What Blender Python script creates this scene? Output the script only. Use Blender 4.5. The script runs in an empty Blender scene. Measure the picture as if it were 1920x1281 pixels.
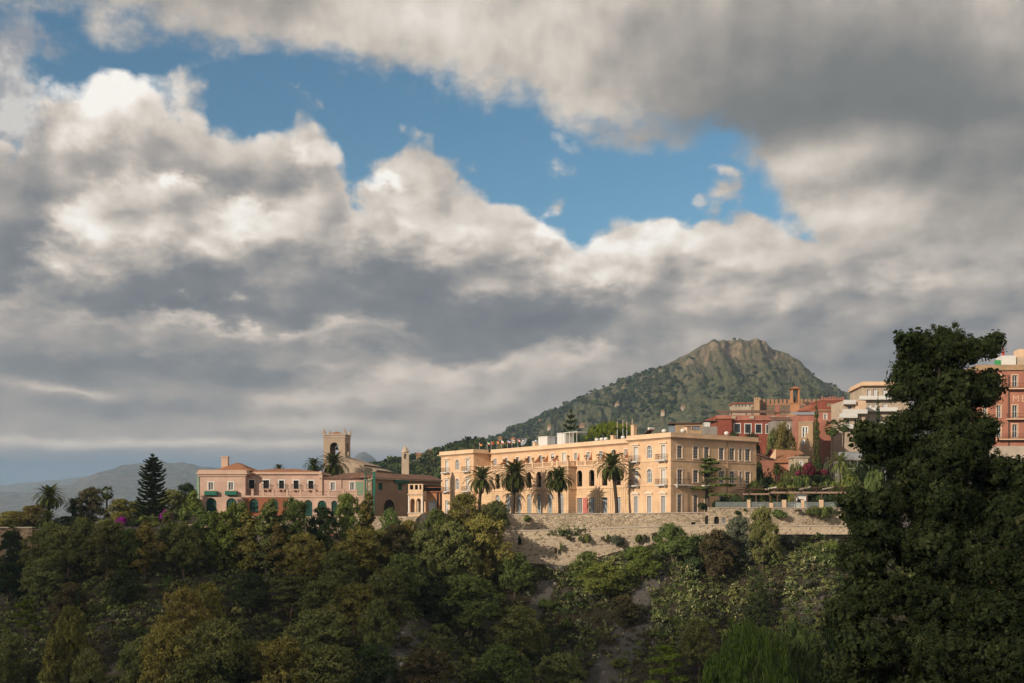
import bpy, bmesh, math, random
import numpy as np
from mathutils import Vector, Matrix, noise as mnoise
R = math.radians
sc = bpy.context.scene
col = sc.collection
F = 2133.0                      # focal length in photo pixels (photo 1920 wide), horizon row 969
HZ = 969.0
# ------------------------------------------------------------------ camera
cam_d = bpy.data.cameras.new('camera')
cam_d.sensor_width = 36.0
cam_d.lens = F / 1920 * 36.0
cam_d.shift_y = (HZ - 640.5) / 1920.0
cam_d.clip_start = 0.5
cam_d.clip_end = 30000.0
cam = bpy.data.objects.new('camera', cam_d)
cam.rotation_euler = (R(90), 0, 0)
col.objects.link(cam)
sc.camera = cam
# ------------------------------------------------------------------ sun
SUN_EL = R(21.0)
SUN_H = Vector((-0.715, -0.70, 0)).normalized()
SUN = Vector((SUN_H.x * math.cos(SUN_EL), SUN_H.y * math.cos(SUN_EL), math.sin(SUN_EL)))
sd = bpy.data.lights.new('sun', 'SUN')
sd.energy = 4.4
sd.angle = R(0.5)
sd.color = (1.0, 0.85, 0.67)
so = bpy.data.objects.new('sun', sd)
so.rotation_euler = SUN.to_track_quat('Z', 'Y').to_euler()
col.objects.link(so)
# ------------------------------------------------------------------ view
sc.view_settings.view_transform = 'Standard'
sc.view_settings.look = 'None'
sc.view_settings.exposure = 0.0
sc.view_settings.gamma = 1.0
sc.view_settings.use_curve_mapping = False
sc.render.engine = 'CYCLES'
cy = sc.cycles
cy.max_bounces = 5
cy.diffuse_bounces = 3
cy.glossy_bounces = 2
cy.transmission_bounces = 4
cy.transparent_max_bounces = 16
cy.volume_bounces = 0
cy.use_denoising = True
cy.caustics_reflective = False
cy.caustics_refractive = False
cy.sample_clamp_indirect = 4.0

def lin(r, g, b):
    f = lambda c: (c / 255 / 12.92) if c / 255 <= 0.04045 else ((c / 255 + 0.055) / 1.055) ** 2.4
    return (f(r), f(g), f(b), 1.0)

# ------------------------------------------------------------------ node helper
class NT:
    def __init__(s, tree):
        s.t = tree; s.n = tree.nodes; s.l = tree.links; s.dim = '3D'
    def _in(s, sock, v):
        if v is None: return
        if isinstance(v, bpy.types.NodeSocket): s.l.new(v, sock)
        else: sock.default_value = v
    def m(s, op, a, b=None, c=None, clamp=False):
        n = s.n.new('ShaderNodeMath'); n.operation = op; n.use_clamp = clamp
        for i, v in enumerate((a, b, c)): s._in(n.inputs[i], v)
        return n.outputs[0]
    def v(s, op, a, b=None, c=None, scale=None):
        n = s.n.new('ShaderNodeVectorMath'); n.operation = op
        for i, v in enumerate((a, b, c)): s._in(n.inputs[i], v)
        if scale is not None: s._in(n.inputs['Scale'], scale)
        return n.outputs['Value'] if op in ('DOT_PRODUCT', 'LENGTH', 'DISTANCE') else n.outputs[0]
    def comb(s, x, y, z):
        n = s.n.new('ShaderNodeCombineXYZ')
        for i, v in enumerate((x, y, z)): s._in(n.inputs[i], v)
        return n.outputs[0]
    def sep(s, a):
        n = s.n.new('ShaderNodeSeparateXYZ'); s.l.new(a, n.inputs[0]); return n.outputs
    def noise(s, vec, scale, detail=4, rough=0.5, out='Fac', dist=0.0, lac=2.0):
        n = s.n.new('ShaderNodeTexNoise'); n.noise_dimensions = s.dim; s._in(n.inputs['Vector'], vec)
        s._in(n.inputs['Scale'], scale); s._in(n.inputs['Detail'], detail); s._in(n.inputs['Roughness'], rough)
        n.inputs['Distortion'].default_value = dist; n.inputs['Lacunarity'].default_value = lac
        return n.outputs[out]
    def voro(s, vec, scale, feature='F1', out='Distance', smooth=None, rnd=1.0, detail=0, rough=.5):
        n = s.n.new('ShaderNodeTexVoronoi'); n.voronoi_dimensions = s.dim; n.feature = feature; s._in(n.inputs['Vector'], vec)
        n.inputs['Scale'].default_value = scale; n.inputs['Randomness'].default_value = rnd
        n.inputs['Detail'].default_value = detail; n.inputs['Roughness'].default_value = rough
        if smooth is not None: n.inputs['Smoothness'].default_value = smooth
        return n.outputs[out]
    def curve(s, x, pts):
        n = s.n.new('ShaderNodeFloatCurve'); s._in(n.inputs['Value'], x)
        c = n.mapping.curves[0]
        while len(c.points) > 2: c.points.remove(c.points[1])
        c.points[0].location = pts[0]; c.points[1].location = pts[-1]
        for p in pts[1:-1]: c.points.new(*p)
        for p in c.points: p.handle_type = 'AUTO_CLAMPED'
        n.mapping.extend = 'HORIZONTAL'; n.mapping.update()
        return n.outputs[0]
    def ramp(s, fac, stops, interp='LINEAR'):
        n = s.n.new('ShaderNodeValToRGB'); s._in(n.inputs[0], fac); n.color_ramp.interpolation = interp
        e = n.color_ramp.elements
        e[0].position, e[0].color = stops[0]; e[1].position, e[1].color = stops[-1]
        for p, c in stops[1:-1]:
            x = e.new(p); x.color = c
        return n.outputs[0]
    def mix(s, f, a, b, typ='MIX'):
        n = s.n.new('ShaderNodeMix'); n.data_type = 'RGBA'; n.blend_type = typ
        s._in(n.inputs['Factor'], f); s._in(n.inputs[6], a); s._in(n.inputs[7], b)
        return n.outputs[2]
    def smooth(s, x, lo, hi):
        n = s.n.new('ShaderNodeMapRange'); n.interpolation_type = 'SMOOTHSTEP'
        s._in(n.inputs[0], x); s._in(n.inputs[1], lo); s._in(n.inputs[2], hi)
        n.inputs[3].default_value = 0; n.inputs[4].default_value = 1
        return n.outputs[0]
    def maprange(s, x, a, b, c, d, clamp=True):
        n = s.n.new('ShaderNodeMapRange'); n.clamp = clamp
        s._in(n.inputs[0], x)
        for i, v in enumerate((a, b, c, d)): n.inputs[i + 1].default_value = v
        return n.outputs[0]

# ------------------------------------------------------------------ world: Nishita sky with procedural cloud layers
world = bpy.data.worlds.new('World'); sc.world = world
world.use_nodes = True
wt = world.node_tree; wt.nodes.clear()
w = NT(wt); w.dim = '2D'
AS = 2133.0                      # directions are written as px offsets / AS (angles)
def ang(px, py):
    a = math.atan((px - 960) / F)
    return a, math.atan((HZ - py) / F * math.cos(a))
tc = w.n.new('ShaderNodeTexCoord')
dx, dy, dz = w.sep(tc.outputs['Generated'])
az = w.m('ARCTAN2', dx, dy)
el = w.m('ARCSINE', dz)
P0 = w.comb(az, el, 0.0)
# flatten features towards the horizon (perspective of a cloud deck)
flat = w.curve(w.m('MULTIPLY', el, 2.0), [(0, 0), (.1, .17), (.3, .42), (.6, .73), (1, 1)])
PF = w.comb(az, w.m('MULTIPLY', flat, .80), 0.0)
n1 = w.noise(PF, 7.0, 2, .5, 'Color')
n2 = w.noise(PF, 26.0, 5, .60, 'Color')
hf = w.smooth(el, 0.04, 0.20)
wv1 = w.v('SCALE', w.v('SUBTRACT', n1, (.5, .5, .5)), scale=.075)
wv2 = w.v('SCALE', w.v('SUBTRACT', n2, (.5, .5, .5)), scale=w.m('MULTIPLY_ADD', hf, .035, .018))
amp = w.comb(1.0, w.m('MULTIPLY_ADD', hf, .75, .25), 0.0)
warp = w.v('MULTIPLY', w.v('ADD', wv1, wv2), amp)
PW = w.v('ADD', P0, warp)
PS = w.v('ADD', P0, w.v('MULTIPLY', wv1, (.6, .35, 0)))

def blobs(base, pts, P):
    acc = base
    for (px, py, rx, ry, wt_) in pts:
        a, e = ang(px, py)
        sx, sy = AS / rx, AS / ry
        q = w.v('MULTIPLY_ADD', P, (sx, sy, 0), (-a * sx, -e * sy, 0))
        d = w.v('DOT_PRODUCT', q, q)
        g = w.m('POWER', 0.4, d)
        acc = w.m('MULTIPLY_ADD', g, wt_, acc)
    return acc

def edge_curve(pts):
    q = []
    for px, py in pts:
        a, e = ang(px, py)
        q.append(((a + .55) / 1.1, e / .5))
    return q
azn = w.m('MULTIPLY_ADD', az, 1 / 1.1, .5)
Lc = w.m('MULTIPLY', w.curve(azn, edge_curve([(-60, 250), (30, 265), (55, 200), (130, 150), (250, 112), (320, 130), (400, 190), (470, 235), (510, 262), (530, 235), (585, 200), (640, 250),
     (672, 318), (740, 300), (815, 282), (890, 312), (950, 372), (1055, 385), (1085, 415), (1170, 385), (1285, 370), (1340, 345), (1420, 350), (1490, 380), (1560, 350), (1700, 320), (2000, 250)])), .5)
Uc = w.m('MULTIPLY', w.curve(azn, edge_curve([(-60, 20), (40, -20), (110, -20), (200, 35), (380, 85), (520, 105), (680, 150), (820, 140), (920, 155), (985, 195), (1090, 248), (1250, 272),
     (1370, 285), (1480, 420), (1600, 500), (2000, 560)])), .5)
# billows
bilA = w.m('SUBTRACT', 1.0, w.voro(w.v('ADD', PF, w.v('SCALE', n2, scale=.02)), 13.0, 'SMOOTH_F1', smooth=.45, detail=2, rough=.5))
LD = (-.013, .022, 0)
bilB = w.m('SUBTRACT', 1.0, w.voro(w.v('ADD', w.v('ADD', PF, LD), w.v('SCALE', n2, scale=.02)), 13.0, 'SMOOTH_F1', smooth=.45, detail=2, rough=.5))
relief = w.m('SUBTRACT', bilA, bilB)
fbm = w.noise(PF, 30.0, 7, .6)
fb1 = w.noise(PF, 13.0, 7, .56)
fb2 = w.noise(w.v('ADD', PF, (-.012, .02, 0)), 13.0, 7, .56)
relief2 = w.m('SUBTRACT', fb1, fb2)
# layer 1: lower cumulus
e1 = w.m('SUBTRACT', Lc, el)
e1n = w.m('ADD', w.m('MULTIPLY_ADD', w.m('SUBTRACT', bilA, .42), .055, e1), w.m('MULTIPLY', w.m('SUBTRACT', fbm, .5), .03))
mask1 = w.smooth(e1n, -.006, .012)
b1 = blobs(.43, [
    (215, 195, 140, 75, .42), (290, 290, 150, 50, -.10), (400, 330, 60, 60, -.15), (335, 355, 26, 22, .35), (590, 260, 45, 62, .40), (430, 425, 220, 60, .42), (480, 385, 60, 16, .2),
    (810, 370, 70, 80, .34), (725, 318, 42, 22, .5), (150, 425, 50, 45, .4), (1010, 430, 60, 40, .40), (1140, 500, 60, 60, .3), (1240, 440, 110, 50, .36),
    (1430, 500, 130, 60, .18), (1690, 480, 110, 50, .25), (880, 470, 90, 50, .12),
    (260, 575, 210, 45, -.30), (760, 560, 250, 60, -.30), (30, 440, 60, 95, -.32), (1030, 590, 150, 60, -.22), (110, 690, 260, 34, -.2), (480, 690, 160, 30, -.22),
    (900, 650, 260, 26, -.16), (1600, 640, 330, 90, -.14), (250, 770, 300, 28, -.16), (1150, 690, 120, 50, .06),
    (430, 618, 330, 15, .28), (60, 560, 110, 18, .30), (850, 672, 330, 18, .22), (90, 730, 120, 9, .25), (640, 745, 150, 22, .22), (760, 705, 90, 20, .2), (260, 835, 420, 9, .30),
    (950, 720, 90, 30, .1), (620, 800, 180, 22, .18), (1350, 590, 180, 30, .08)], PW)
amp1 = w.m('MULTIPLY_ADD', hf, .85, .25)
rl = w.m('ADD', w.m('MULTIPLY', relief, .50), w.m('MULTIPLY', relief2, .55))
rl = w.m('MULTIPLY', rl, w.m('MULTIPLY', amp1, w.m('MULTIPLY_ADD', b1, 1.2, .05)))
b1 = w.m('ADD', b1, rl)
b1 = w.m('ADD', b1, w.m('MULTIPLY', w.m('SUBTRACT', fb1, .5), .20))
# sunlit rims along the cloud tops
rim = w.m('MULTIPLY', w.m('SUBTRACT', 1.0, w.smooth(e1n, 0.0, .045)), .16)
b1 = w.m('ADD', b1, rim, clamp=True)
warm = w.ramp(w.smooth(el, .03, .24), [(0, (1.04, 1.0, .97, 1)), (1, (1.0, 1.0, 1.0, 1))])
c1 = w.ramp(b1, [(0, lin(104, 110, 117)), (.22, lin(130, 132, 135)), (.45, lin(173, 166, 160)), (.66, lin(214, 203, 191)), (.85, lin(240, 231, 220)), (1, lin(255, 250, 243))])
c1 = w.mix(1.0, c1, warm, 'MULTIPLY')
# layer 2: broad nearer cloud overhead, soft edged
e2 = w.m('SUBTRACT', el, Uc)
fs = w.noise(w.v('MULTIPLY', P0, (1, 1.5, 0)), 8.0, 6, .55)
fw = w.noise(w.v('MULTIPLY', P0, (1, 1.4, 0)), 28.0, 6, .62)
e2n = w.m('ADD', w.m('MULTIPLY_ADD', w.m('SUBTRACT', fs, .5), .10, e2), w.m('MULTIPLY', w.m('SUBTRACT', fw, .5), .05))
mask2 = w.smooth(e2n, -.014, .026)
b2 = blobs(.62, [
    (700, 60, 240, 50, .16), (480, 20, 110, 40, -.16), (1030, 90, 120, 70, .16), (1130, 200, 90, 45, .14), (1450, 130, 300, 110, -.27), (1750, 180, 260, 110, -.32), (1320, 235, 170, 40, -.16),
    (1560, 290, 170, 36, .28), (1750, 330, 190, 36, -.18), (1600, 395, 180, 40, .20), (1800, 250, 200, 60, -.08), (1900, 60, 60, 60, .15), (1850, 480, 140, 26, .1), (1880, 400, 120, 30, -.1),
    (-700, 400, 500, 300, -.2), (2700, 400, 600, 300, -.2)], PS)
b2 = w.m('ADD', b2, w.m('MULTIPLY', w.m('SUBTRACT', fs, .5), .28))
b2 = w.m('ADD', b2, w.m('MULTIPLY', relief2, w.m('MULTIPLY', b2, .9)), clamp=True)
c2 = w.ramp(b2, [(0, lin(104, 107, 108)), (.25, lin(126, 127, 126)), (.5, lin(170, 163, 156)), (.72, lin(212, 202, 190)), (1, lin(244, 236, 226))])
# small wisps in the gap
wis = blobs(0.0, [(1052, 278, 56, 30, .75), (55, 105, 60, 60, .95), (15, 170, 70, 80, 1.0), (1240, 372, 90, 30, .3)], PW)
wism = w.smooth(w.m('ADD', wis, w.m('MULTIPLY', w.m('SUBTRACT', fw, .5), 1.3)), .3, 1.15)
# clear sky
sky = w.n.new('ShaderNodeTexSky'); sky.sky_type = 'NISHITA'; sky.sun_disc = False
sky.sun_elevation = SUN_EL
sky.sun_rotation = math.atan2(SUN_H.x, SUN_H.y)
sky.air_density = 1.0; sky.dust_density = .3; sky.ozone_density = 2.0
SKY_K = 0.10
blue = w.v('MULTIPLY', sky.outputs[0], (SKY_K * .72, SKY_K * 1.0, SKY_K * 1.0))
# distant haze bank above the far hills
hz = w.smooth(w.m('ADD', el, w.m('MULTIPLY', w.m('SUBTRACT', fs, .5), .012)), .064, .040)
hzc = w.ramp(w.maprange(az, -.45, .3, 0, 1), [(0, lin(112, 131, 150)), (.45, lin(122, 136, 152)), (.75, lin(150, 152, 156)), (1, lin(150, 152, 156))])
c = w.mix(mask1, blue, c1)
c = w.mix(w.m('MULTIPLY', wism, .8), c, w.ramp(w.m('ADD', fb1, w.m('MULTIPLY', relief2, 1.5)), [(.3, lin(158, 158, 162)), (.5, lin(190, 184, 180)), (.7, lin(228, 220, 210))]))
c = w.mix(mask2, c, c2)
c = w.mix(w.m('MULTIPLY', hz, w.smooth(az, .12, -.16)), c, hzc)
bg = w.n.new('ShaderNodeBackground'); wt.links.new(c, bg.inputs[0]); bg.inputs[1].default_value = 1.0
wo = w.n.new('ShaderNodeOutputWorld'); wt.links.new(bg.outputs[0], wo.inputs[0])
cy.use_adaptive_sampling = True; cy.adaptive_threshold = 0.02; cy.adaptive_min_samples = 12
world.cycles.sampling_method = 'MANUAL'; world.cycles.sample_map_resolution = 512
rng = np.random.default_rng(7)
random.seed(7)
# ------------------------------------------------------------------ tagging
def tag(o, label=None, cat=None, group=None, kind=None):
    if label: o['label'] = label
    if cat: o['category'] = cat
    if group: o['group'] = group
    if kind: o['kind'] = kind
    return o
def empty(name, loc=(0, 0, 0), rz=0.0, label=None, cat=None, group=None):
    o = bpy.data.objects.new(name, None); col.objects.link(o)
    o.location = loc; o.rotation_euler = (0, 0, rz); o.empty_display_size = .5
    return tag(o, label, cat, group)
def ln(name, me, parent=None):
    o = bpy.data.objects.new(name, me); col.objects.link(o)
    if parent is not None: o.parent = parent
    return o
def copy_tree(o, parent=None):
    c = o.copy(); col.objects.link(c)
    if parent is not None: c.parent = parent
    for ch in list(o.children): copy_tree(ch, c)
    return c
def at(px, py, Y):
    return Vector(((px - 960) / F * Y, Y, (HZ - py) / F * Y))
def xa(px, Y): return (px - 960) / F * Y
def za(py, Y): return (HZ - py) / F * Y
def sstep(x, a, b):
    t = np.clip((x - a) / (b - a), 0, 1); return t * t * (3 - 2 * t)

# ------------------------------------------------------------------ value noise (vectorised)
_perm = rng.integers(0, 1 << 30, 4096)
def vnoise(x, y, seed=0):
    xi = np.floor(x).astype(np.int64); yi = np.floor(y).astype(np.int64)
    fx = x - xi; fy = y - yi; fx = fx * fx * (3 - 2 * fx); fy = fy * fy * (3 - 2 * fy)
    def h(a, b):
        k = (a * 73856093 ^ b * 19349663 ^ seed * 83492791) & 4095
        return (_perm[k] % 10007) / 10007.0
    return (h(xi, yi) * (1 - fx) + h(xi + 1, yi) * fx) * (1 - fy) + (h(xi, yi + 1) * (1 - fx) + h(xi + 1, yi + 1) * fx) * fy
def fbm(x, y, o=4, seed=0, ridged=False):
    s = 0; a = 1; t = 0
    for i in range(o):
        n = vnoise(x * 2 ** i + 17.3 * i, y * 2 ** i - 9.1 * i, seed + i)
        if ridged: n = 1 - abs(2 * n - 1)
        s = s + a * n; t += a; a *= .5
    return s / t

# ------------------------------------------------------------------ mesh builder
class MB:
    def __init__(s): s.v = []; s.f = []; s.mi = []; s.cur = 0; s.M = None
    def _v(s, p):
        p = Vector(p)
        if s.M is not None: p = s.M @ p
        s.v.append(p[:]); return len(s.v) - 1
    def face(s, pts):
        s.f.append([s._v(p) for p in pts]); s.mi.append(s.cur); return s
    def box(s, x0, x1, y0, y1, z0, z1):
        c = [s._v(p) for p in ((x0, y0, z0), (x1, y0, z0), (x1, y1, z0), (x0, y1, z0), (x0, y0, z1), (x1, y0, z1), (x1, y1, z1), (x0, y1, z1))]
        for q in ((3, 2, 1, 0), (4, 5, 6, 7), (0, 1, 5, 4), (1, 2, 6, 5), (2, 3, 7, 6), (3, 0, 4, 7)):
            s.f.append([c[i] for i in q]); s.mi.append(s.cur)
        return s
    def prism(s, poly, y0, y1):          # poly in x,z extruded along y
        n = len(poly)
        a = [s._v((p[0], y0, p[1])) for p in poly]; b = [s._v((p[0], y1, p[1])) for p in poly]
        s.f.append(a); s.mi.append(s.cur); s.f.append(b[::-1]); s.mi.append(s.cur)
        for i in range(n):
            j = (i + 1) % n
            s.f.append([a[j], a[i], b[i], b[j]]); s.mi.append(s.cur)
        return s
    def vprism(s, poly, z0, z1):         # poly in x,y extruded along z
        n = len(poly)
        a = [s._v((p[0], p[1], z0)) for p in poly]; b = [s._v((p[0], p[1], z1)) for p in poly]
        s.f.append(a[::-1]); s.mi.append(s.cur); s.f.append(b); s.mi.append(s.cur)
        for i in range(n):
            j = (i + 1) % n
            s.f.append([a[i], a[j], b[j], b[i]]); s.mi.append(s.cur)
        return s
    def tube(s, pts, rad, n=6, cap=True):
        pts = [Vector(p) for p in pts]; rings = []
        for i, p in enumerate(pts):
            d = (pts[min(i + 1, len(pts) - 1)] - pts[max(i - 1, 0)])
            if d.length < 1e-9: d = Vector((0, 0, 1))
            d.normalize()
            u = d.cross(Vector((0, 0, 1)) if abs(d.z) < .9 else Vector((1, 0, 0))).normalized(); v = d.cross(u)
            r = rad[i] if hasattr(rad, '__len__') else rad
            rings.append([s._v(p + (u * math.cos(t) + v * math.sin(t)) * r) for t in [2 * math.pi * k / n for k in range(n)]])
        for a, b in zip(rings, rings[1:]):
            for k in range(n):
                s.f.append([a[k], a[(k + 1) % n], b[(k + 1) % n], b[k]]); s.mi.append(s.cur)
        if cap:
            s.f.append(rings[0][::-1]); s.mi.append(s.cur); s.f.append(rings[-1]); s.mi.append(s.cur)
        return s
    def lathe(s, prof, n=10, c=(0, 0)):
        rings = [[s._v((c[0] + r * math.cos(2 * math.pi * k / n), c[1] + r * math.sin(2 * math.pi * k / n), z)) for k in range(n)] for r, z in prof]
        for a, b in zip(rings, rings[1:]):
            for k in range(n):
                s.f.append([a[k], a[(k + 1) % n], b[(k + 1) % n], b[k]]); s.mi.append(s.cur)
        s.f.append(rings[0][::-1]); s.mi.append(s.cur); s.f.append(rings[-1]); s.mi.append(s.cur)
        return s
    def hip(s, x0, x1, y0, y1, z0, z1, ov=.4, ridge=None):
        x0 -= ov; x1 += ov; y0 -= ov; y1 += ov
        w = min(x1 - x0, y1 - y0) / 2 if ridge is None else ridge
        if x1 - x0 > y1 - y0: r = [(x0 + w, (y0 + y1) / 2, z1), (x1 - w, (y0 + y1) / 2, z1)]
        else: r = [((x0 + x1) / 2, y0 + w, z1), ((x0 + x1) / 2, y1 - w, z1)]
        t = .12
        b = [(x0, y0), (x1, y0), (x1, y1), (x0, y1)]
        s.vprism(b, z0 - t, z0)
        b = [(p[0], p[1], z0) for p in b]
        if x1 - x0 > y1 - y0:
            s.face([b[0], b[1], r[1], r[0]]); s.face([b[2], b[3], r[0], r[1]]); s.face([b[1], b[2], r[1]]); s.face([b[3], b[0], r[0]])
        else:
            s.face([b[1], b[2], r[1], r[0]]); s.face([b[3], b[0], r[0], r[1]]); s.face([b[0], b[1], r[0]]); s.face([b[2], b[3], r[1]])
        return s
    def wall(s, x0, x1, z0, z1, ops=(), depth=.3, y=0.0):
        xs = sorted({x0, x1, *[o[0] for o in ops], *[o[1] for o in ops]}); zs = sorted({z0, z1, *[o[2] for o in ops], *[o[3] for o in ops]})
        xs = [v for v in xs if x0 <= v <= x1]; zs = [v for v in zs if z0 <= v <= z1]
        for a, b in zip(xs, xs[1:]):
            run = None
            for c, d in zip(zs, zs[1:]):
                cx, cz = (a + b) / 2, (c + d) / 2
                solid = not any(o[0] < cx < o[1] and o[2] < cz < o[3] for o in ops)
                if solid: run = (run[0], d) if run else (c, d)
                if (not solid) and run: s.face([(a, y, run[0]), (b, y, run[0]), (b, y, run[1]), (a, y, run[1])]); run = None
            if run: s.face([(a, y, run[0]), (b, y, run[0]), (b, y, run[1]), (a, y, run[1])])
        for o in ops:
            pts = outline(*o)
            if len(o) > 4 and o[4]:
                top = pts[2:]
                for p, q in zip(top, top[1:]): s.face([(q[0], y, q[1]), (p[0], y, p[1]), (p[0], y, o[3]), (q[0], y, o[3])])
            for p, q in zip(pts, pts[1:] + pts[:1]): s.face([(p[0], y, p[1]), (p[0], y + depth, p[1]), (q[0], y + depth, q[1]), (q[0], y, q[1])])
        return s
    def mesh(s, name, mats):
        me = bpy.data.meshes.new(name); me.from_pydata(s.v, [], s.f)
        for m in (mats if isinstance(mats, (list, tuple)) else [mats]): me.materials.append(m)
        me.polygons.foreach_set('material_index', s.mi)
        me.update(); return me
    def build(s, name, mats, parent=None):
        return ln(name, s.mesh(name, mats), parent)
def outline(x0, x1, z0, z1, arch=0, *_):
    if not arch: return [(x0, z0), (x1, z0), (x1, z1), (x0, z1)]
    r = (x1 - x0) / 2; rz = r if arch == 1 else r * arch; cx = (x0 + x1) / 2; cz = z1 - rz
    return [(x0, z0), (x1, z0)] + [(cx + r * math.cos(t), cz + rz * math.sin(t)) for t in [math.pi * k / 8 for k in range(9)]]

# ------------------------------------------------------------------ materials
def newmat(name):
    m = bpy.data.materials.new(name); m.use_nodes = True
    t = NT(m.node_tree); t.bsdf = m.node_tree.nodes['Principled BSDF']; t.out = m.node_tree.nodes['Material Output']
    t.bsdf.inputs['Specular IOR Level'].default_value = .25
    return m, t
def setc(t, c, rough=.9): t._in(t.bsdf.inputs['Base Color'], c); t._in(t.bsdf.inputs['Roughness'], rough)
def bump(t, h, dist=.05, strength=.6):
    b = t.n.new('ShaderNodeBump'); b.inputs['Strength'].default_value = strength; b.inputs['Distance'].default_value = dist
    t._in(b.inputs['Height'], h); t.l.new(b.outputs[0], t.bsdf.inputs['Normal'])
def objco(t):
    return t.n.new('ShaderNodeTexCoord').outputs['Object']
def c3(c, k=1.0): return (min(c[0] * k, 1), min(c[1] * k, 1), min(c[2] * k, 1), 1)
def plaster(name, c, var=.22, joints=0.0, stain=(.25, .2, .16)):
    m, t = newmat(name); o = objco(t)
    n = t.noise(o, .35, 5, .65); n2 = t.noise(t.v('MULTIPLY', o, (1.6, 1.6, .16)), 1.0, 4, .6)
    cc = t.mix(t.smooth(n, .3, .75), c3(c, 1 - var), c3(c, 1 + var * .5))
    cc = t.mix(t.m('MULTIPLY', t.smooth(n2, .55, .8), .35), cc, c3((c[0] * stain[0] * 2, c[1] * stain[1] * 2, c[2] * stain[2] * 2)))
    if joints:
        z = t.sep(o)[2]; fr = t.m('FRACT', t.m('MULTIPLY', z, 1 / joints))
        cc = t.mix(t.m('MULTIPLY', t.m('LESS_THAN', fr, .14), .45), cc, c3(c, .45))
    setc(t, cc, .92); bump(t, t.noise(o, 6, 3, .6), .02, .4); return m
def plain(name, c, rough=.7, var=.12, metal=0):
    m, t = newmat(name); o = objco(t)
    setc(t, t.mix(t.noise(o, 1.7, 3, .6), c3(c, 1 - var), c3(c, 1 + var)), rough); t.bsdf.inputs['Metallic'].default_value = metal; return m
def glassy(name, c, rough=.12):
    m, t = newmat(name); o = objco(t)
    setc(t, t.mix(t.noise(o, .9, 2, .5), c3(c, .5), c3(c, 1.5)), rough); t.bsdf.inputs['Specular IOR Level'].default_value = .6
    return m
def stonewall(name, c1, c2, mortar, sc_=2.2, stain=.5, rough_bump=.09):
    m, t = newmat(name); o = t.v('MULTIPLY', objco(t), (1, 1, 1.5)); o = t.v('ADD', o, t.v('SCALE', t.noise(o, 2.2, 2, .5, 'Color'), scale=.22))
    cell = t.voro(o, sc_, 'F1', 'Color'); d = t.voro(o, sc_, 'DISTANCE_TO_EDGE', 'Distance')
    v = t.sep(cell)[0]
    cc = t.mix(v, c1, c2); cc = t.mix(t.smooth(t.sep(cell)[1], .82, .95), cc, c3(c1, .35))
    cc = t.mix(t.smooth(d, .10, .02), cc, mortar)
    n = t.noise(t.v('MULTIPLY', objco(t), (.3, .3, .12)), 1.0, 6, .65)
    cc = t.mix(t.m('MULTIPLY', t.smooth(n, .5, .75), stain), cc, c3((.16, .13, .09)))
    n3 = t.noise(objco(t), .5, 5, .6)
    cc = t.mix(t.m('MULTIPLY', t.smooth(n3, .52, .7), .5), cc, c3(c2, 1.05))
    setc(t, cc, .95); bump(t, t.m('MULTIPLY', t.smooth(d, 0, .12), t.m('MULTIPLY_ADD', v, .6, .4)), rough_bump, 1.0); return m
def tilemat(name, c1, c2, axis=0):
    m, t = newmat(name); o = objco(t); xyz = t.sep(o)
    wv = t.m('ABSOLUTE', t.m('SINE', t.m('MULTIPLY', xyz[axis], 9.5)))
    n = t.noise(o, 2.4, 5, .75); n2 = t.noise(o, .4, 3, .6)
    cc = t.mix(n, c1, c2); cc = t.mix(t.m('MULTIPLY', t.smooth(n2, .5, .7), .55), cc, c3(c1, .5)); cc = t.mix(t.m('MULTIPLY', t.smooth(wv, .35, 0), .5), cc, c3(c1, .35))
    setc(t, cc, .9); bump(t, wv, .08, .8); return m
LEAF = {}
def leafmat(name, ca, cb, cc=None, trans=.22, hue=.016):
    if name in LEAF: return LEAF[name]
    m = bpy.data.materials.new(name); m.use_nodes = True; t = NT(m.node_tree); t.n.clear()
    at_ = t.n.new('ShaderNodeAttribute'); at_.attribute_name = 'tint'
    stops = [(0, c3(ca)), (.75, c3(cb)), (1, c3(cc or cb))]
    c = t.ramp(at_.outputs['Fac'], stops)
    oi = t.n.new('ShaderNodeObjectInfo'); hs = t.n.new('ShaderNodeHueSaturation')
    t._in(hs.inputs['Hue'], t.maprange(oi.outputs['Random'], 0, 1, .5 - hue, .5 + hue)); t._in(hs.inputs['Value'], t.maprange(t.m('FRACT', t.m('MULTIPLY', oi.outputs['Random'], 7.31)), 0, 1, .75, 1.25)); t._in(hs.inputs['Color'], c)
    d = t.n.new('ShaderNodeBsdfDiffuse'); tr = t.n.new('ShaderNodeBsdfTranslucent'); mx = t.n.new('ShaderNodeMixShader'); o = t.n.new('ShaderNodeOutputMaterial')
    t._in(d.inputs['Color'], hs.outputs[0]); t._in(tr.inputs['Color'], hs.outputs[0]); mx.inputs[0].default_value = trans
    t.l.new(d.outputs[0], mx.inputs[1]); t.l.new(tr.outputs[0], mx.inputs[2]); t.l.new(mx.outputs[0], o.inputs[0])
    LEAF[name] = m; return m

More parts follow.
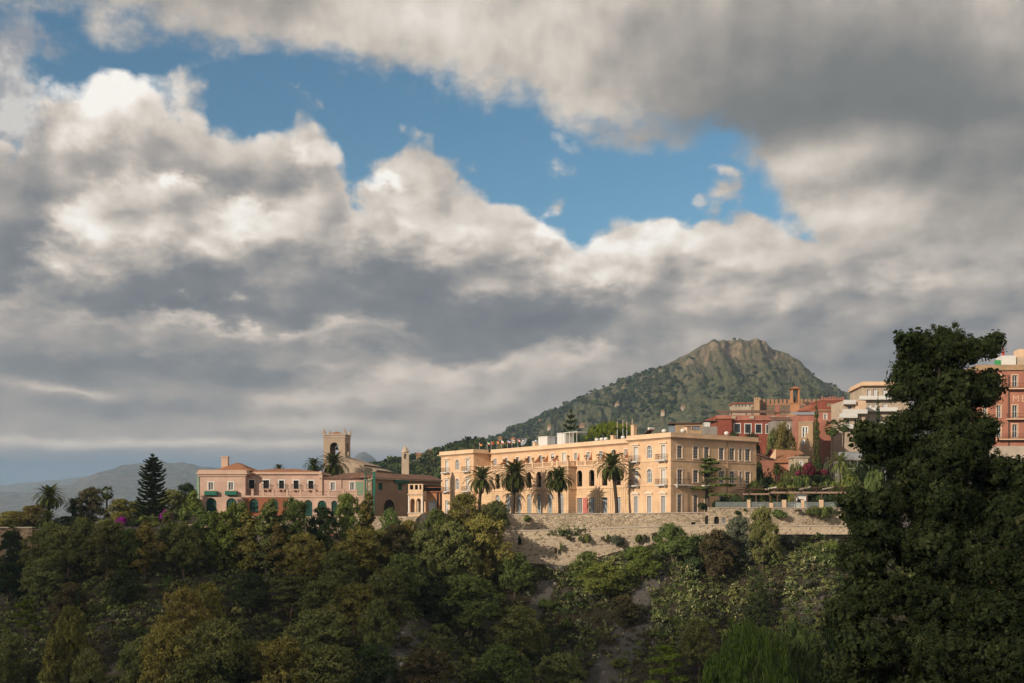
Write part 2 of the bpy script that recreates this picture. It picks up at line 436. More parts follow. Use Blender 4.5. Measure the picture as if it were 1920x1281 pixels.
M = {}
M['cream'] = plaster('hotel_plaster', (.73, .49, .305)); M['cream_base'] = plaster('hotel_plaster_jointed', (.73, .505, .30), joints=.62)
M['cream_trim'] = plaster('hotel_trim', (.72, .51, .34), .12); M['surround'] = plaster('window_surround', (.76, .63, .50), .1); M['peach'] = plaster('sail_plaster', (.50, .24, .12), .15)
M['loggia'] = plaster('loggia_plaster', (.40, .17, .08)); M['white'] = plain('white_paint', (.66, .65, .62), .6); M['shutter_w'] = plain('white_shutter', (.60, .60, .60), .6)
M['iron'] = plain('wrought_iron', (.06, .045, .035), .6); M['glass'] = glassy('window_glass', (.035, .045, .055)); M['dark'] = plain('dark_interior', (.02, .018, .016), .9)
M['glass_sky'] = glassy('sky_reflection_glass', (.20, .24, .28), .1)  # pale base colour stands in for sky reflected in the panes
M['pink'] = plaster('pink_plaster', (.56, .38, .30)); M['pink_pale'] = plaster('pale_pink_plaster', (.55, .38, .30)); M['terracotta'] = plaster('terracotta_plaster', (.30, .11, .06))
M['pink_trim'] = plaster('pink_trim', (.55, .38, .29), .1); M['green_net'] = plain('green_netting', (.02, .13, .09), .8, .4); M['green_pale'] = plain('pale_green_netting', (.22, .32, .22), .8, .3)
M['greendoor'] = plain('green_door', (.012, .06, .045), .5, .3); M['brownwall'] = plaster('brown_plaster', (.30, .215, .15)); M['churchwall'] = plaster('church_plaster', (.40, .31, .23), .15)
M['tile'] = tilemat('roof_tile', (.26, .10, .05, 1), (.42, .22, .12, 1)); M['tile_dark'] = tilemat('dark_roof_tile', (.12, .06, .045, 1), (.26, .15, .10, 1))
M['tile_red'] = tilemat('red_roof_tile', (.30, .09, .05, 1), (.42, .17, .10, 1)); M['redwall'] = plaster('red_plaster', (.30, .085, .055)); M['redpale'] = plaster('faded_red_plaster', (.40, .17, .12))
M['stone'] = stonewall('retaining_stone', (.62, .50, .36, 1), (.38, .30, .21, 1), (.42, .34, .25, 1), 2.1, .5, .12)
M['stone_low'] = stonewall('lower_stone', (.58, .48, .36, 1), (.44, .35, .26, 1), (.46, .37, .27, 1), 2.4, .6, .08); M['parapet'] = stonewall('parapet_stone', (.60, .49, .36, 1), (.50, .40, .29, 1), (.52, .42, .30, 1), 3.0, .5, .04)
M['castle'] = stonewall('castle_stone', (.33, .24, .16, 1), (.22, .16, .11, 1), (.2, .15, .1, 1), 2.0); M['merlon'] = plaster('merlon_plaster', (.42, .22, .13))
M['coping'] = plaster('coping', (.50, .42, .34), .2); M['tan'] = plaster('tan_plaster', (.42, .28, .17)); M['beige'] = plaster('beige_plaster', (.50, .40, .30)); M['greyplaster'] = plaster('grey_plaster', (.30, .27, .24))
M['hotelred'] = plaster('rose_plaster', (.44, .19, .13)); M['wood'] = plain('pergola_wood', (.12, .065, .045), .8, .3); M['woodlight'] = plain('weathered_wood', (.30, .2, .15), .8, .3)
M['metal'] = plain('grey_metal', (.35, .37, .4), .4, .1, .5); M['bark'] = plain('bark', (.10, .075, .055), .95, .4); M['bark_pale'] = plain('pale_bark', (.20, .165, .13), .95, .4)
M['palmtrunk'] = plain('palm_trunk', (.055, .04, .03), .95, .4); M['concrete'] = plaster('concrete', (.32, .30, .27)); M['blue'] = plain('blue_tank', (.25, .42, .62), .5)
M['red'] = plain('red_paint', (.5, .04, .03), .5); M['yellow'] = plain('yellow_cloth', (.65, .45, .05), .7); M['green'] = plain('green_cloth', (.05, .3, .1), .7); M['black'] = plain('black_cloth', (.02, .02, .02), .7)
M['awning'] = plain('awning', (.55, .5, .42), .8); M['clay'] = plain('clay_pot', (.35, .14, .07), .9); M['pinkcloth'] = plain('pink_hanging', (.5, .16, .14), .9, .5); M['bluecloth'] = plain('blue_cloth', (.05, .1, .5), .7)

# glass of the balustrade: real clear glass
gm, gt = newmat('balustrade_glass'); setc(gt, (.62, .70, .69, 1), .08); gt.bsdf.inputs['Transmission Weight'].default_value = .75; gt.bsdf.inputs['IOR'].default_value = 1.1; M['balglass'] = gm

# ------------------------------------------------------------------ leaves
def leafmesh(name, P, A, B, tint, mat, extra=None):
    n = len(P); V = np.empty((n, 4, 3), np.float32)
    V[:, 0] = P - A; V[:, 1] = P + B; V[:, 2] = P + A; V[:, 3] = P - B
    V = V.reshape(-1, 3); me = bpy.data.meshes.new(name)
    me.vertices.add(n * 4); me.vertices.foreach_set('co', V.ravel())
    me.loops.add(n * 4); me.loops.foreach_set('vertex_index', np.arange(n * 4, dtype=np.int32))
    me.polygons.add(n); me.polygons.foreach_set('loop_start', np.arange(0, n * 4, 4, dtype=np.int32))
    try: me.polygons.foreach_set('loop_total', np.full(n, 4, np.int32))
    except Exception: pass
    a = me.attributes.new('tint', 'FLOAT', 'FACE'); a.data.foreach_set('value', np.clip(tint, 0, 1).astype(np.float32))
    me.materials.append(mat); me.update(calc_edges=True); me.validate(); return me
def unit(v): return v / (np.linalg.norm(v, axis=-1, keepdims=True) + 1e-9)
def rdir(n, g): return unit(g.normal(size=(n, 3)))
def scatter(blobs, nsub, nleaf, subr, size, seed=0, droop=0.0, asp=.5, shell=(.72, 1.02), flat=1.0, hemi=True):
    """leaves in sub-clumps over the surface of ellipsoids (cx,cy,cz,rx,ry,rz) -> P, A, B, tint"""
    g = np.random.default_rng(seed); b = np.array(blobs, float)
    area = (b[:, 3] * b[:, 4] + b[:, 3] * b[:, 5] + b[:, 4] * b[:, 5]); pr = area / area.sum()
    k = g.choice(len(b), nsub, p=pr); d = rdir(nsub, g)
    if hemi: d[:, 2] = np.where(d[:, 2] < -.35, -d[:, 2] * .8, d[:, 2])
    r = g.uniform(shell[0], shell[1], (nsub, 1))
    C = b[k, :3] + d * b[k, 3:6] * r
    sr = subr * g.uniform(.6, 1.4, (nsub, 1)); st = g.uniform(0, 1, nsub) * .55 + g.uniform(0, 1, len(b))[k] * .2
    i = np.repeat(np.arange(nsub), nleaf); n = len(i)
    o = rdir(n, g) * g.uniform(.25, 1, (n, 1)) * sr[i] * np.array([1, 1, flat])
    P = C[i] + o
    nn = unit(unit(o) * .8 + d[i] * .7 + rdir(n, g) * .8)
    t = unit(np.cross(nn, rdir(n, g))); 
    if droop: t = unit(t * (1 - droop) + np.array([0, 0, -1.0]) * droop)
    s2 = unit(np.cross(nn, t)); L = size * g.uniform(.6, 1.4, (n, 1))
    return P, t * L, s2 * L * asp, st[i] + g.uniform(0, .3, n)
def crownmesh(name, mat, parts):
    P, A, B, T = [np.concatenate(x) for x in zip(*parts)]
    return leafmesh(name, P, A, B, T, mat)
def branches(mb, base, blobs, r0, g, frac=1.0, n=6):
    """trunk from base towards the crown with limbs into each blob"""
    b = sorted(blobs, key=lambda q: q[2]); top = max(b, key=lambda q: q[2] + q[5]); H = top[2]
    cx, cy = np.mean([q[0] for q in b]), np.mean([q[1] for q in b])
    pts = [(base[0], base[1], base[2] - 1.2)] + [(base[0] + (top[0] - base[0]) * t ** 1.5 + .12 * H * .15 * math.sin(5 * t), base[1] + (top[1] - base[1]) * t ** 1.5, base[2] + (H - base[2]) * t) for t in (.0, .2, .4, .6, .8, 1)]
    mb.tube(pts, [r0 * 1.25, r0 * 1.1, r0 * .9, r0 * .75, r0 * .55, r0 * .35, r0 * .12], n)
    for q in b:
        if g.random() > frac: continue
        t = max(.15, min(.85, (q[2] - base[2]) / (H - base[2] + 1e-6) - .25)); k = t * 5; i = min(4, int(k)); p = Vector(pts[1 + i]).lerp(Vector(pts[2 + i]), k - i)
        e = Vector((q[0], q[1], q[2])); mid = p.lerp(e, .5) + Vector((0, 0, -.06 * (e - p).length))
        mb.tube([p, mid, e, e + Vector((g.normal() * .2 * q[3], g.normal() * .2 * q[4], .6 * q[5]))], [r0 * .42, r0 * .3, r0 * .18, r0 * .05], 5)
# ------------------------------------------------------------------ terrain
_kx = [-400, -120, -89, -67, -54, -37, -15, -1, 9.3, 17.6, 25, 30.6, 36, 57, 90, 200]
_kz = [-8, -8, -7.5, -6.2, -5.6, -4.8, -5.2, -8.2, -8.9, -6.3, -4.6, -3.4, -3.3, -3.6, -3.5, -3]
def ZT(x): return np.interp(x, _kx, _kz)
def YL(x): return 191.5 + 2.5 * sstep(x, 30, 60)
def YU(x): return YL(x) + 7.0
def H(x, y):
    x = np.asarray(x, float); y = np.asarray(y, float)
    yl = YL(x); d = yl - y
    s1 = .46 + .26 * sstep(x, -15, 12)
    cut = sstep(d, 0, 10) 
    hill = ZT(x) - s1 * d + cut * ((fbm(x * .055, y * .04, 4, 3, True) - .5) * 5.0 + (fbm(x * .25, y * .2, 3, 9) - .5) * 1.8 + (fbm(x * .5, y * .22, 3, 13, True) - .5) * 1.5 * sstep(x, -6, 6))
    hill = hill + np.where(d > 0, cut * 1.6 * np.sin(x * .16 + y * .10), 0)
    near = np.where(y < 8, -1.7, -1.7 - (y - 8) * .265)
    near = near + sstep(y, 15, 60) * (fbm(x * .05, y * .05, 3, 5) - .5) * 4
    k = 3.0; m = np.maximum(hill, near); low = m + k * np.log(np.exp((hill - m) / k) + np.exp((near - m) / k))
    low = np.where(d < 14, hill + (low - hill) * sstep(d, 0, 14), low)
    road = np.interp(x, [-120, -89, -20, -8, 0], [-7.6, -7.4, -5.6, -3.4, -3.1])
    plat = np.interp(x, [-140, -75, -52, -34, -20, -17.6, -16.8, -8], [-3.2, -2.6, -2.0, -3.4, -4.2, -4.2, .5, .62])
    yg = YU(x) + 1.3
    up = road + (plat - road) * sstep(y, yg - .3, yg + .6)
    up = up + (.5 * (fbm(x * .3, y * .3, 3, 4) - .5)) * (x < -55) * sstep(y, 205, 210)
    town = 14 * sstep(x, 44, 95) * sstep(y, 232 - 27 * sstep(x, 62, 88), 300 - 62 * sstep(x, 62, 88)) + 9 * sstep(x, 40, 120) * sstep(y, 300, 420)
    up = up + town
    far = -40 + 55 * sstep(x / np.maximum(y, 1), -.15, .1)
    up = up + (far - up) * sstep(y, 420, 900)
    return np.where(d > 0, low, up)
def gridmesh(name, X, Y, Z, mat, smooth=True):
    ny, nx = X.shape; me = bpy.data.meshes.new(name)
    me.vertices.add(nx * ny); me.vertices.foreach_set('co', np.stack([X, Y, Z], -1).astype(np.float32).ravel())
    i = np.arange(ny * nx).reshape(ny, nx); q = np.stack([i[:-1, :-1], i[:-1, 1:], i[1:, 1:], i[1:, :-1]], -1).reshape(-1, 4); n = len(q)
    me.loops.add(n * 4); me.loops.foreach_set('vertex_index', q.ravel().astype(np.int32)); me.polygons.add(n); me.polygons.foreach_set('loop_start', np.arange(0, n * 4, 4, dtype=np.int32))
    try: me.polygons.foreach_set('loop_total', np.full(n, 4, np.int32))
    except Exception: pass
    me.materials.append(mat); me.update(calc_edges=True)
    if smooth: me.polygons.foreach_set('use_smooth', np.ones(n, bool))
    return me
m, t = newmat('hillside_soil'); o = objco(t); geo = t.n.new('ShaderNodeNewGeometry'); nz = t.sep(geo.outputs['Normal'])[2]
na = t.noise(o, .09, 6, .62); nb = t.noise(o, .8, 7, .7); nc_ = t.noise(t.v('MULTIPLY', o, (1, 1, .35)), 2.5, 5, .7)
soil = t.mix(nb, (.040, .032, .022, 1), (.10, .078, .055, 1)); grass = t.mix(nb, (.03, .034, .016, 1), (.075, .07, .035, 1)); rock = t.mix(nc_, (.10, .088, .08, 1), (.25, .22, .20, 1))
cc = t.mix(t.smooth(nb, .42, .6), soil, grass); cc = t.mix(t.m('MULTIPLY', t.smooth(na, .52, .62), t.smooth(nz, .93, .72)), cc, rock)
ra = t.n.new('ShaderNodeAttribute'); ra.attribute_name = 'rock'; cc = t.mix(t.m('MULTIPLY', t.smooth(t.m('ADD', ra.outputs['Fac'], t.m('MULTIPLY', t.m('SUBTRACT', nb, .5), .9)), .35, .75), .9), cc, t.mix(nc_, (.07, .064, .058, 1), (.27, .25, .23, 1)))
setc(t, cc, .96); bump(t, t.m('ADD', t.noise(o, 2.6, 8, .75), t.m('MULTIPLY', nc_, .8)), .8, 1.0); M['ground'] = m
xs = np.concatenate([[-3300, -1500, -700, -400, -260, -190, -150], np.arange(-130, 125, .95), [140, 170, 230, 330, 500, 900, 1600, 2400]])
ys = np.concatenate([[-60, -30, -10, 0, 4, 8], np.arange(11, 140, 3.2), np.arange(140, 214, .9), np.arange(215, 330, 2.6), [345, 370, 400, 440, 520, 640, 800, 1100, 1500, 2200, 3500, 5200, 7800]])
GX, GY = np.meshgrid(xs, ys)
def rockmask(px, py):                                 # bare eroded strips
    d1 = np.abs((px - 1215) + (py - 1100) * .62) / 34; d2 = np.abs((px - 1160) + (py - 1220) * .55) / 55; d3 = np.abs((px - 1020) + (py - 1110) * .5) / 26; d4 = np.abs((px - 740) + (py - 1230) * .8) / 40
    m_ = np.minimum(np.minimum(d1 + (np.abs(py - 1090) > 85) * 3, d2 + (py < 1150) * 3), np.minimum(d3 + (np.abs(py - 1110) > 60) * 3, d4 + (py < 1160) * 3)); return np.clip(m_, 0, 1) ** 2
GZ = H(GX, GY); gme = gridmesh('ground', GX, GY, GZ, M['ground']); ga_ = gme.attributes.new('rock', 'FLOAT', 'POINT'); YS = np.maximum(GY, 1.0)
ga_.data.foreach_set('value', ((1 - rockmask(960 + GX / YS * F, HZ - GZ / YS * F)) * (GY > 110) * (GY < 196)).astype(np.float32).ravel())
tag(ln('ground', gme), 'steep scrubby hillside below the terrace walls', None, None, 'structure')

# ------------------------------------------------------------------ mountain, wooded hill, far hills
def interp(pts, x): p = np.array(pts, float); return np.interp(x, p[:, 0], p[:, 1])
def ridge(name, prof, Yr, Y0, Y1, mat, base, fshape, amp, sc_, px0, px1, dpx, ny, seed, pert=None, label=None):
    a = np.arange(px0, px1, dpx); yy = np.concatenate([Yr - (Yr - Y0) * (np.linspace(0, 1, ny) ** 1.35)[::-1], np.linspace(Yr, Y1, 14)[1:]])
    A, Yg = np.meshgrid(a, yy); X = (A - 960) / F * Yr * (.35 + .65 * Yg / Yr)
    zr = (HZ - interp(prof, A)) / F * Yr
    t = np.clip((Yg - Y0) / (Yr - Y0), 0, 1); f = fshape(t, A)
    Z = base + (zr - base) * np.where(Yg <= Yr, f, 1 - ((Yg - Yr) / (Y1 - Yr)) ** 1.2)
    n = fbm(X * sc_, Yg * sc_ * .55, 5, seed, True) - .55; n2 = fbm(X * sc_ * 5, Yg * sc_ * 4, 4, seed + 3, True) - .5
    env = np.clip(1 - np.abs(t - 1) * 1.0, .15, 1); k = np.where(Yg <= Yr, 1 - .95 * sstep(t, .93, 1), .4)
    Z = Z + (n * amp + n2 * amp * .28) * k * env
    if name == 'mountain':
        cr = fbm(A * .045 + fbm(A * .02, Yg * .004, 3, 5) * 2.5, Yg * .0035, 5, 91, True) - .5
        Z = Z + cr * 26 * sstep(t, .55, .78) * (1 - sstep(t, .90, 1.0)) + (fbm(A * .11, Yg * .012, 4, 93, True) - .5) * 16 * sstep(t, .5, .7) * (1 - sstep(t, .93, 1.0))
        Z = np.minimum(Z, (zr - 1.0) * Yg / Yr + (Yg > Yr) * 1e4) if True else Z
    if pert is not None: Z = Z + pert(X, Yg, t, A)
    tag(ln(name, gridmesh(name, X, Yg, Z, mat)), label, None, None, 'structure')
    return X, Yg, Z
def hillmat(name, green1, green2, rock1, rock2, s=1.0, rockz=(0, 1), slopelo=.45, slopehi=.75):
    m, t = newmat(name); o = objco(t); geo = t.n.new('ShaderNodeNewGeometry'); nz = t.sep(geo.outputs['Normal'])[2]; z = t.sep(o)[2]
    n1 = t.noise(o, .012 * s, 7, .62); n2 = t.noise(o, .09 * s, 6, .7); n3 = t.noise(t.v('MULTIPLY', o, (1, 1, .3)), .05 * s, 6, .7)
    g = t.mix(t.smooth(n2, .38, .62), green1, green2); r = t.mix(t.smooth(n3, .35, .65), rock1, rock2)
    g = t.mix(t.m('MULTIPLY', t.smooth(n1, .5, .66), .6), g, (.13, .115, .06, 1))
    hz_ = t.smooth(t.m('MULTIPLY_ADD', t.m('SUBTRACT', n1, .5), 120, z), rockz[0], rockz[1])
    st = t.smooth(t.m('MULTIPLY_ADD', t.m('SUBTRACT', n2, .5), .5, nz), slopehi, slopelo)
    k = t.m('MAXIMUM', t.m('MULTIPLY', st, t.smooth(hz_, .0, .6)), t.m('MULTIPLY', hz_, t.smooth(n3, .42, .6)))
    ter = t.smooth(t.m('SINE', t.m('MULTIPLY', t.m('MULTIPLY_ADD', n2, 14, z), .55)), .75, .98)
    g = t.mix(t.m('MULTIPLY', t.m('MULTIPLY', ter, t.smooth(z, 95, 40)), .45), g, (.20, .17, .11, 1))
    setc(t, t.mix(k, g, r), .97); bump(t, t.m('MULTIPLY_ADD', n2, .6, n3), 9.0 / s, 1.0); return m
MPROF = [(600, 925), (760, 880), (850, 848), (907, 832), (935, 822), (977, 802), (1027, 779), (1066, 760), (1100, 739), (1139, 723), (1170, 712), (1197, 702), (1231, 688), (1245, 684), (1266, 674), (1290, 662), (1308, 651), (1320, 644), (1339, 641), (1366, 637),
         (1376, 637), (1389, 642), (1400, 638), (1411, 637), (1420, 641), (1428, 649), (1440, 655), (1450, 658), (1455, 660), (1462, 662), (1470, 670), (1476, 671), (1485, 677), (1493, 688), (1509, 704), (1536, 718), (1563, 729), (1594, 740), (1660, 762), (1760, 805), (1900, 850), (2000, 870)]
def mshape(t, A):
    lowt = .30 * t / .60
    up = .30 + .70 * ((t - .60) / .40)
    f = np.where(t < .60, lowt, up)
    crag = sstep(t, .80, .93) * .28 + sstep(t, .0, .8) * .72
    k = sstep(A, 1150, 1260) * (1 - sstep(A, 1500, 1580))
    return f * (1 - .65 * k) + crag * .65 * k * np.clip(t * 1.6, 0, 1)
M['mountain'] = hillmat('mountain_scrub', (.038, .052, .022, 1), (.135, .132, .058, 1), (.06, .045, .03, 1), (.30, .22, .14, 1), 1.0, (165, 245), .50, .80)
def mpert(X, Yg, t, A):
    butt = (np.maximum(0, 1 - np.abs(A - 1330) / 26) * 16 + np.maximum(0, 1 - np.abs(A - 1400) / 34) * 12 + np.maximum(0, 1 - np.abs(A - 1262) / 26) * 10 + np.maximum(0, 1 - np.abs(A - 1195) / 24) * 7)
    return butt * sstep(t, .55, .76) * (1 - sstep(t, .80, .93))
MX = ridge('mountain', MPROF, 1800, 620, 2600, M['mountain'], 6.0, mshape, 46, .0062, 560, 2000, 2.6, 200, 11, mpert, 'rocky cone-shaped mountain behind the town')
WPROF = [(520, 925), (600, 905), (660, 893), (700, 881), (740, 868), (800, 860), (850, 848), (880, 838), (905, 838), (960, 840), (1050, 840), (1200, 846), (1400, 850), (1600, 860)]
M['wood_hill'] = hillmat('wooded_hill_ground', (.03, .042, .018, 1), (.07, .075, .03, 1), (.14, .12, .08, 1), (.22, .19, .13, 1), 2.0, (300, 400), .3, .5)
WX = ridge('hill_terrain', WPROF, 640, 400, 800, M['wood_hill'], -8.0, lambda t, A: sstep(t, -.2, 1.05), 7, .012, 500, 1640, 6, 60, 21, None, 'low wooded hill beyond the pink building')
FPROF = [(-200, 960), (-60, 945), (60, 935), (120, 924), (150, 908), (185, 893), (217, 881), (242, 877), (260, 880), (290, 882), (330, 881), (360, 885), (420, 890), (520, 900), (620, 905), (655, 896), (672, 862), (684, 855), (700, 862), (715, 875), (740, 884), (820, 895), (900, 920)]
M['far_hill'] = hillmat('far_hill_scrub', (.07, .08, .075, 1), (.19, .165, .13, 1), (.2, .17, .12, 1), (.3, .26, .2, 1), .35, (900, 1000), .2, .4)
ridge('hills', FPROF, 5000, 3300, 6400, M['far_hill'], -60, lambda t, A: sstep(t, -.15, 1.0), 110, .0022, -220, 920, 5, 80, 31, None, 'pale scrub covered hills far beyond the garden')
FPROF2 = [(-300, 930), (-100, 925), (0, 915), (60, 908), (110, 906), (160, 900), (240, 912), (400, 930), (600, 940)]
ridge('hills', FPROF2, 7000, 5600, 7700, M['far_hill'], -60, lambda t, A: sstep(t, -.15, 1.0), 90, .0016, -330, 620, 6, 50, 37, None, 'faint lower hills beyond the pale hills')

# scattered woods on the slopes (too many to count)
def surf(Xg, n, g, rows, cols, keep):
    X, Y, Z = Xg; r = g.integers(rows[0], rows[1], n); c = g.integers(cols[0], cols[1], n)
    P = np.stack([X[r, c], Y[r, c], Z[r, c]], -1) + g.normal(size=(n, 3)) * np.array([2, 2, 0]); return P[keep(P, g)]
def woods(name, C, rr, per, size, mat, seed, label):
    g = np.random.default_rng(seed); n = len(C); r = g.uniform(rr[0], rr[1], n) * (1 + .8 * (g.random(n) < .1)); i = np.repeat(np.arange(n), per); k = len(i)
    d = rdir(k, g); d[:, 2] = np.abs(d[:, 2]) * 1.0 - .25
    P = C[i] + d * r[i][:, None] * g.uniform(.5, 1, (k, 1)) * np.array([1, 1, .85]) + np.stack([0 * r[i], 0 * r[i], r[i] * .5], -1)
    nn = unit(d + rdir(k, g) * .6); t = unit(np.cross(nn, rdir(k, g))); s = np.cross(nn, t); L = size * g.uniform(.6, 1.3, (k, 1)) * (r[i][:, None] / np.mean(rr))
    tint = g.random(n)[i] * .75 + g.random(k) * .25
    return tag(ln(name, leafmesh(name, P, t * L, s * L * .8, tint, mat)), label, None, None, 'stuff')
lm_wood = leafmat('woodland_leaf', (.016, .030, .012), (.060, .078, .026), (.11, .095, .035), .1, 0)
g = np.random.default_rng(5)
def kp(P, g):
    px = 960 + P[:, 0] / P[:, 1] * F; d = fbm(P[:, 0] * .011, P[:, 1] * .006, 4, 77)
    dens = .12 + .9 * sstep(d, .46, .60); dens = dens * np.where(P[:, 2] > 150, .30, 1.0) * (1 - .97 * sstep(P[:, 2], 175, 215)); dens = dens * (1 - .62 * sstep(px, 1215, 1290) * sstep(P[:, 2], 35, 70)); dens = dens + .5 * (np.abs(px - 1215) < 60) * (P[:, 2] > 120) * (P[:, 2] < 215)
    return g.random(len(P)) < dens
C = surf(MX, 26000, g, (2, 212), (100, MX[0].shape[1] - 40), kp)
woods('scrub_woods', C, (1.6, 4.2), 11, 1.7, lm_wood, 6, 'dark scrub and trees scattered over the mountain slope')
C = surf(WX, 5200, g, (5, 72), (0, WX[0].shape[1]), lambda P, g: g.random(len(P)) < .30 + .65 * sstep(fbm(P[:, 0] * .03, P[:, 1] * .03, 3, 8), .4, .6))
woods('woods', C, (1.6, 3.4), 34, .75, lm_wood, 8, 'mixed trees covering the low hill behind the bell towers')

# ------------------------------------------------------------------ haze
hb = MB().box(-3420, 2500, -75, 7950, -72, 296)
hz_o = hb.build('haze', [], None); tag(hz_o, None, None, None, 'stuff')
hm = bpy.data.materials.new('haze'); hm.use_nodes = True; hn = hm.node_tree; hn.nodes.clear()
pv = hn.nodes.new('ShaderNodeVolumePrincipled'); pv.inputs['Color'].default_value = (.55, .76, 1.0, 1); pv.inputs['Density'].default_value = .000125; pv.inputs['Anisotropy'].default_value = .1
hn.links.new(pv.outputs[0], hn.nodes.new('ShaderNodeOutputMaterial').inputs['Volume']); hm.cycles.homogeneous_volume = True
hz_o.data.materials.append(hm)
# ------------------------------------------------------------------ window, balcony and balustrade builders
_wc = {}
def ring(mb, o, inset, y0, y1, w, h):
    """frame ring between outline o and the same outline inset"""
    cx, cz = w / 2, h / 2
    pin = []
    n = len(o)
    for i, (x, z) in enumerate(o):
        pin.append((cx + (x - cx) * (w - 2 * inset) / w, cz + (z - cz) * (h - 2 * inset) / h))
    for i in range(n):
        j = (i + 1) % n
        a, b, c, d = o[i], o[j], pin[j], pin[i]
        mb.face([(a[0], y0, a[1]), (b[0], y0, b[1]), (c[0], y0, c[1]), (d[0], y0, d[1])])
        mb.face([(d[0], y0, d[1]), (c[0], y0, c[1]), (c[0], y1, c[1]), (d[0], y1, d[1])])
        mb.face([(b[0], y0, b[1]), (a[0], y0, a[1]), (a[0], y1, a[1]), (b[0], y1, b[1])])
def window(parent, Mx, x0, x1, z0, z1, arch=0, depth=.3, sur='cream_trim', fr='white', pane='glass', cols=2, rows=3, style='', name='window'):
    w, h = x1 - x0, z1 - z0
    key = (round(w, 2), round(h, 2), arch, depth, sur, fr, pane, cols, rows, style)
    if key not in _wc:
        b = MB(); o = outline(0, w, 0, h, arch); mats = [M[fr], M[sur or fr]]
        ring(b, o, .09, depth - .12, depth - .02, w, h)
        top = h - (w / 2 if arch else 0)
        for i in range(1, cols): b.box(w * i / cols - .045, w * i / cols + .045, depth - .11, depth - .03, .09, (h if not arch else h - .03) - .09)
        for i in range(1, rows): b.box(.09, w - .09, depth - .10, depth - .04, top * i / rows - .03, top * i / rows + .03)
        if arch: b.box(.09, w - .09, depth - .11, depth - .03, top - .05, top + .05)
        b.cur = 1
        if sur:
            s = .2
            if arch:
                oo = [(p[0], p[1]) for p in o]
                big = outline(-s, w + s, 0, h + s, arch)
                for i in range(1, len(o)):
                    j = (i + 1) % len(o)
                    a, c, d, e = big[i], big[j], oo[j], oo[i]
                    b.face([(a[0], -.05, a[1]), (c[0], -.05, c[1]), (d[0], -.05, d[1]), (e[0], -.05, e[1])])
                    b.face([(c[0], -.05, c[1]), (a[0], -.05, a[1]), (a[0], .0, a[1]), (c[0], .0, c[1])])
            else:
                b.box(-s, 0, -.05, .05, 0, h + s); b.box(w, w + s, -.05, .05, 0, h + s); b.box(0, w, -.05, .05, h, h + s)
        if 'sill' in style: b.box(-.3, w + .3, -.16, .04, -.16, -.002)
        if 'hood' in style: b.box(-.42, w + .42, -.34, -.052, h + .32, h + .50); b.box(-.3, w + .3, -.14, -.052, h + .2, h + .318)
        if 'ped' in style:
            b.box(-.42, w + .42, -.36, -.052, h + .40, h + .56); b.prism([(-.42, h + .562), (w + .42, h + .562), (w / 2, h + 1.05)], -.34, -.052)
            b.box(-.3, w + .3, -.14, -.052, h + .2, h + .398)
        p = MB()
        if 'curtain' in style:
            n = 10; yy = [depth - .015 + .02 * (i % 2) for i in range(n + 1)]
            pts = [(w * i / n, yy[i]) for i in range(n + 1)]
            for (xa_, ya), (xb, yb) in zip(pts, pts[1:]):
                hh = lambda x: h if not arch else (h - w / 2 + math.sqrt(max(0, (w / 2) ** 2 - (x - w / 2) ** 2)))
                p.face([(xa_, ya, 0), (xb, yb, 0), (xb, yb, hh(xb)), (xa_, ya, hh(xa_))])
        else: p.face([(q[0], depth - .015, q[1]) for q in o])
        _wc[key] = (b.mesh(name, mats), p.mesh('pane', M[pane]))
    a, p = _wc[key]
    o = ln(name, a, parent); o.matrix_local = Mx @ Matrix.Translation((x0, 0, z0))
    ln('pane', p, o); return o
def railing(b, x0, x1, y0, y1, z, h=1.0, step=.16, t=.022):
    """bars around the three open sides of a balcony"""
    b.box(x0, x1, y0, y0 + .05, z + h - .05, z + h); b.box(x0, x0 + .05, y0 + .05, y1, z + h - .05, z + h); b.box(x1 - .05, x1, y0 + .05, y1, z + h - .05, z + h)
    b.box(x0, x1, y0, y0 + .04, z + .08, z + .12)
    n = max(2, int((x1 - x0) / step))
    for i in range(n + 1):
        x = x0 + (x1 - x0 - t) * i / n; b.box(x, x + t, y0 + .01, y0 + .01 + t, z + .12, z + h - .05)
    n = max(1, int((y1 - y0) / step))
    for i in range(1, n):
        y = y0 + (y1 - y0) * i / n; b.box(x0 + .01, x0 + .01 + t, y, y + t, z, z + h - .05); b.box(x1 - .01 - t, x1 - .01, y, y + t, z, z + h - .05)
_bc = {}
def balcony(parent, Mx, xc, w, z, d=.95, slab='white', rail='iron', h=1.0):
    key = (round(w, 2), d, slab, rail)
    if key not in _bc:
        b = MB(); b.box(-w / 2, w / 2, -d, -.004, -.16, 0); b.box(-w / 2 + .12, w / 2 - .12, -d + .1, -.004, -.26, -.162)
        for s in (-1, 1): b.prism([(s * (w / 2 - .45) - .09, -.262), (s * (w / 2 - .45) + .09, -.262), (s * (w / 2 - .45) + .09, -.5), (s * (w / 2 - .45) - .09, -.5)], -.5, -.004)
        r = MB(); railing(r, -w / 2, w / 2, -d, -.004, 0.002, h)
        _bc[key] = (b.mesh('balcony', M[slab]), r.mesh('railing', M[rail]))
    a, r = _bc[key]; o = ln('balcony', a, parent); o.matrix_local = Mx @ Matrix.Translation((xc, 0, z)); ln('railing', r, o); return o
def bal_stone(b, x0, x1, y, z, h=1.0, t=.22, step=.34):
    b.box(x0, x1, y - t / 2, y + t / 2, z + h - .13, z + h); b.box(x0, x1, y - t / 2, y + t / 2, z, z + .12)
    n = max(1, int((x1 - x0) / step))
    for i in range(n):
        x = x0 + (x1 - x0) * (i + .5) / n; b.box(x - .06, x + .06, y - .06, y + .06, z + .12, z + h - .13)
I4 = Matrix.Identity(4)
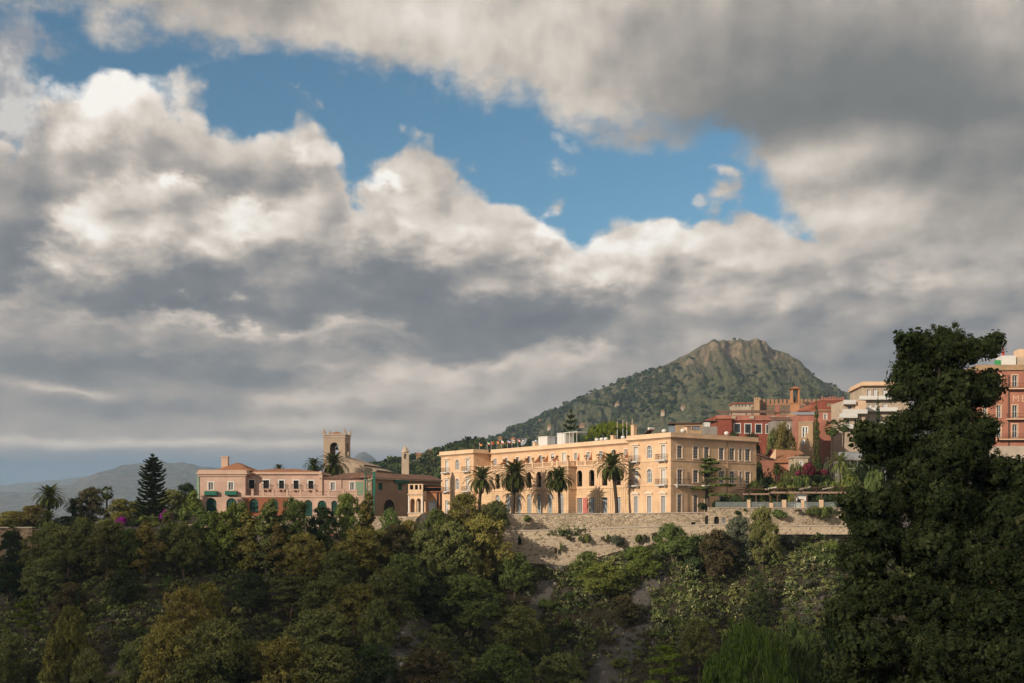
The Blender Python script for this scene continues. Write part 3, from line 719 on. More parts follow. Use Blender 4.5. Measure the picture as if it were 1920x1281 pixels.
def wallM(ox, oy, ang=0.0): return Matrix.Translation((ox, oy, 0)) @ Matrix.Rotation(ang, 4, 'Z')
RS = Matrix(((0, -1, 0, 0), (1, 0, 0, 0), (0, 0, 1, 0), (0, 0, 0, 1)))   # wall running along building +y, facing +x
def sideM(x, y=0): return Matrix.Translation((x, y, 0)) @ RS

# ================================================================== the palace hotel
DX, DY = .590, -.8074                     # facade direction, left to right, in plan
HC = Vector((xa(1257.7, 203), 203, 0))
hotel = empty('palace_hotel', HC, math.atan2(DY, DX), 'long cream and peach three storey hotel with arcades and roof terrace above the stone wall', 'hotel')
def hx(px, v=0.0):
    k = (px - 960) / F
    return -((HC.x - DY * v * 1.0 + 0.0) - k * (HC.y + DX * v)) / (DX - DY * k)
def hs(px):
    k = (px - 960) / F
    return (k * HC.y - HC.x) / (-DY - DX * k)
G0, S1, S2, CT, TP = .62, 5.7, 10.15, 14.15, 15.05
xr0 = hx(1178.5); xl1 = hx(888); xl0 = hx(827); V3, V4, V5 = 4.5, .8, 2.85
xst = hx(1066, V4)
ob = MB()
# openings
def span(pa, pb, v=0.0): return hx(pa, v), hx(pb, v)
rw_top, rw_mid, rw_gnd = [], [], []
for pa, pb in ((1188.4, 1196.2), (1239.8, 1247.8)):
    a, b = span(pa, pb); rw_top.append((a, b, S2 + .08, 12.9)); rw_mid.append((a, b, S1 + .08, 8.5))
a, b = span(1213, 1222.8); arT = (a, b, S2 + .5, 13.0, 1); arM = (a, b, S1 + .45, 8.7, 1)
for pa, pb in ((1188.6, 1196.4), (1213.5, 1221.5), (1239.6, 1247.8)):
    a, b = span(pa, pb); rw_gnd.append((a, b, G0 + .05, 3.75))
ob.wall(xr0, 0, S1, CT, rw_top + rw_mid + [arT, arM]); ob.wall(xr0, 0, -.4, S1 - .0, rw_gnd)
SM = sideM(0, 0); L2 = hs(1418)
def sp(pa, pb): return hs(pa), hs(pb)
s_top = [sp(*q) for q in ((1269.9, 1278.8), (1300, 1309), (1320.5, 1329.3), (1348.2, 1357.2), (1368.3, 1377), (1386, 1390.8), (1397.4, 1406.6))]
s_mid = [sp(*q) for q in ((1270.4, 1279), (1300, 1309), (1320.5, 1329.3), (1348.2, 1357.2), (1368.3, 1377), (1386.5, 1390.5), (1397.8, 1406.6))]
s_gnd = [sp(*q) for q in ((1270.4, 1278), (1300.6, 1308), (1322, 1329), (1348.5, 1357))]
so_ = [(a, b, 10.55, 12.75) for a, b in s_top] + [(a, b, S1 + (.1 if i == 0 else .55), 8.45) for i, (a, b) in enumerate(s_mid)] + [(a, b, G0 + .05, 4.0) for a, b in s_gnd]
ob.M = SM; ob.wall(0, L2, -.4, CT, so_); ob.M = None
cw = [span(p - 3.0, p + 3.0, V3) for p in (928.5, 949, 970.5, 992, 1013, 1079.5, 1103, 1126.6, 1150.8, 1174)]
cd = [span(p - 3.2, p + 3.2, V3) for p in (1036.3, 1057.6)]
c_ops = [(a, b, 11.5, 13.0) for a, b in cw] + [(a, b, S2 + .1, 13.2) for a, b in cd]
ob.M = Matrix.Translation((0, V3, 0)); ob.wall(xl1, xr0, S2 - .3, CT, c_ops); ob.M = None
lw_r = [span(834.7, 841), span(873.8, 880.2)]; lw_a = span(854.2, 861)
l_ops = [(a, b, S2 + .08, 12.9) for a, b in lw_r] + [(a, b, S1 + .08, 8.5) for a, b in lw_r] + [(lw_a[0], lw_a[1], S2 + .5, 13.0, 1), (lw_a[0], lw_a[1], S1 + .45, 8.7, 1)]
l_g = [(a, b, G0 + .05, 3.75) for a, b in (lw_r[0], lw_a, lw_r[1])]
ob.wall(xl0, xl1, S1, CT, l_ops); ob.wall(xl0, xl1, -.4, S1, l_g)
ob.M = sideM(xl1, 0); ob.wall(0, V3, -.4, CT); ob.M = None
# loggia block, left (v = V4) and right (v = V5)
la = [span(p - 5.0, p + 5.0, V4) for p in (933, 952.6, 972.5, 992, 1010.3, 1031, 1052)]
ra = [span(p - 5.4, p + 5.4, V5) for p in (1086.9, 1109.6, 1133.8, 1158.8)]
la = [((a + b) / 2 - .85, (a + b) / 2 + .85) for a, b in la]; ra = [((a + b) / 2 - .85, (a + b) / 2 + .85) for a, b in ra]
ob.M = Matrix.Translation((0, V4, 0)); ob.wall(xl1, xst, S1, S2, [(a, b, S1 + .35, 9.35, 1) for a, b in la], .45)
ob.M = Matrix.Translation((0, V5, 0)); ob.wall(xst, xr0, S1, S2, [(a, b, S1 + .35, 9.3, 1) for a, b in ra], .45)
ob.M = sideM(xst, V4); ob.wall(0, V5 - V4, S1, S2); ob.M = None
# solid masses behind (kept inside the skins)
ob.box(xr0 + .01, -.9, .9, 21.5, -2, CT - .2) if False else None
ob.M = None
ob.build('wall', M['cream'], hotel)
bb = MB(); bb.M = Matrix.Translation((0, V4, 0)); lg = [((a + b) / 2 - .78, (a + b) / 2 + .78, G0 + .05, 4.75, 1) for a, b in la]; bb.wall(xl1, xst, -.4, S1, lg, .35)
bb.M = Matrix.Translation((0, V5, 0)); rg = [((a + b) / 2 - .85, (a + b) / 2 + .85, G0 + .05, 3.75) for a, b in ra]; bb.wall(xst, xr0, -.4, S1, rg, .35)
bb.M = sideM(xst, V4); bb.wall(0, V5 - V4, -.4, S1); bb.M = None
bb.build('ground_floor_wall', M['cream_base'], hotel)
# loggia interiors: back wall, floor, ceiling
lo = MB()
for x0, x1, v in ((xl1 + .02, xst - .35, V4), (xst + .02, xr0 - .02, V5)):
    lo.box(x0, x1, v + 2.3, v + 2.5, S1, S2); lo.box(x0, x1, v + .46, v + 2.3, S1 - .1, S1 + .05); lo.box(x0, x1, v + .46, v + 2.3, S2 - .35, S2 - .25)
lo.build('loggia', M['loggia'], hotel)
for arr, v in ((la, V4), (ra, V5)):
    for a, b in arr: MB().box((a + b) / 2 - .2, (a + b) / 2 + 1.0, v + 2.24, v + 2.297, S1 + .06, S1 + 2.7).build('loggia_door', M['dark'], hotel)
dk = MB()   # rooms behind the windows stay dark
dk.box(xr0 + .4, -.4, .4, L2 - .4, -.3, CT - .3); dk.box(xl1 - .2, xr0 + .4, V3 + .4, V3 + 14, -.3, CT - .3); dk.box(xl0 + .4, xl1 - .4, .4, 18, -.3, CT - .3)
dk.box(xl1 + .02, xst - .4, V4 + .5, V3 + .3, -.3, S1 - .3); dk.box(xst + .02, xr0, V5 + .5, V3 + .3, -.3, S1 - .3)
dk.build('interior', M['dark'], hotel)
sl = MB(); sl.box(xl1, xst, V4 - .0, V3 + .02, S2 - .24, S2 + .02); sl.box(xst + .002, xr0, V5 - .0, V3 + .02, S2 - .24, S2 + .018)
sl.build('terrace_floor', M['cream_trim'], hotel)
rf = MB(); rf.box(xl0 + .3, xl1 - .3, .3, 18, CT, TP - .4); rf.box(xl1 - .3, xr0 + .3, V3 + .3, V3 + 15, CT, TP - .42); rf.box(xr0 + .3, -.3, .3, L2 - .3, CT, TP - .38)
rf.build('roof', M['beige'], hotel)
# cornices and string courses
cn = MB()
def corn(x0, x1, v, e0=1, e1=1, z=CT, back=None):
    for o, za_, zb in ((.10, z - .30, z - .14), (.34, z - .14, z + .02), (.62, z + .02, z + .20), (.30, z + .20, TP)):
        cn.box(x0 - o * e0, x1 + o * e1, v - o, v + .35, za_, zb)
corn(xr0, 0, 0); corn(xl0, xl1, 0); corn(xl1 + .65, xr0 - .65, V3, 0, 0)
cn.M = SM
for o, za_, zb in ((.10, CT - .30, CT - .14), (.34, CT - .14, CT + .02), (.62, CT + .02, CT + .20), (.30, CT + .20, TP)): cn.box(.36, L2 + o, -o, .35, za_, zb)
cn.M = sideM(xl1, 0)
for o, za_, zb in ((.10, CT - .30, CT - .14), (.34, CT - .14, CT + .02), (.62, CT + .02, CT + .20), (.30, CT + .20, TP)): cn.box(.36, V3 - .63, -o, .35, za_, zb)
cn.M = None; cn.build('cornice', M['cream_trim'], hotel)
st = MB()
for z in (S1, S2):
    st.box(xr0 - .06, .06, -.12, -.003, z - .14, z + .04); st.box(xl0 - .06, xl1 + .06, -.12, -.003, z - .14, z + .04)
    st.M = SM; st.box(.07, L2, -.10, -.003, z - .14, z + .03); st.M = None
for x0, x1, v in ((xl1 + .07, xst, V4), (xst + .4, xr0 - .07, V5)):
    st.box(x0, x1, v - .16, v - .003, S1 - .16, S1 + .10); st.box(x0, x1, v - .30, v - .003, S2 - .12, S2 + .06); st.box(x0, x1, v - .12, v - .004, S2 - .42, S2 - .14)
st.M = sideM(xst, V4); st.box(-.30, V5 - V4, -.3, -.003, S2 - .12, S2 + .06); st.box(-.16, V5 - V4, -.16, -.003, S1 - .16, S1 + .1); st.M = None
st.build('string_course', M['cream_trim'], hotel)
pl = MB()   # pilasters between the arches
for arr, v, x0 in ((la, V4, xl1), (ra, V5, xst)):
    cs = [(a + b) / 2 for a, b in arr]; mids = [(p + q) / 2 for p, q in zip(cs, cs[1:])] + [cs[-1] + 1.9 if v == V4 else cs[-1] + 1.7, cs[0] - 1.7]
    for m_ in mids:
        for o_ in (-.42, .18):
            pl.box(m_ + o_, m_ + o_ + .24, v - .09, v - .003, G0, S1 - .17); pl.box(m_ + o_, m_ + o_ + .24, v - .09, v - .003, S1 + .11, S2 - .43)
    for c_ in cs:                                    # raised archivolts, upper floor
        o1 = outline(c_ - 1.1, c_ + 1.1, S1 + .36, 9.6, 1); o0 = outline(c_ - .86, c_ + .86, S1 + .36, 9.36, 1)
        for i in range(1, len(o1)):
            j = (i + 1) % len(o1)
            if j == 0: continue
            a, b2, c2_, d2 = o1[i], o1[j], o0[j], o0[i]
            pl.face([(a[0], v - .05, a[1]), (b2[0], v - .05, b2[1]), (c2_[0], v - .05, c2_[1]), (d2[0], v - .05, d2[1])])
            pl.face([(b2[0], v - .05, b2[1]), (a[0], v - .05, a[1]), (a[0], v, a[1]), (b2[0], v, b2[1])])
        zt_ = 4.95
        o1 = outline(c_ - 1.02, c_ + 1.02, 2.6, zt_, 1); o0 = outline(c_ - .84, c_ + .84, 2.6, zt_ - .18, 1)
        for i in range(1, len(o1)):
            j = (i + 1) % len(o1)
            if j == 0: continue
            a, b2, c2_, d2 = o1[i], o1[j], o0[j], o0[i]
            pl.face([(a[0], v - .04, a[1]), (b2[0], v - .04, b2[1]), (c2_[0], v - .04, c2_[1]), (d2[0], v - .04, d2[1])])
pl.build('pilasters', M['cream_trim'], hotel)
# windows
for (a, b, c, d) in rw_top + rw_mid: window(hotel, I4, a, b, c, d, 0, .32, 'surround', 'white', 'shutter_w', 2, 1, 'hood')
for o in (arT, arM): window(hotel, I4, *o[:4], 1, .32, 'surround', 'white', 'glass_sky', 2, 2)
for (a, b, c, d) in rw_gnd: window(hotel, I4, a, b, c, d, 0, .32, 'surround', 'shutter_w', 'glass_sky', 3, 1, 'ped')
for (a, b, c, d) in l_ops[:4]: window(hotel, I4, a, b, c, d, 0, .32, 'surround', 'white', 'shutter_w', 2, 1, 'hood')
for o in l_ops[4:]: window(hotel, I4, *o[:4], 1, .32, 'surround', 'white', 'glass_sky', 2, 2)
for (a, b, c, d) in l_g: window(hotel, I4, a, b, c, d, 0, .32, 'surround', 'shutter_w', 'shutter_w', 3, 1)
for i, o in enumerate(so_): window(hotel, SM, *o[:4], 0, .26, 'surround', 'white', 'glass', 1 if i in (5, 12) else 2, 4 if i < 14 else 5, 'sill' if i < 14 else '')
CM = Matrix.Translation((0, V3, 0))
for (a, b, c, d) in c_ops: window(hotel, CM, a, b, c, d, 0, .28, 'surround', 'white', 'shutter_w' if d > 13.1 else 'glass_sky', 2, 1)
LM = Matrix.Translation((0, V4, 0)); RM = Matrix.Translation((0, V5, 0))
for o in lg: window(hotel, LM, *o[:4], 1, .35, None, 'white', 'glass_sky', 3, 1, 'curtain')
for i, o in enumerate(rg): window(hotel, RM, *o[:4], 0, .35, 'cream_trim', 'shutter_w', 'glass' if i == 0 else 'glass_sky', 4, 1)
for arr, v in ((la, V4), (ra, V5)):
    for a, b in arr:
        r = MB(); railing(r, a + .02, b - .02, v + .2, v + .3, S1 + .36, .95, .14); r.build('railing', M['iron'], hotel)
# blind niches on the side
for (pa, pb), z0, z1 in (((1288, 1292), S1 + 1.2, 8.1), ((1288, 1292), G0 + .3, 4.0)):
    a, b = sp(pa, pb); n_ = MB(); n_.M = SM; ring(n_, [(a, z0), (b, z0), (b, z1), (a, z1)], .12, -.05, -.004, 1e9, 1e9) if False else n_.box(a, b, -.05, -.004, z0, z1)
    n_.build('blind_window', M['tan'], hotel)
for (a, b, *_r) in rw_top[:2]:
    for z in (S1, S2): balcony(hotel, I4, (a + b) / 2, 2.5, z + .08)
for a, b in lw_r:
    for z in (S1, S2): balcony(hotel, I4, (a + b) / 2, 2.6, z + .08)
for (pa, pb) in ((1264, 1290.5), (1315, 1338)):
    a, b = sp(pa, pb); balcony(hotel, SM, (a + b) / 2, b - a, S1 + .06, .8)
# roof terrace: balustrade with piers, flower pots and terracotta sails
def terrace(pts, v, x0, x1, sails):
    xs_ = [x0 + .25] + [hx(p, v) for p in pts] + [x1 - .25]
    bs = MB()
    for x in xs_: bs.box(x - .24, x + .24, v - .12, v + .28, S2 + .02, S2 + 1.2)
    for x in xs_: bs.box(x - .3, x + .3, v - .18, v + .34, S2 + 1.2, S2 + 1.3)
    for a, b in zip(xs_, xs_[1:]): bal_stone(bs, a + .24, b - .24, v + .08, S2 + .02, 1.0, .2, .3)
    bs.build('balustrade', M['cream_trim'], hotel)
    for x in xs_[1:]:
        pt = MB(); pt.lathe([(.12, S2 + 1.302), (.22, S2 + 1.55), (.24, S2 + 1.6), (.2, S2 + 1.6)], 8, (x, v + .08)); p_ = pt.build('flower_pot', M['clay'], hotel)
        P, A, B, T = scatter([(x, v + .08, S2 + 1.85, .34, .34, .3)], 14, 8, .14, .1, int(abs(x) * 31)); ln('plant', leafmesh('plant', P, A, B, T, leafmat('pot_leaf', (.03, .05, .015), (.09, .12, .04))), p_)
    for p in sails:
        x = hx(p, v); n = 10; top = []
        for i in range(n + 1):
            t_ = i / n; top.append((v + .35 + (V3 - v - .36) * t_, S2 + 1.05 + 1.75 * t_ ** 2.6 + (.0)))
        s_ = MB()
        for sx in (-.11, .11):
            for (ya, za_), (yb, zb) in zip(top, top[1:]):
                q = [(x + sx, ya, S2 + .03), (x + sx, yb, S2 + .03), (x + sx, yb, zb), (x + sx, ya, za_)]
                s_.face(q if sx > 0 else q[::-1])
        for (ya, za_), (yb, zb) in zip(top, top[1:]): s_.face([(x - .11, ya, za_), (x + .11, ya, za_), (x + .11, yb, zb), (x - .11, yb, zb)])
        s_.face([(x - .11, top[0][0], S2 + .03), (x + .11, top[0][0], S2 + .03), (x + .11, top[0][0], top[0][1]), (x - .11, top[0][0], top[0][1])])
        s_.build('curved_partition', M['peach'], hotel)
terrace([923, 945, 965, 986.5, 999, 1018.5, 1036, 1045], V4, xl1 + .2, xst, (922, 943, 964, 985, 1001, 1018.5))
bs = MB(); bs.M = sideM(xst, V4); bal_stone(bs, .3, V5 - V4, .12, S2 + .02, 1.0, .2, .3); bs.build('balustrade', M['cream_trim'], hotel)
terrace([1098, 1121, 1143, 1165], V5, xst, xr0, (1074, 1097.5, 1120.5, 1143, 1165))
# drainpipes
dp = MB()
for x, v, z0, z1 in ((xl1 + .25, V3 - .1, S2, CT - .3), (xr0 - .3, V3 - .1, S2, CT - .3)): dp.tube([(x, v, z0), (x, v, z1)], .07, 6)
dp.M = SM; xx = hs(1363); dp.tube([(xx, -.1, G0), (xx, -.1, CT - .3)], .07, 6); dp.M = None
dp.build('drainpipe', M['tan'], hotel)
# roof chimneys
for x, y, h in ((-2.0 + hx(1258), 6.0, 1.2), (hx(1187, 3), 3.2, 2.2), (hx(1150, 8), 8.0, 1.1), (hx(1000, 7), 7.5, 1.2)):
    c_ = MB(); c_.box(x - .4, x + .4, y - .4, y + .4, TP - .5, TP + h); c_.box(x - .5, x + .5, y - .5, y + .5, TP + h, TP + h + .12); c_.build('chimney', M['cream_trim'], hotel)
rt = MB(); rt.hip(hx(1190, 6), hx(1245, 6), 5.2, 12, TP + .1, TP + 1.0, .4); rt.box(hx(1190, 6), hx(1245, 6), 5.2, 12, TP - .4, TP - .03); rt.build('tiled_roof', M['tile_red'], hotel)
pink_cloth = MB(); a, b = span(1094.2, 1102.6, V5); pink_cloth.box(a, b, V5 - .16, V5 - .12, G0 + .1, 3.75); o = pink_cloth.build('hanging_cloth', M['pinkcloth']); o.matrix_world = hotel.matrix_basis
tag(o, 'faded pink cloth hanging between two ground floor doors', 'cloth')
# ------------------------------------------------------------------ generic building placed by plan position
class Bld:
    def __init__(s, name, label, cat, px0, px1, Y, depth, z0, z1, th=0.0, group=None):
        s.Y = Y; s.th = R(th); s.c, s.s = math.cos(s.th), math.sin(s.th); s.X0 = xa(px0, Y); s.z0, s.z1, s.d = z0, z1, depth
        s.o = empty(name, (s.X0, Y, 0), s.th, label, cat, group); s.w = s.fx(px1)
    def fx(s, px, v=0.0):
        k = (px - 960) / F; return (k * (s.Y + s.c * v) - s.X0 + s.s * v) / (s.c - k * s.s)
    def fz(s, px, py, v=0.0): return (HZ - py) / F * (s.Y + s.s * s.fx(px, v) + s.c * v)
    def ops(s, L, v=0.0):
        r = []
        for q in L:
            m_ = (q[0] + q[1]) / 2; r.append((s.fx(q[0], v), s.fx(q[1], v), max(s.fz(m_, q[3], v), s.z0 + .02), s.fz(m_, q[2], v)) + tuple(q[4:5]))
        return r
    def walls(s, mat, ops=(), x0=0, x1=None, v=0.0, d=None, z0=None, z1=None, name='wall', depth=.25, rops=()):
        x1 = s.w if x1 is None else x1; d = s.d if d is None else d; z0 = s.z0 if z0 is None else z0; z1 = s.z1 if z1 is None else z1
        b = MB(); b.M = Matrix.Translation((0, v, 0)); b.wall(x0, x1, z0, z1, ops, depth); b.M = sideM(x1, v); b.wall(0, d, z0, z1, rops, depth); b.M = None
        b.face([(x0, v + d, z0), (x0, v, z0), (x0, v, z1), (x0, v + d, z1)]); b.face([(x1, v + d, z0), (x0, v + d, z0), (x0, v + d, z1), (x1, v + d, z1)])
        b.face([(x0, v, z1), (x1, v, z1), (x1, v + d, z1), (x0, v + d, z1)])
        o = b.build(name, mat, s.o)
        if len(ops) + len(rops):
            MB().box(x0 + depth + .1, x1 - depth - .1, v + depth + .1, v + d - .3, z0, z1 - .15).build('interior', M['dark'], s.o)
        return o
    def wins(s, ops, v=0.0, **k):
        for q in ops: window(s.o, Matrix.Translation((0, v, 0)), *q[:4], q[4] if len(q) > 4 else 0, k.get('depth', .25), k.get('sur', 'white'), k.get('fr', 'white'), k.get('pane', 'glass'), k.get('cols', 2), k.get('rows', 2), k.get('style', ''))
    def eave(s, mat, x0=0, x1=None, v=0.0, d=None, z=None, h=.5, o=.35, name='cornice'):
        x1 = s.w if x1 is None else x1; d = s.d if d is None else d; z = s.z1 if z is None else z
        b = MB(); b.box(x0 - o, x1 + o, v - o, v + d + o, z, z + h * .55); b.box(x0 - o * .5, x1 + o * .5, v - o * .5, v + d + o * .5, z - h * .45, z - .001) if False else b.box(x0 - o * .5, x1 + o * .5, v - o * .5, v - .002, z - h * .45, z - .002)
        return b.build(name, mat, s.o)
    def part(s, name, mat, b): return b.build(name, mat, s.o)

# ================================================================== pink convent building
pk = Bld('convent_building', 'long pink two storey building with green netted arches and a tiled roof', 'building', 374, 690, 226, 14, -4.0, 8.4)
o1 = pk.ops([(391, 400, 904.5, 919), (428.5, 437.5, 904.5, 919), (386.6, 406, 933.6, 966, 1), (424.6, 444, 934, 966, 1)])
xb = pk.fx(460)
pk.walls(M['pink'], o1, 0, xb, 0, 14)
pk.wins(o1[:2], cols=3, rows=1, sur='white', pane='dark'); pk.wins(o1[2:], sur=None, fr='greendoor', pane='greendoor', cols=2, rows=2)
b = MB(); b.box(-.45, xb + .45, -.45, 14, 8.4, 8.75); b.box(-.3, xb + .3, -.3, 14, 8.752, 9.3); pk.part('cornice', M['pink_trim'], b); pk.part('string_course', M['pink_trim'], MB().box(-.2, xb + .2, -.2, -.003, 8.0, 8.398))
b = MB(); b.box(-.5, -.02, -.12, .1, -1.4, 8.0); pk.part('scaffold_netting', M['green_pale'], b)
for pa, pb in ((385, 408), (423.5, 445)):
    b = MB(); x0, x1 = pk.fx(pa), pk.fx(pb); z = pk.fz(pa, 928.5); b.box(x0, x1, -.75, -.003, z, z + .1); b.box(x0, x1, -.78, -.70, z + .1, z + .8); b.box(x0, x0 + .05, -.70, -.003, z + .1, z + .8); b.box(x1 - .05, x1, -.70, -.003, z + .1, z + .8)
    pk.part('netted_balcony', M['green_net'], b)
# recessed upper floor behind the terrace
o2 = pk.ops([(466.8, 477, 900, 916), (493.8, 504.6, 900.5, 916.5), (523.3, 532.5, 901, 916.5), (550.4, 560, 901, 917), (578.2, 587.8, 901.5, 917)], 2.2)
zt = pk.fz(530, 930)
xm = pk.fx(600, 2.2)
pk.walls(M['pink'], o2, xb, xm, 2.2, 11.8, zt - .3, 8.5)
pk.wins(o2, 2.2, cols=2, rows=2, pane='dark', fr='dark', sur='white')
for q in o2: balcony(pk.o, Matrix.Translation((0, 2.2, 0)), (q[0] + q[1]) / 2, 1.7, q[2] - .02, .6, 'pink_trim')
b = MB(); b.box(xb + .4, xm + .4, 1.8, 14, 8.5, 8.95); pk.part('cornice', M['pink_trim'], b)
b = MB(); b.hip(xb - 2, xm, 2.4, 14, 9.0, 9.85, .2); pk.part('tiled_roof', M['tile'], b)
b = MB(); b.hip(2.6, xb + .6, 2.0, 13, 9.302, 11.0, .1); pk.part('tiled_roof', M['tile'], b)
b = MB(); x0 = pk.fx(415, 4); b.box(x0, x0 + 1.3, 4, 5.2, 9.4, 12.0); b.box(x0 - .1, x0 + 1.4, 3.9, 5.3, 12.0, 12.2); pk.part('chimney', M['pink_trim'], b)
# lower, darker right half of the upper floor
xe = pk.fx(682)
o3 = pk.ops([(620, 628, 904.5, 919.5), (656.8, 664.6, 904.5, 919.5)], 2.2)
pk.walls(M['pink'], o3, xm + .02, xe, 2.2, 10, zt - .3, 7.6, 'wall'); pk.wins(o3, 2.2, cols=3, rows=1, pane='dark')
b = MB(); b.box(xm - .2, xm + .5, 1.9, 2.5, zt, 9.1); pk.part('corner_pier', M['pink_trim'], b)
b = MB(); b.hip(xm + .3, xe + 3.5, 2.2, 12.0, 7.7, 9.0, .35); pk.part('tiled_roof', M['tile_dark'], b)
b = MB(); x0 = pk.fx(640, 2.2); b.tube([(x0, 2.1, zt), (x0, 2.1, 7.5)], .08, 6); pk.part('drainpipe', M['pink_trim'], b)
b = MB(); x0, x1 = pk.fx(664.8, 2.2) + .3, xe; b.box(x0, x1, 2.13, 2.197, zt + .2, 7.0); pk.part('pale_panel', M['green_pale'], b)
# terrace floor level and arcade below
xt = pk.fx(540, -.6); xw = pk.fx(452, -.6)
o4 = pk.ops([(468, 484.5, 935, 960, 1), (503.5, 521.5, 935.5, 960, 1)], -.6); o5 = pk.ops([(542.6, 557, 936.5, 968, 1), (570, 585.5, 937.5, 968, 1), (595.6, 611.8, 938.5, 967, 1), (621.3, 632.5, 939, 967, 1), (648, 662, 939, 967, 1)], -.6)
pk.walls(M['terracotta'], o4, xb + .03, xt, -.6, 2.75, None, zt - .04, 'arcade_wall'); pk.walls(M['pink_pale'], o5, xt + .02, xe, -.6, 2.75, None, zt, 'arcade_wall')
pk.wins(o4 + o5, -.6, sur=None, fr='greendoor', pane='greendoor', cols=2, rows=2)
b = MB(); b.box(xb + .02, xe + .1, -.75, -.602, zt - .3, zt + .06); pk.part('string_course', M['pink_trim'], b)
b = MB(); ps = [pk.fx(p, -.4) for p in (473.5, 493, 512, 538.6, 563.6, 589.7, 616.5, 643, 668)]
for x in ps: pk.part('terrace_pillar', M['pink_trim'], MB().box(x - .22, x + .22, -.55, -.1, zt + .01, zt + 1.25).box(x - .28, x + .28, -.6, -.05, zt + 1.25, zt + 1.34))
b = MB()
for x0, x1 in zip([xb] + ps, ps + [xe]): railing(b, x0 + .22, x1 - .22, -.35, -.30, zt, .9, .2)
pk.part('railing', M['iron'], b)
b = MB(); b.box(pk.fx(562, -.8), pk.fx(603, -.8), -.95, -.76, -2.5, -.3); b.box(pk.fx(700, 2), pk.fx(700, 2) + 4, -.9, -.7, -3, -1) if False else None; pk.part('green_netting', M['green_net'], b)
# base wall of the convent
cb = MB(); cb.box(0, 52, 0, .8, -7.5, .1); o = cb.build('garden_stone_wall', M['stone']); o.location = (xa(338, 217), 217, 0); tag(o, 'low grey stone wall under the left end of the pink building', 'wall')
# ------------------------------------------------------------------ scaffold corner with green netting
sf = empty('scaffold_tower', (xa(684.5, 220.8), 220.8, 0), 0, 'green netted scaffold tower at the corner between pink and brown buildings', 'scaffold')
b = MB()
for x in (0, 1.7):
    for y in (0, 1.2): b.tube([(x, y, -3), (x, y, 8.8)], .06, 6)
for z in (-1, 1, 3, 5, 7, 8.6):
    b.box(-.05, 1.75, -.04, .04, z, z + .08); b.box(-.05, 1.75, 1.16, 1.24, z, z + .08); b.tube([(0, 0, z), (1.7, 0, z + 1.8)], .035, 5) if z < 7 else None
b.build('poles', M['green_net'], sf)
b = MB(); b.box(.1, 1.6, .05, 1.15, -2.9, 8.4); 
b = MB(); b.box(.25, 1.5, 1.5, 1.8, -3, 8.0); b.build('lit_wall', M['beige'], sf)
b = MB(); b.box(-.08, .1, -.1, -.05, -2.5, 7.6); b.box(1.55, 2.0, -.1, -.05, 4.2, 8.6); b.box(1.2, 1.9, -.1, -.05, -2.6, 1.0); b.build('netting', M['green_net'], sf)
# ------------------------------------------------------------------ brown building in the shade
br = Bld('cloister_building', 'shaded brown plaster building with a large arched opening and two green shutters', 'building', 697, 826, 222, 2.2, -4.0, 7.35, 55)
o6 = br.ops([(709.6, 717.2, 905.8, 919, 0), (746.7, 753.5, 906.5, 919.2, 0), (719.2, 739.8, 936.4, 968.5, 1)])
br.walls(M['brownwall'], o6)
br.wins(o6[:2], sur=None, fr='green_net', pane='green_net', cols=2, rows=5); br.wins(o6[2:], sur='brownwall', fr='dark', pane='dark', cols=3, rows=3)
b = MB(); b.box(-.3, br.w, -.5, 0, 7.35, 7.62); br.part('eave', M['beige'], b)
b = MB(); b.prism([(-.5, 7.63), (br.w + .5, 7.63), (br.w + .5, 7.8), (-.5, 7.8)], -.6, -.45) if False else b.face([(-.5, -.62, 7.64), (br.w, -.62, 7.64), (br.w, 2.6, 8.75), (-.5, 2.6, 8.75)]); b.face([(-.5, 2.6, 8.75), (br.w, 2.6, 8.75), (br.w, 5.8, 7.64), (-.5, 5.8, 7.64)]); b.face([(-.5, -.62, 7.64), (-.5, 2.6, 8.75), (-.5, 5.8, 7.64)]); br.part('tiled_roof', M['tile_dark'], b)
b = MB(); b.box(br.fx(739), br.fx(764), -.35, -.1, 6.75, 7.34); br.part('green_netting', M['green_net'], b)
b = MB(); b.box(-.2, br.fx(745), -.3, -.003, -3.8, .02); br.part('base', M['greyplaster'], b)
b = MB(); x0 = br.fx(768); b.box(x0, br.w, -.2, .05, 5.9, 6.5); b.box(x0 + .2, br.w, -.12, -.003, 3.2, 5.88); br.part('glazed_veranda', M['dark'], b)
# ------------------------------------------------------------------ loggia bay, sunlit
lg_ = empty('loggia_bay', (xa(765.5, 222), 222, 0), R(-22), 'sunlit cream loggia bay with white corner columns and twin pointed arches', 'building')
w_ = 3.15; zb_, z1_, z2_, z3_ = -4.2, .75, 4.0, 5.3
b = MB(); b.wall(0, w_, z1_, z3_ - .3, [(.42, 1.42, z1_ + .1, 3.55, 1.25), (1.75, 2.75, z1_ + .1, 3.55, 1.25)], .3); b.wall(0, w_, zb_, z1_, [], .3)
b.M = sideM(w_); b.wall(0, 1.6, zb_, z3_ - .3, [(.35, 1.2, z1_ + .1, 3.4, 1)], .3)
b.M = Matrix.Translation((0, 4.2, 0)) @ Matrix.Rotation(R(-90), 4, 'Z') if False else Matrix(((0, 1, 0, 0), (-1, 0, 0, 4.6), (0, 0, 1, 0), (0, 0, 0, 1)))
b.wall(0, 4.6, zb_, z3_ - .3, [(.4, 1.5, z1_ + .1, 3.4, 1.2), (2.0, 3.1, z1_ + .1, 3.4, 1.2), (1.2, 4.2, -3.2, .1, 1)], .3); b.M = None
b.build('wall', M['cream'], lg_)
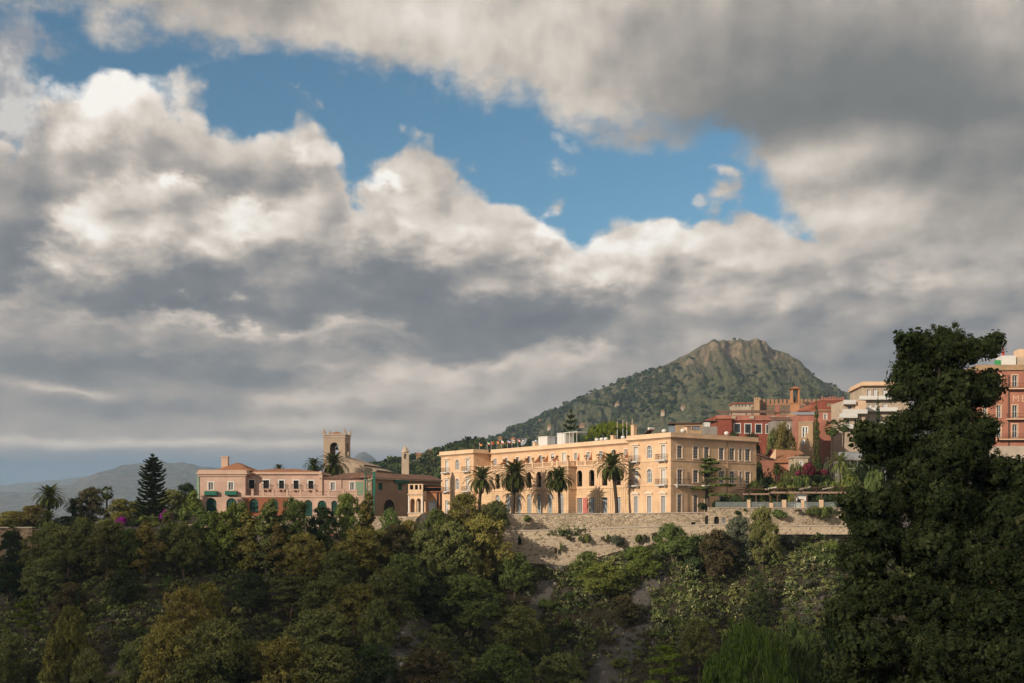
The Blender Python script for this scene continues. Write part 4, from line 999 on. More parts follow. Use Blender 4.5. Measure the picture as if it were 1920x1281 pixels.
b = MB(); b.box(.45, w_ - .45, 1.0, 1.2, z1_, z3_ - .5); b.box(.3, w_ - .3, .35, 4.4, z1_ - .2, z1_); b.box(.4, w_ - .4, .4, 4.2, zb_, .3); b.build('loggia', M['beige'], lg_)
for x in (0, w_ - .24): MB().box(x, x + .24, -.06, -.003, z1_, z2_).build('corner_column', M['white'], lg_)
b = MB(); b.box(-.1, w_ + .1, -.14, -.002, z1_ - .2, z1_ + .08); b.box(-.15, w_ + .15, -.18, -.002, z2_ + .25, z2_ + .45); b.build('string_course', M['coping'], lg_)
b = MB()
for x in (0, 1.1, 2.1, 2.85): b.box(x, x + .3, 0, .3, z3_ - .3, z3_ + .9)
b.box(0, w_, .02, .28, z3_ - .28, z3_ - .02); b.box(-.05, w_ + .05, -.03, .33, z3_ + .9, z3_ + 1.05); b.build('parapet', M['cream_trim'], lg_)
# low terracotta link to the hotel
lk = Bld('terracotta_wing', 'low terracotta wing with white curtained door beside the loggia bay', 'building', 796, 829, 234, 6, -1, 5.0, 6)
o7 = lk.ops([(804.5, 817, 940, 967.5)])
lk.walls(M['peach'], o7); lk.wins(o7, sur='beige', fr='white', pane='shutter_w', cols=2, rows=1)
b = MB(); b.box(-.1, lk.w + .2, -.25, 6, 5.0, 5.25); b.box(0, lk.w, -.2, -.05, 6.0, 6.12); lk.part('parapet', M['clay'], b)
b = MB(); b.tube([(lk.fx(820), -.15, 0), (lk.fx(820), -.15, 5)], .12, 6); lk.part('drainpipe', M['dark'], b)
b = MB(); b.tube([(lk.fx(826), -.15, 0), (lk.fx(826), -.15, 5)], .12, 6); lk.part('drainpipe', M['dark'], b)
# base terrace under the wing
o = MB().box(0, 8, 0, 5, -4.5, .05).build('terrace_wall', M['coping']); o.location = (xa(796, 226), 226, 0); tag(o, 'pale terrace wall edge below the terracotta wing', 'wall')

# ================================================================== bell tower with church nave
bt = empty('bell_tower', (xa(606.5, 262), 262, 0), R(-6), 'square pale stone bell tower with corner pinnacles and an open arch', 'tower')
W = 5.05; z0, z1 = -1, za(816, 262); zo0, zo1 = za(853, 262), za(830.6, 262)
b = MB()
for k in range(4):
    b.M = Matrix.Translation((W / 2, W / 2, 0)) @ Matrix.Rotation(k * math.pi / 2, 4, 'Z') @ Matrix.Translation((-W / 2, -W / 2, 0))
    b.wall(0, W, z0, z1, [(W / 2 - 1.02, W / 2 + 1.02, zo0, zo1 + .1, 1)], .36)
b.M = None; b.box(.5, W - .5, .5, W - .5, zo0 - .4, zo0 - .02); b.build('wall', M['churchwall'], bt)
b = MB(); zc = za(820.5, 262); b.box(-.14, W + .14, -.14, W + .14, zc, zc + .22); b.box(-.1, W + .1, -.1, W + .1, zo0 - .55, zo0 - .35); b.box(-.2, W + .2, -.2, W + .2, z1, z1 + .25); b.build('cornice', M['coping'], bt)
for x in (.1, W - .1):
    for y in (.1, W - .1):
        b = MB(); b.box(x - .3, x + .3, y - .3, y + .3, z1 + .252, z1 + .75); b.lathe([(.34, z1 + .752), (.22, z1 + 1.0), (.05, z1 + 1.5)], 6, (x - .02, y)); b.build('pinnacle', M['churchwall'], bt)
b = MB(); b.hip(.9, W - .9, .9, W - .9, z1 + .26, z1 + 1.0, .2); b.build('tiled_roof', M['tile'], bt)
b = MB(); zb = zo1 - .55; b.lathe([(.42, zb - .9), (.36, zb - .75), (.24, zb - .4), (.14, zb - .12), (.02, zb - .05)], 10, (W / 2, W / 2)); bl = b.build('bell', M['iron'], bt)
MB().box(W / 2 - 1.2, W / 2 + 1.2, W / 2 - .09, W / 2 + .09, zb - .05, zb + .12).build('bell_beam', M['iron'], bl)
nv = empty('church_nave', (xa(632, 258), 258, 0), R(-12), 'pale gabled church end wall sloping down beside the bell tower', 'church')
b = MB(); zA, zB, zC = za(856.5, 258), za(874, 258), za(884, 258); b.prism([(-1.0, -1), (9.2, -1), (9.2, zC), (6.4, zB), (0, zA), (-1.0, zA - .4)], 0, 12); b.build('wall', M['churchwall'], nv)
b = MB()
for p, q in (((-.1, zA + .03), (6.6, zB + .03)), ((6.42, zB - .25), (9.5, zC - .0))):
    b.face([(p[0], -.2, p[1]), (q[0], -.2, q[1]), (q[0], 12, q[1]), (p[0], 12, p[1])]); b.face([(p[0], -.2, p[1] + .22), (q[0], -.2, q[1] + .22), (q[0], 12, q[1] + .22), (p[0], 12, p[1] + .22)]); b.face([(p[0], -.2, p[1]), (q[0], -.2, q[1]), (q[0], -.2, q[1] + .22), (p[0], -.2, p[1] + .22)])
b.build('verge', M['churchwall'], nv)
bg_ = empty('bell_gable', (xa(753, 250), 250, 0), R(4), 'slender cream bell turret with rounded top behind the brown roof', 'turret')
zt_ = za(848, 250); b = MB(); b.wall(0, 1.6, 0, zt_, [(.5, 1.1, zt_ - 1.5, zt_ - .35, 1)], .35); b.face([(1.6, 0, 0), (1.6, 1.3, 0), (1.6, 1.3, zt_), (1.6, 0, zt_)]); b.face([(0, 1.3, 0), (0, 0, 0), (0, 0, zt_), (0, 1.3, zt_)]); b.face([(0, 1.3, 0), (1.6, 1.3, 0), (1.6, 1.3, zt_), (0, 1.3, zt_)][::-1]); b.box(.3, 1.3, .4, 1.25, zt_ - 2, zt_ - .2)
b.build('wall', M['beige'], bg_); b = MB(); b.lathe([(.92, zt_), (.85, zt_ + .25), (.62, zt_ + .6), (.5, zt_ + .62), (.42, zt_ + 1.0), (.15, zt_ + 1.2), (.1, zt_ + 1.45)], 10, (.8, .65)); b.build('dome', M['beige'], bg_)

# ================================================================== walls, road and terrace
def seg(p0, p1, Y0, Y1): return (xa(p0, Y0), Y0), (xa(p1, Y1), Y1)
def wallseg(name, label, a, b_, z0, za_, zb, mat, th=.7, ops=(), cop='coping', coph=.16, group=None):
    L = math.hypot(b_[0] - a[0], b_[1] - a[1]); th_ = math.atan2(b_[1] - a[1], b_[0] - a[0])
    root = empty(name, (a[0], a[1], 0), th_, label, 'wall', group)
    b = MB(); n = max(1, int(L / 4)) if abs(za_ - zb) > .05 else 1; zm = min(za_, zb)
    b.wall(0, L, z0, zm, ops, .5)
    b.face([(0, 0, zm), (L, 0, zm), (L, 0, zb), (0, 0, za_)]) if abs(za_ - zb) > .02 else None
    b.face([(0, 0, za_), (L, 0, zb), (L, th, zb), (0, th, za_)]); b.face([(L, th, z0), (0, th, z0), (0, th, za_), (L, th, zb)]); b.face([(0, th, z0), (0, 0, z0), (0, 0, za_), (0, th, za_)]); b.face([(L, 0, z0), (L, th, z0), (L, th, zb), (L, 0, zb)])
    b.build('masonry', mat, root)
    if cop:
        c = MB(); c.prism([(-.02, za_ + .002), (L + .02, zb + .002), (L + .02, zb + coph), (-.02, za_ + coph)], -.1, th + .1); c.build('coping', M[cop], root)
    return root, L
YUa = float(YU(0)); a0, b0 = seg(944, 1240, YUa, YUa)
wallseg('retaining_wall', 'long rough stone retaining wall below the hotel terrace and palms', a0, b0, -5, .30, .56, M['stone'], coph=.14)
a1, b1 = seg(1240.3, 1328, YUa, YUa + 1.0)
r1, L1 = wallseg('retaining_wall', 'paler stone wall stretch with a small black vent below the hotel corner', a1, b1, -5, .60, .66, M['stone'], ops=[(xa(1297.8, YUa) - a1[0], xa(1306.3, YUa) - a1[0], -1.75, -.95)])
MB().box(xa(1297.8, YUa) - a1[0] + .02, xa(1306.3, YUa) - a1[0] - .02, .3, .4, -1.75, -.95).build('vent', M['dark'], r1)
Yc = YUa + .6; a2, b2 = seg(1328.4, 1592, Yc, Yc + 2); f_ = lambda px: (px - 1328.4) / F * Yc
ops2 = [(f_(1330.6), f_(1334.2), -1.3, -.6), (f_(1337.6), f_(1349.8), -1.6, -.1, 1), ]
tw = Yc / F
r2, L2_ = wallseg('terrace_wall', 'taller stone wall with arched niche and grey panel under the glass balustrade', a2, b2, -5, 1.5, 1.5, M['stone'],
    ops=[(f_(1339), f_(1349.5), -1.45, .05, 1)], coph=.12)
MB().box(f_(1339.2), f_(1349.3), .38, .45, -1.45, .0).build('niche', M['dark'], r2)
MB().box(f_(1353), f_(1359), -.08, -.005, -1.1, -.25).build('grey_panel', M['metal'], r2)
MB().box(f_(1509.5), f_(1510.2), -.02, -.003, -1.8, 1.5).build('drainpipe', M['metal'], r2)
o = MB().prism(outline(0, .95, 0, 1.55, 1), 0, .06).build('arched_doorway', M['dark']); o.location = (xa(1321.8, YUa + .93), YUa + .85, -1.35); tag(o, 'black arched doorway in the pale stone wall near the vent', 'doorway')
# lower retaining wall with parapet
YLa = float(YL(0)); segs = [(925, 1000, 997.5, 996, YLa), (1000, 1100, 996, 992.5, YLa), (1100, 1220, 992.5, 988.5, YLa), (1220, 1340, 988.5, 984.8, YLa), (1340, 1460, 984.8, 986.2, YLa + .4), (1460, 1600, 986.2, 988, YLa + 1.2)]
lw = empty('road_wall', (0, 0, 0), 0, 'tall lower retaining wall with smooth parapet carrying the road', 'wall')
b = MB(); c = MB()
for (p0, p1, q0, q1, Yw), nx in zip(segs, segs[1:] + [(0, 0, 0, 0, YLa + 2.2)]):
    x0, x1, z0, z1, y0, y1 = xa(p0, Yw), xa(p1, nx[4]), za(q0, Yw), za(q1, nx[4]), Yw, nx[4]
    b.face([(x0, y0 - .35, -24), (x1, y1 - .35, -24), (x1, y1, z1 - 1.3), (x0, y0, z0 - 1.3)])
    c.face([(x0, y0 - .02, z0 - 1.3), (x1, y1 - .02, z1 - 1.3), (x1, y1 - .02, z1), (x0, y0 - .02, z0)]); c.face([(x0, y0 - .02, z0), (x1, y1 - .02, z1), (x1, y1 + .5, z1), (x0, y0 + .5, z0)]); c.face([(x1, y1 + .5, z1 - 1.5), (x0, y0 + .5, z0 - 1.5), (x0, y0 + .5, z0), (x1, y1 + .5, z1)])
x0 = xa(925, YLa); b.face([(x0, YLa + 1.5, -24), (x0, YLa - .35, -24), (x0, YLa, za(997.5, YLa) - 1.3), (x0, YLa + 1.5, za(997.5, YLa) - 1.3)])
c.face([(x0, YLa + .5, -6), (x0, YLa - .02, -6), (x0, YLa - .02, za(997.5, YLa)), (x0, YLa + .5, za(997.5, YLa))])
b.build('masonry', M['stone_low'], lw); c.build('parapet', M['parapet'], lw)
k_ = MB()
for (p0, p1, q0, q1, Yw), nx in zip(segs, segs[1:] + [(0, 0, 0, 0, YLa + 2.2)]):
    x0, x1, z0, z1, y0, y1 = xa(p0, Yw), xa(p1, nx[4]), za(q0, Yw), za(q1, nx[4]), Yw, nx[4]
    a_, b4 = [(x0, y0 - .12, z0 + .003), (x1, y1 - .12, z1 + .003), (x1, y1 + .6, z1 + .003), (x0, y0 + .6, z0 + .003)], [(x0, y0 - .12, z0 + .2), (x1, y1 - .12, z1 + .2), (x1, y1 + .6, z1 + .2), (x0, y0 + .6, z0 + .2)]
    k_.face(b4); k_.face([a_[0], a_[1], b4[1], b4[0]]); k_.face([a_[1], a_[0], a_[3], a_[2]]); k_.face([a_[3], a_[0], b4[0], b4[3]])
k_.build('coping', M['coping'], lw)
rd = MB(); ro = []
for px_ in range(925, 1610, 45): ro.append(px_)
for p0, p1 in zip(ro, ro[1:]):
    z = [float(np.interp(xa(p, 195), [-8, 0, 60], [-3.4, -3.0, -3.0])) for p in (p0, p1)]
    rd.face([(xa(p0, YLa), YLa + .5, z[0]), (xa(p1, YLa), YLa + .5, z[1]), (xa(p1, YUa), YUa + 1, z[1]), (xa(p0, YUa), YUa + 1, z[0])])
tag(rd.build('road', M['concrete']), None, None, None, 'structure')
# glass balustrade along the terrace wall
gb = empty('glass_balustrade', (a2[0], a2[1], 0), math.atan2(b2[1] - a2[1], b2[0] - a2[0]), 'frosted glass balustrade with cream posts along the terrace edge', 'balustrade')
cuts = [1343, 1357, 1372, 1387, 1404, 1409, 1424, 1440, 1446, 1453, 1471, 1478, 1493, 1508, 1513, 1528, 1543, 1550, 1564, 1578]
posts = [(1404, 1409), (1471, 1478), (1508, 1513), (1543, 1550)]
g_ = lambda px: f_(px)
for p0, p1 in zip(cuts, cuts[1:]):
    if (p0, p1) in posts or (p0, p1) == (1446, 1453):
        MB().box(g_(p0), g_(p1), .1, .6, 1.63, 1.63 + (1.35 if (p0, p1) in posts else .8)).build('post', M['cream_trim'], gb)
    else:
        q = MB().box(g_(p0) + .05, g_(p1) - .05, .3, .33, 1.66, 2.6).build('glass_panel', M['balglass'], gb)
        MB().box(g_(p0) - .03, g_(p0) + .03, .34, .4, 1.63, 2.62).build('clamp', M['metal'], q)
tf = MB(); tf.face([(xa(1329, 200), 200.2, 1.45), (xa(1600, 203), 202.6, 1.45), (xa(1600, 214), 216, 1.45), (xa(1329, 214), 216, 1.45)]); tag(tf.build('terrace_paving', M['coping']), None, None, None, 'structure')
# pergola
pg = empty('pergola', (xa(1392, 205), 205, 0), 0, 'long timber pergola with slatted awnings over the terrace', 'pergola')
for i, px_ in enumerate((1393, 1418, 1444, 1458, 1485, 1492, 1513, 1541, 1568, 1600)):
    x = xa(px_, 205) - xa(1392, 205); y = 0 if i % 2 == 0 else .05
    MB().box(x - .09, x + .09, y, y + .18, 1.45, za(926, 205)).build('post', M['wood'], pg)
b = MB(); b.box(0, xa(1444, 205) - xa(1392, 205), -.1, .1, za(928, 205) , za(925, 205)); b.box(xa(1446, 205) - xa(1392, 205), xa(1605, 205) - xa(1392, 205), -.1, .1, za(925.5, 205), za(922, 205)); b.build('beam', M['woodlight'], pg)
for k, (pa, pb, ya, yb, yw0, yw1) in enumerate(((1388, 1436, 927, 914, 211, 205), (1440, 1500, 925.5, 912.5, 211, 205))):
    pass
for pa, ya in ((1390, 927), (1405, 925.5), (1443, 926), (1476, 923), (1502, 922), (1530, 921), (1556, 920), (1580, 919)):
    x0 = xa(pa, 205) - xa(1392, 205); z0 = za(ya, 205)
    b = MB(); b.tube([(x0 - .3, -.4, z0), (x0 + 4.2, 7.5, z0 + 1.5)], .13, 4); b.build('rafter', M['woodlight'] if pa in (1443,) else M['wood'], pg)
for k, pa in enumerate((1438, 1456, 1502, 1520, 1545, 1570)):
    x0 = xa(pa, 207) - xa(1392, 205); z0 = za(919.5, 208) + .0
    b = MB()
    for i in range(5): b.box(x0 + i * .34, x0 + i * .34 + .26, 3.2 + .2 * i, 6.8 + .2 * i, z0 + .10 * i, z0 + .10 * i + .05)
    b.build('awning_slats', M['woodlight'], pg)
    if k in (0, 2, 4):
        b = MB(); b.prism([(x0 - .2, z0 - .25 + .3), (x0 + 1.9, z0 + .15 + .3), (x0 + 1.9, z0 + .42 + .3), (x0 - .2, z0 + .0 + .3)], 2.6, 2.64); b.build('valance', M['awning'], pg)
b = MB()
for i in range(34): x = .3 + i * .56; z = za(925.5, 205) + .5 + x * .03; b.box(x, x + .16, 1.5, 8.2, z + .25, z + .34) 
b.build('roof_slats', M['wood'], pg)
kb = empty('terrace_bar', (xa(1490, 208), 208, 0), 0, 'small white bar kiosk under the pergola', 'kiosk')
b = MB(); b.box(0, 2.1, 0, 1.6, 1.46, 3.9); b.build('wall', M['white'], kb); b = MB(); b.box(.5, 1.6, -.05, -.002, 2.6, 3.2); b.build('window', M['dark'], kb); b = MB(); b.box(-.1, 2.2, -.3, 1.7, 3.9, 4.05); b.build('roof', M['metal'], kb)
for i, (px_, py_) in enumerate(((1487, 0), (1496, 0), (1425, 0), (1560, 0))):
    o = empty('terrace_table', (xa(px_, 204), 203.6, 1.46), .2 * i, ['round white table left of the bar kiosk', 'round white table in front of the bar kiosk', 'round white table at the left end of the pergola', 'round white table at the right end of the pergola'][i], 'table', None)
    b = MB(); b.lathe([(.5, .72), (.5, .76)], 12); b.build('table_top', M['white'], o); b = MB(); b.lathe([(.22, 0), (.05, .04), (.05, .72)], 8); b.build('leg', M['white'], o)
# ================================================================== buildings on the rise to the right
rb = Bld('red_house', 'long deep red building with white framed windows behind the hotel', 'house', 1343, 1483, 285, 14, 8, za(779, 285), 2)
o = rb.ops([(1377, 1387.6, 795, 811.5), (1397, 1407.8, 795.5, 812), (1417, 1427.4, 796, 812), (1436.6, 1447.4, 796.5, 812.5), (1459, 1468, 797, 812.5)], .0)
rb.walls(M['redwall'], o); rb.wins(o, sur='white', fr='dark', pane='glass', cols=2, rows=2, style='sill')
x1 = rb.fx(1370); b = MB(); b.box(-.3, x1, -1.2, -.003, 8, rb.z1 - 1.0); rb.part('corner_block', M['redwall'], b)
b = MB(); b.box(-.5, rb.w + .3, -.4 - 0, 0, rb.z1 - 1.25, rb.z1 - 1.0); b.box(-.55, x1 + .2, -1.5, -.402, rb.z1 - .998, rb.z1 - .78); b.box(-.1, rb.w, -.1, -.003, rb.z1 - .99, rb.z1 + .05); rb.part('cornice', M['redpale'], b)
for p in (1375, 1409, 1449, 1477):
    x = rb.fx(p); b = MB(); b.box(x - .5, x + .5, -.5, -.11, rb.z1 - .85, rb.z1 - .2); rb.part('air_unit', M['beige'], b)
b = MB(); z = rb.z1 + .9; b.face([(-.5 + rb.fx(1352), 0, z - .2), (rb.fx(1487), 0, z + .0), (rb.fx(1487), 9, z + 1.3), (rb.fx(1356), 9, z + 1.2)]); b.face([(rb.fx(1487), 0, z - .2), (-.5 + rb.fx(1352), 0, z - .4), (rb.fx(1356), 9, z + 1.0), (rb.fx(1487), 9, z + 1.1)]); b.face([(-.5 + rb.fx(1352), 0, z - .4), (rb.fx(1487), 0, z - .2), (rb.fx(1487), 0, z), (-.5 + rb.fx(1352), 0, z - .2)]); rb.part('tiled_canopy', M['tile_dark'], b)
for p in (1372, 1400, 1428, 1458): 
    x = rb.fx(p); b = MB(); b.box(x - .12, x + .12, .4, .6, rb.z1, z - .2); rb.part('post', M['wood'], b)
b = MB(); x = rb.fx(1459); b.box(x - .45, x + .45, .3, 1.1, rb.z1, rb.z1 + 2.6); rb.part('chimney', M['redpale'], b)
# castle-like house with battlements
ca = Bld('castle_house', 'brown stone house with a long crenellated parapet on the hill', 'castle', 1423, 1540, 330, 10, 15, za(757, 330), 1)
ca.walls(M['castle'])
b = MB(); n = 15; z1 = za(748.5, 330)
b.box(0, ca.w, -.05, .45, ca.z1 - .4, ca.z1)
for i in range(n): x = ca.w * i / n; b.box(x, x + ca.w / n * .55, -.05, .45, ca.z1, z1)
ca.part('battlements', M['merlon'], b)
ct = Bld('castle_tower', 'short sunlit corner tower at the left end of the battlements', 'tower', 1413.5, 1424, 328, 5, 15, za(750, 328), -20)
ct.walls(M['tan'])
b = MB()
for x in (0, ct.w * .38, ct.w * .76): b.box(x, x + .4, 0, .4, ct.z1, ct.z1 + .75)
for y in (2, 3.8): b.box(ct.w - .4, ct.w, y, y + .5, ct.z1, ct.z1 + .75)
ct.part('battlements', M['tan'], b)
bv = empty('belvedere_tower', (xa(1484, 322), 322, 0), R(-4), 'slim terracotta lookout tower with open sides and a small hipped roof', 'tower')
z0, zs, zt_ = 14, za(757, 322), za(730.5, 322); W = 2.25
b = MB(); b.box(0, W, 0, W, z0, zs)
for x in (0, W - .38):
    for y in (0, W - .38): b.box(x, x + .38, y, y + .38, zs, zt_)
b.box(0, W, 0, W, zt_ - .5, zt_ - .02) if False else b.box(-.02, W + .02, -.02, W + .02, zt_, zt_ + .18); b.build('wall', M['peach'], bv)
MB().lathe([(.3, zs + .4), (.45, zs + 1.2), (.2, zs + 1.7), (.05, zs + 2.6)], 8, (W / 2, W / 2)).build('lantern', M['iron'], bv)
b = MB(); b.hip(0, W, 0, W, zt_ + .3, zt_ + 1.15, .42); b.build('tiled_roof', M['tile'], bv); b = MB(); b.box(-.15, W + .15, -.15, W + .15, zs, zs + .2); b.build('string_course', M['merlon'], bv)
rr = Bld('roof_house', 'house with a broad sloping red tiled roof between castle and turret tower', 'house', 1496, 1541, 305, 10, 12, za(771, 305), 4)
rr.walls(M['tan']); b = MB(); b.face([(-.5, -.4, rr.z1 + .05), (rr.w + .5, -.4, rr.z1 + 1.4), (rr.w + .5, 5, rr.z1 + 3.1), (3, 5, rr.z1 + 1.6)]); b.face([(rr.w + .5, -.4, rr.z1 - .1), (-.5, -.4, rr.z1 - .1), (-.5, -.4, rr.z1 + .05), (rr.w + .5, -.4, rr.z1 + 1.4)]); rr.part('tiled_roof', M['tile_red'], b)
cr = Bld('turreted_house', 'dark red house with small merlons and shuttered windows near the cream apartments', 'house', 1540, 1584, 300, 9, 12, za(751, 300), 3)
o = cr.ops([(1549, 1561, 755, 762.5), (1567, 1579, 755, 762.5)]); cr.walls(M['redwall'], o); cr.wins(o, pane='tan', fr='tan', sur=None, cols=4, rows=1)
b = MB()
for i in range(9): x = cr.w * (i + .1) / 9; b.box(x, x + .42, 0, .4, cr.z1 + .3, cr.z1 + .3 + (.75 if i in (0, 3, 4, 5, 8) else .5))
b.box(-.2, cr.w + .2, -.2, 9, cr.z1, cr.z1 + .3); cr.part('battlements', M['redpale'], b)
pb = Bld('terracotta_house', 'plain peach and terracotta house block below the turreted house', 'house', 1537, 1584, 285, 8, 10, za(770, 285), 3)
o = pb.ops([(1545, 1550, 777, 787), (1560, 1565, 777, 787)]); pb.walls(M['redpale'], o); pb.wins(o); pb.eave(M['tan'], h=.4)
# cream apartment block in steps with balconies
ap = Bld('apartment_block', 'stepped cream apartment block with white balconies beside the big dark tree', 'apartment block', 1618, 1705, 280, 14, 8, za(724, 280), -4)
o = ap.ops([(1626, 1633, 731, 747), (1637, 1645, 730, 746), (1655, 1664, 731, 747), (1672, 1680, 731, 747), (1627, 1634, 758, 770), (1638, 1645, 757, 769), (1655, 1664, 757, 770), (1627, 1634, 783, 797), (1640, 1647, 783, 797)])
ap.walls(M['beige'], o); ap.wins(o, sur='beige', fr='white', pane='shutter_w', cols=2, rows=1)
b = MB(); b.box(-.6, ap.w + .4, -1.0, 14, ap.z1, ap.z1 + .35); b.box(-.4, ap.w, -.7, 13, ap.z1 + .352, ap.z1 + 1.0); ap.part('roof', M['cream_trim'], b)
for py, xa_, xb_ in ((749, -1.2, 7), (771, -2.5, 8), (798, -2.5, 9)):
    z = za(py, 280); b = MB(); b.box(xa_, xb_, -1.4, -.003, z - .2, z); b.box(xa_, xb_, -1.42, -1.32, z + .002, z + .75); bb_ = ap.part('balcony', M['white'], b)
a2_ = Bld('apartment_wing', 'lower cream apartment wing with wide white balconies left of the stepped block', 'apartment block', 1583, 1622, 274, 10, 8, za(751, 274), 2)
o = a2_.ops([(1590, 1597, 760, 771), (1586, 1593, 783, 797), (1602, 1610, 783, 797), (1602, 1610, 762, 772)]); a2_.walls(M['beige'], o); a2_.wins(o, sur=None, pane='glass', cols=2, rows=1)
for py, x0_, x1_ in ((757.5, -.6, 2.4), (775, -.8, 5.2), (783, -1.6, 2.8), (803, -1.2, 5.5)):
    z = za(py, 274); b = MB(); b.box(x0_, x1_, -1.3, -.003, z - .18, z); b.box(x0_, x1_, -1.32, -1.22, z + .002, z + .85); a2_.part('balcony', M['white'], b)
b = MB(); b.box(2.6, a2_.w, -.6, .4, za(770, 274), za(752, 274)); a2_.part('stair_block', M['cream_trim'], b)
P, A, B, T = scatter([(a2_.w * .8 + 1, 1, a2_.z1 + 5.0, 1.6, 1, .8)], 30, 10, .3, .14, 3); 
# small tan house and neighbours
tn = Bld('tan_house', 'narrow tan house with small windows left of the tall cypress', 'house', 1497, 1524, 262, 7, 5, za(792, 262), -18)
o = tn.ops([(1505, 1508.5, 801, 820), (1511, 1514, 801, 812), (1505, 1508, 826, 833)]); tn.walls(M['tan'], o); tn.wins(o, cols=1); tn.eave(M['coping'], h=.2, o=.12)
w2 = Bld('pale_house', 'weathered pale house half hidden behind the golden bushy tree', 'house', 1452, 1500, 272, 7, 5, za(788, 272), 0)
o = w2.ops([(1461, 1466, 796, 806), (1475, 1480, 796, 806), (1488, 1493, 796, 806)]); w2.walls(M['greyplaster'], o); w2.wins(o); b = MB(); b.face([(-.3, -.3, w2.z1), (w2.w + .3, -.3, w2.z1), (w2.w + .3, 7, w2.z1 + 1.4), (-.3, 7, w2.z1 + 1.4)]); w2.part('roof', M['tile_dark'], b)
w3 = Bld('pale_house', 'small grey roofed house just behind the tall cypress', 'house', 1494, 1536, 268, 6, 5, za(778, 268), 0); w3.walls(M['redpale']); b = MB(); b.face([(-.3, -.3, w3.z1), (w3.w + .3, -.3, w3.z1), (w3.w + .3, 6, w3.z1 + 1.2), (-.3, 6, w3.z1 + 1.2)]); w3.part('roof', M['metal'], b)
# low pink house with tiled roofs beside the hotel
lp = Bld('pink_cottage', 'low rose pink house with tiled roofs between hotel and bougainvillea', 'house', 1417, 1452, 236, 9, 5, za(863, 236), 12)
o = lp.ops([(1423, 1430, 872, 879)]); lp.walls(M['hotelred'], o); lp.wins(o, sur=None, pane='tan', fr='wood')
b = MB(); za1, zb1 = za(849, 236), za(861.5, 236); b.face([(-.3, -.4, za1), (lp.w + .4, -.4, zb1), (lp.w + .4, 6, zb1 + 1.2), (-.3, 6, za1 + 1.1)]); b.face([(-.3, -.4, za1 - .3), (lp.w + .4, -.4, zb1 - .3), (lp.w + .4, -.4, zb1), (-.3, -.4, za1)]); b.face([(0, 0, lp.z1 - .01), (lp.w, 0, lp.z1 - .01), (lp.w, 0, zb1 - .1), (0, 0, za1 - .1)]); lp.part('tiled_roof', M['tile_dark'], b)
l2 = Bld('pink_cottage', 'pink house with a pale triangular gable and broad brown roof beside the cypress', 'house', 1440, 1500, 244, 9, 5, za(863, 244), -4)
l2.walls(M['hotelred'])
b = MB(); g1, g2 = l2.fx(1454.5), l2.fx(1508); b.prism([(0, l2.z1), (g1, l2.z1), (g1, za(841, 244)), ], -.2, .0); l2.part('gable', M['cream_trim'], b)
b = MB(); b.face([(g1, -.3, za(863, 244)), (g2, -.3, za(845, 244) - .7), (g2, 5, za(843, 244)), (g1, 5, za(840, 244))]); b.face([(g1 - 2, -.6, za(868, 244)), (g1 + 4, -.6, za(868, 244)), (g2 - 2, -.3, za(850, 244)), (g1, -.3, za(861, 244))]); l2.part('tiled_roof', M['tile'], b)
l3 = Bld('pale_cottage', 'small pale stone outbuilding just left of the cypress foot', 'house', 1490, 1515, 238, 6, 5, za(858, 238), 0); o = l3.ops([(1500, 1504, 866, 874)]); l3.walls(M['beige'], o); l3.wins(o); l3.eave(M['coping'], h=.35, o=.3)
# terrace restaurant with blue-grey railings
rs = Bld('terrace_restaurant', 'grey roofed terrace restaurant with blue railings under the dark tree', 'restaurant', 1580, 1660, 235, 8, 5, za(862, 235), -3)
rs.walls(M['greyplaster'], rs.ops([(1590, 1604, 868, 876), (1608, 1622, 868, 876), (1626, 1640, 868, 876)]), v=2.5, d=6); b = MB(); b.face([(-1, -.5, rs.z1 + .2), (rs.w, -.5, rs.z1 + .2), (rs.w, 8, rs.z1 + 2.2), (1, 8, rs.z1 + 2.0)]); b.face([(rs.w, -.5, rs.z1), (-1, -.5, rs.z1), (-1, -.5, rs.z1 + .2), (rs.w, -.5, rs.z1 + .2)]); rs.part('roof', M['metal'], b)
b = MB(); z = za(878, 235)
for k in range(7): x = rs.w * k / 6; b.tube([(x, -.3, 4), (x, -.3, rs.z1)], .06, 5)
for zz in (z, z - .5, z - 1, z + .0 - 1.6): b.box(0, rs.w, -.36, -.30, zz, zz + .08)
rs.part('railing', M['metal'], b); b = MB(); b.box(0, rs.w, -.4, 2.4, za(884, 235) - .3, za(884, 235)); rs.part('deck', M['concrete'], b)
for k in range(4):
    x = rs.w * (k + .5) / 4.5; c = empty('restaurant_table', (rs.X0 + x, 235.6 + .0 * k, za(884, 235)), 0, ['first', 'second', 'third', 'fourth'][k] + ' white clothed table from the left on the railed terrace', 'table', None); MB().box(-.55, .55, -.4, .4, .7, .76).build('table_top', M['white'], c); MB().box(-.5, .5, -.35, .35, 0, .698).build('tablecloth', M['white'], c)
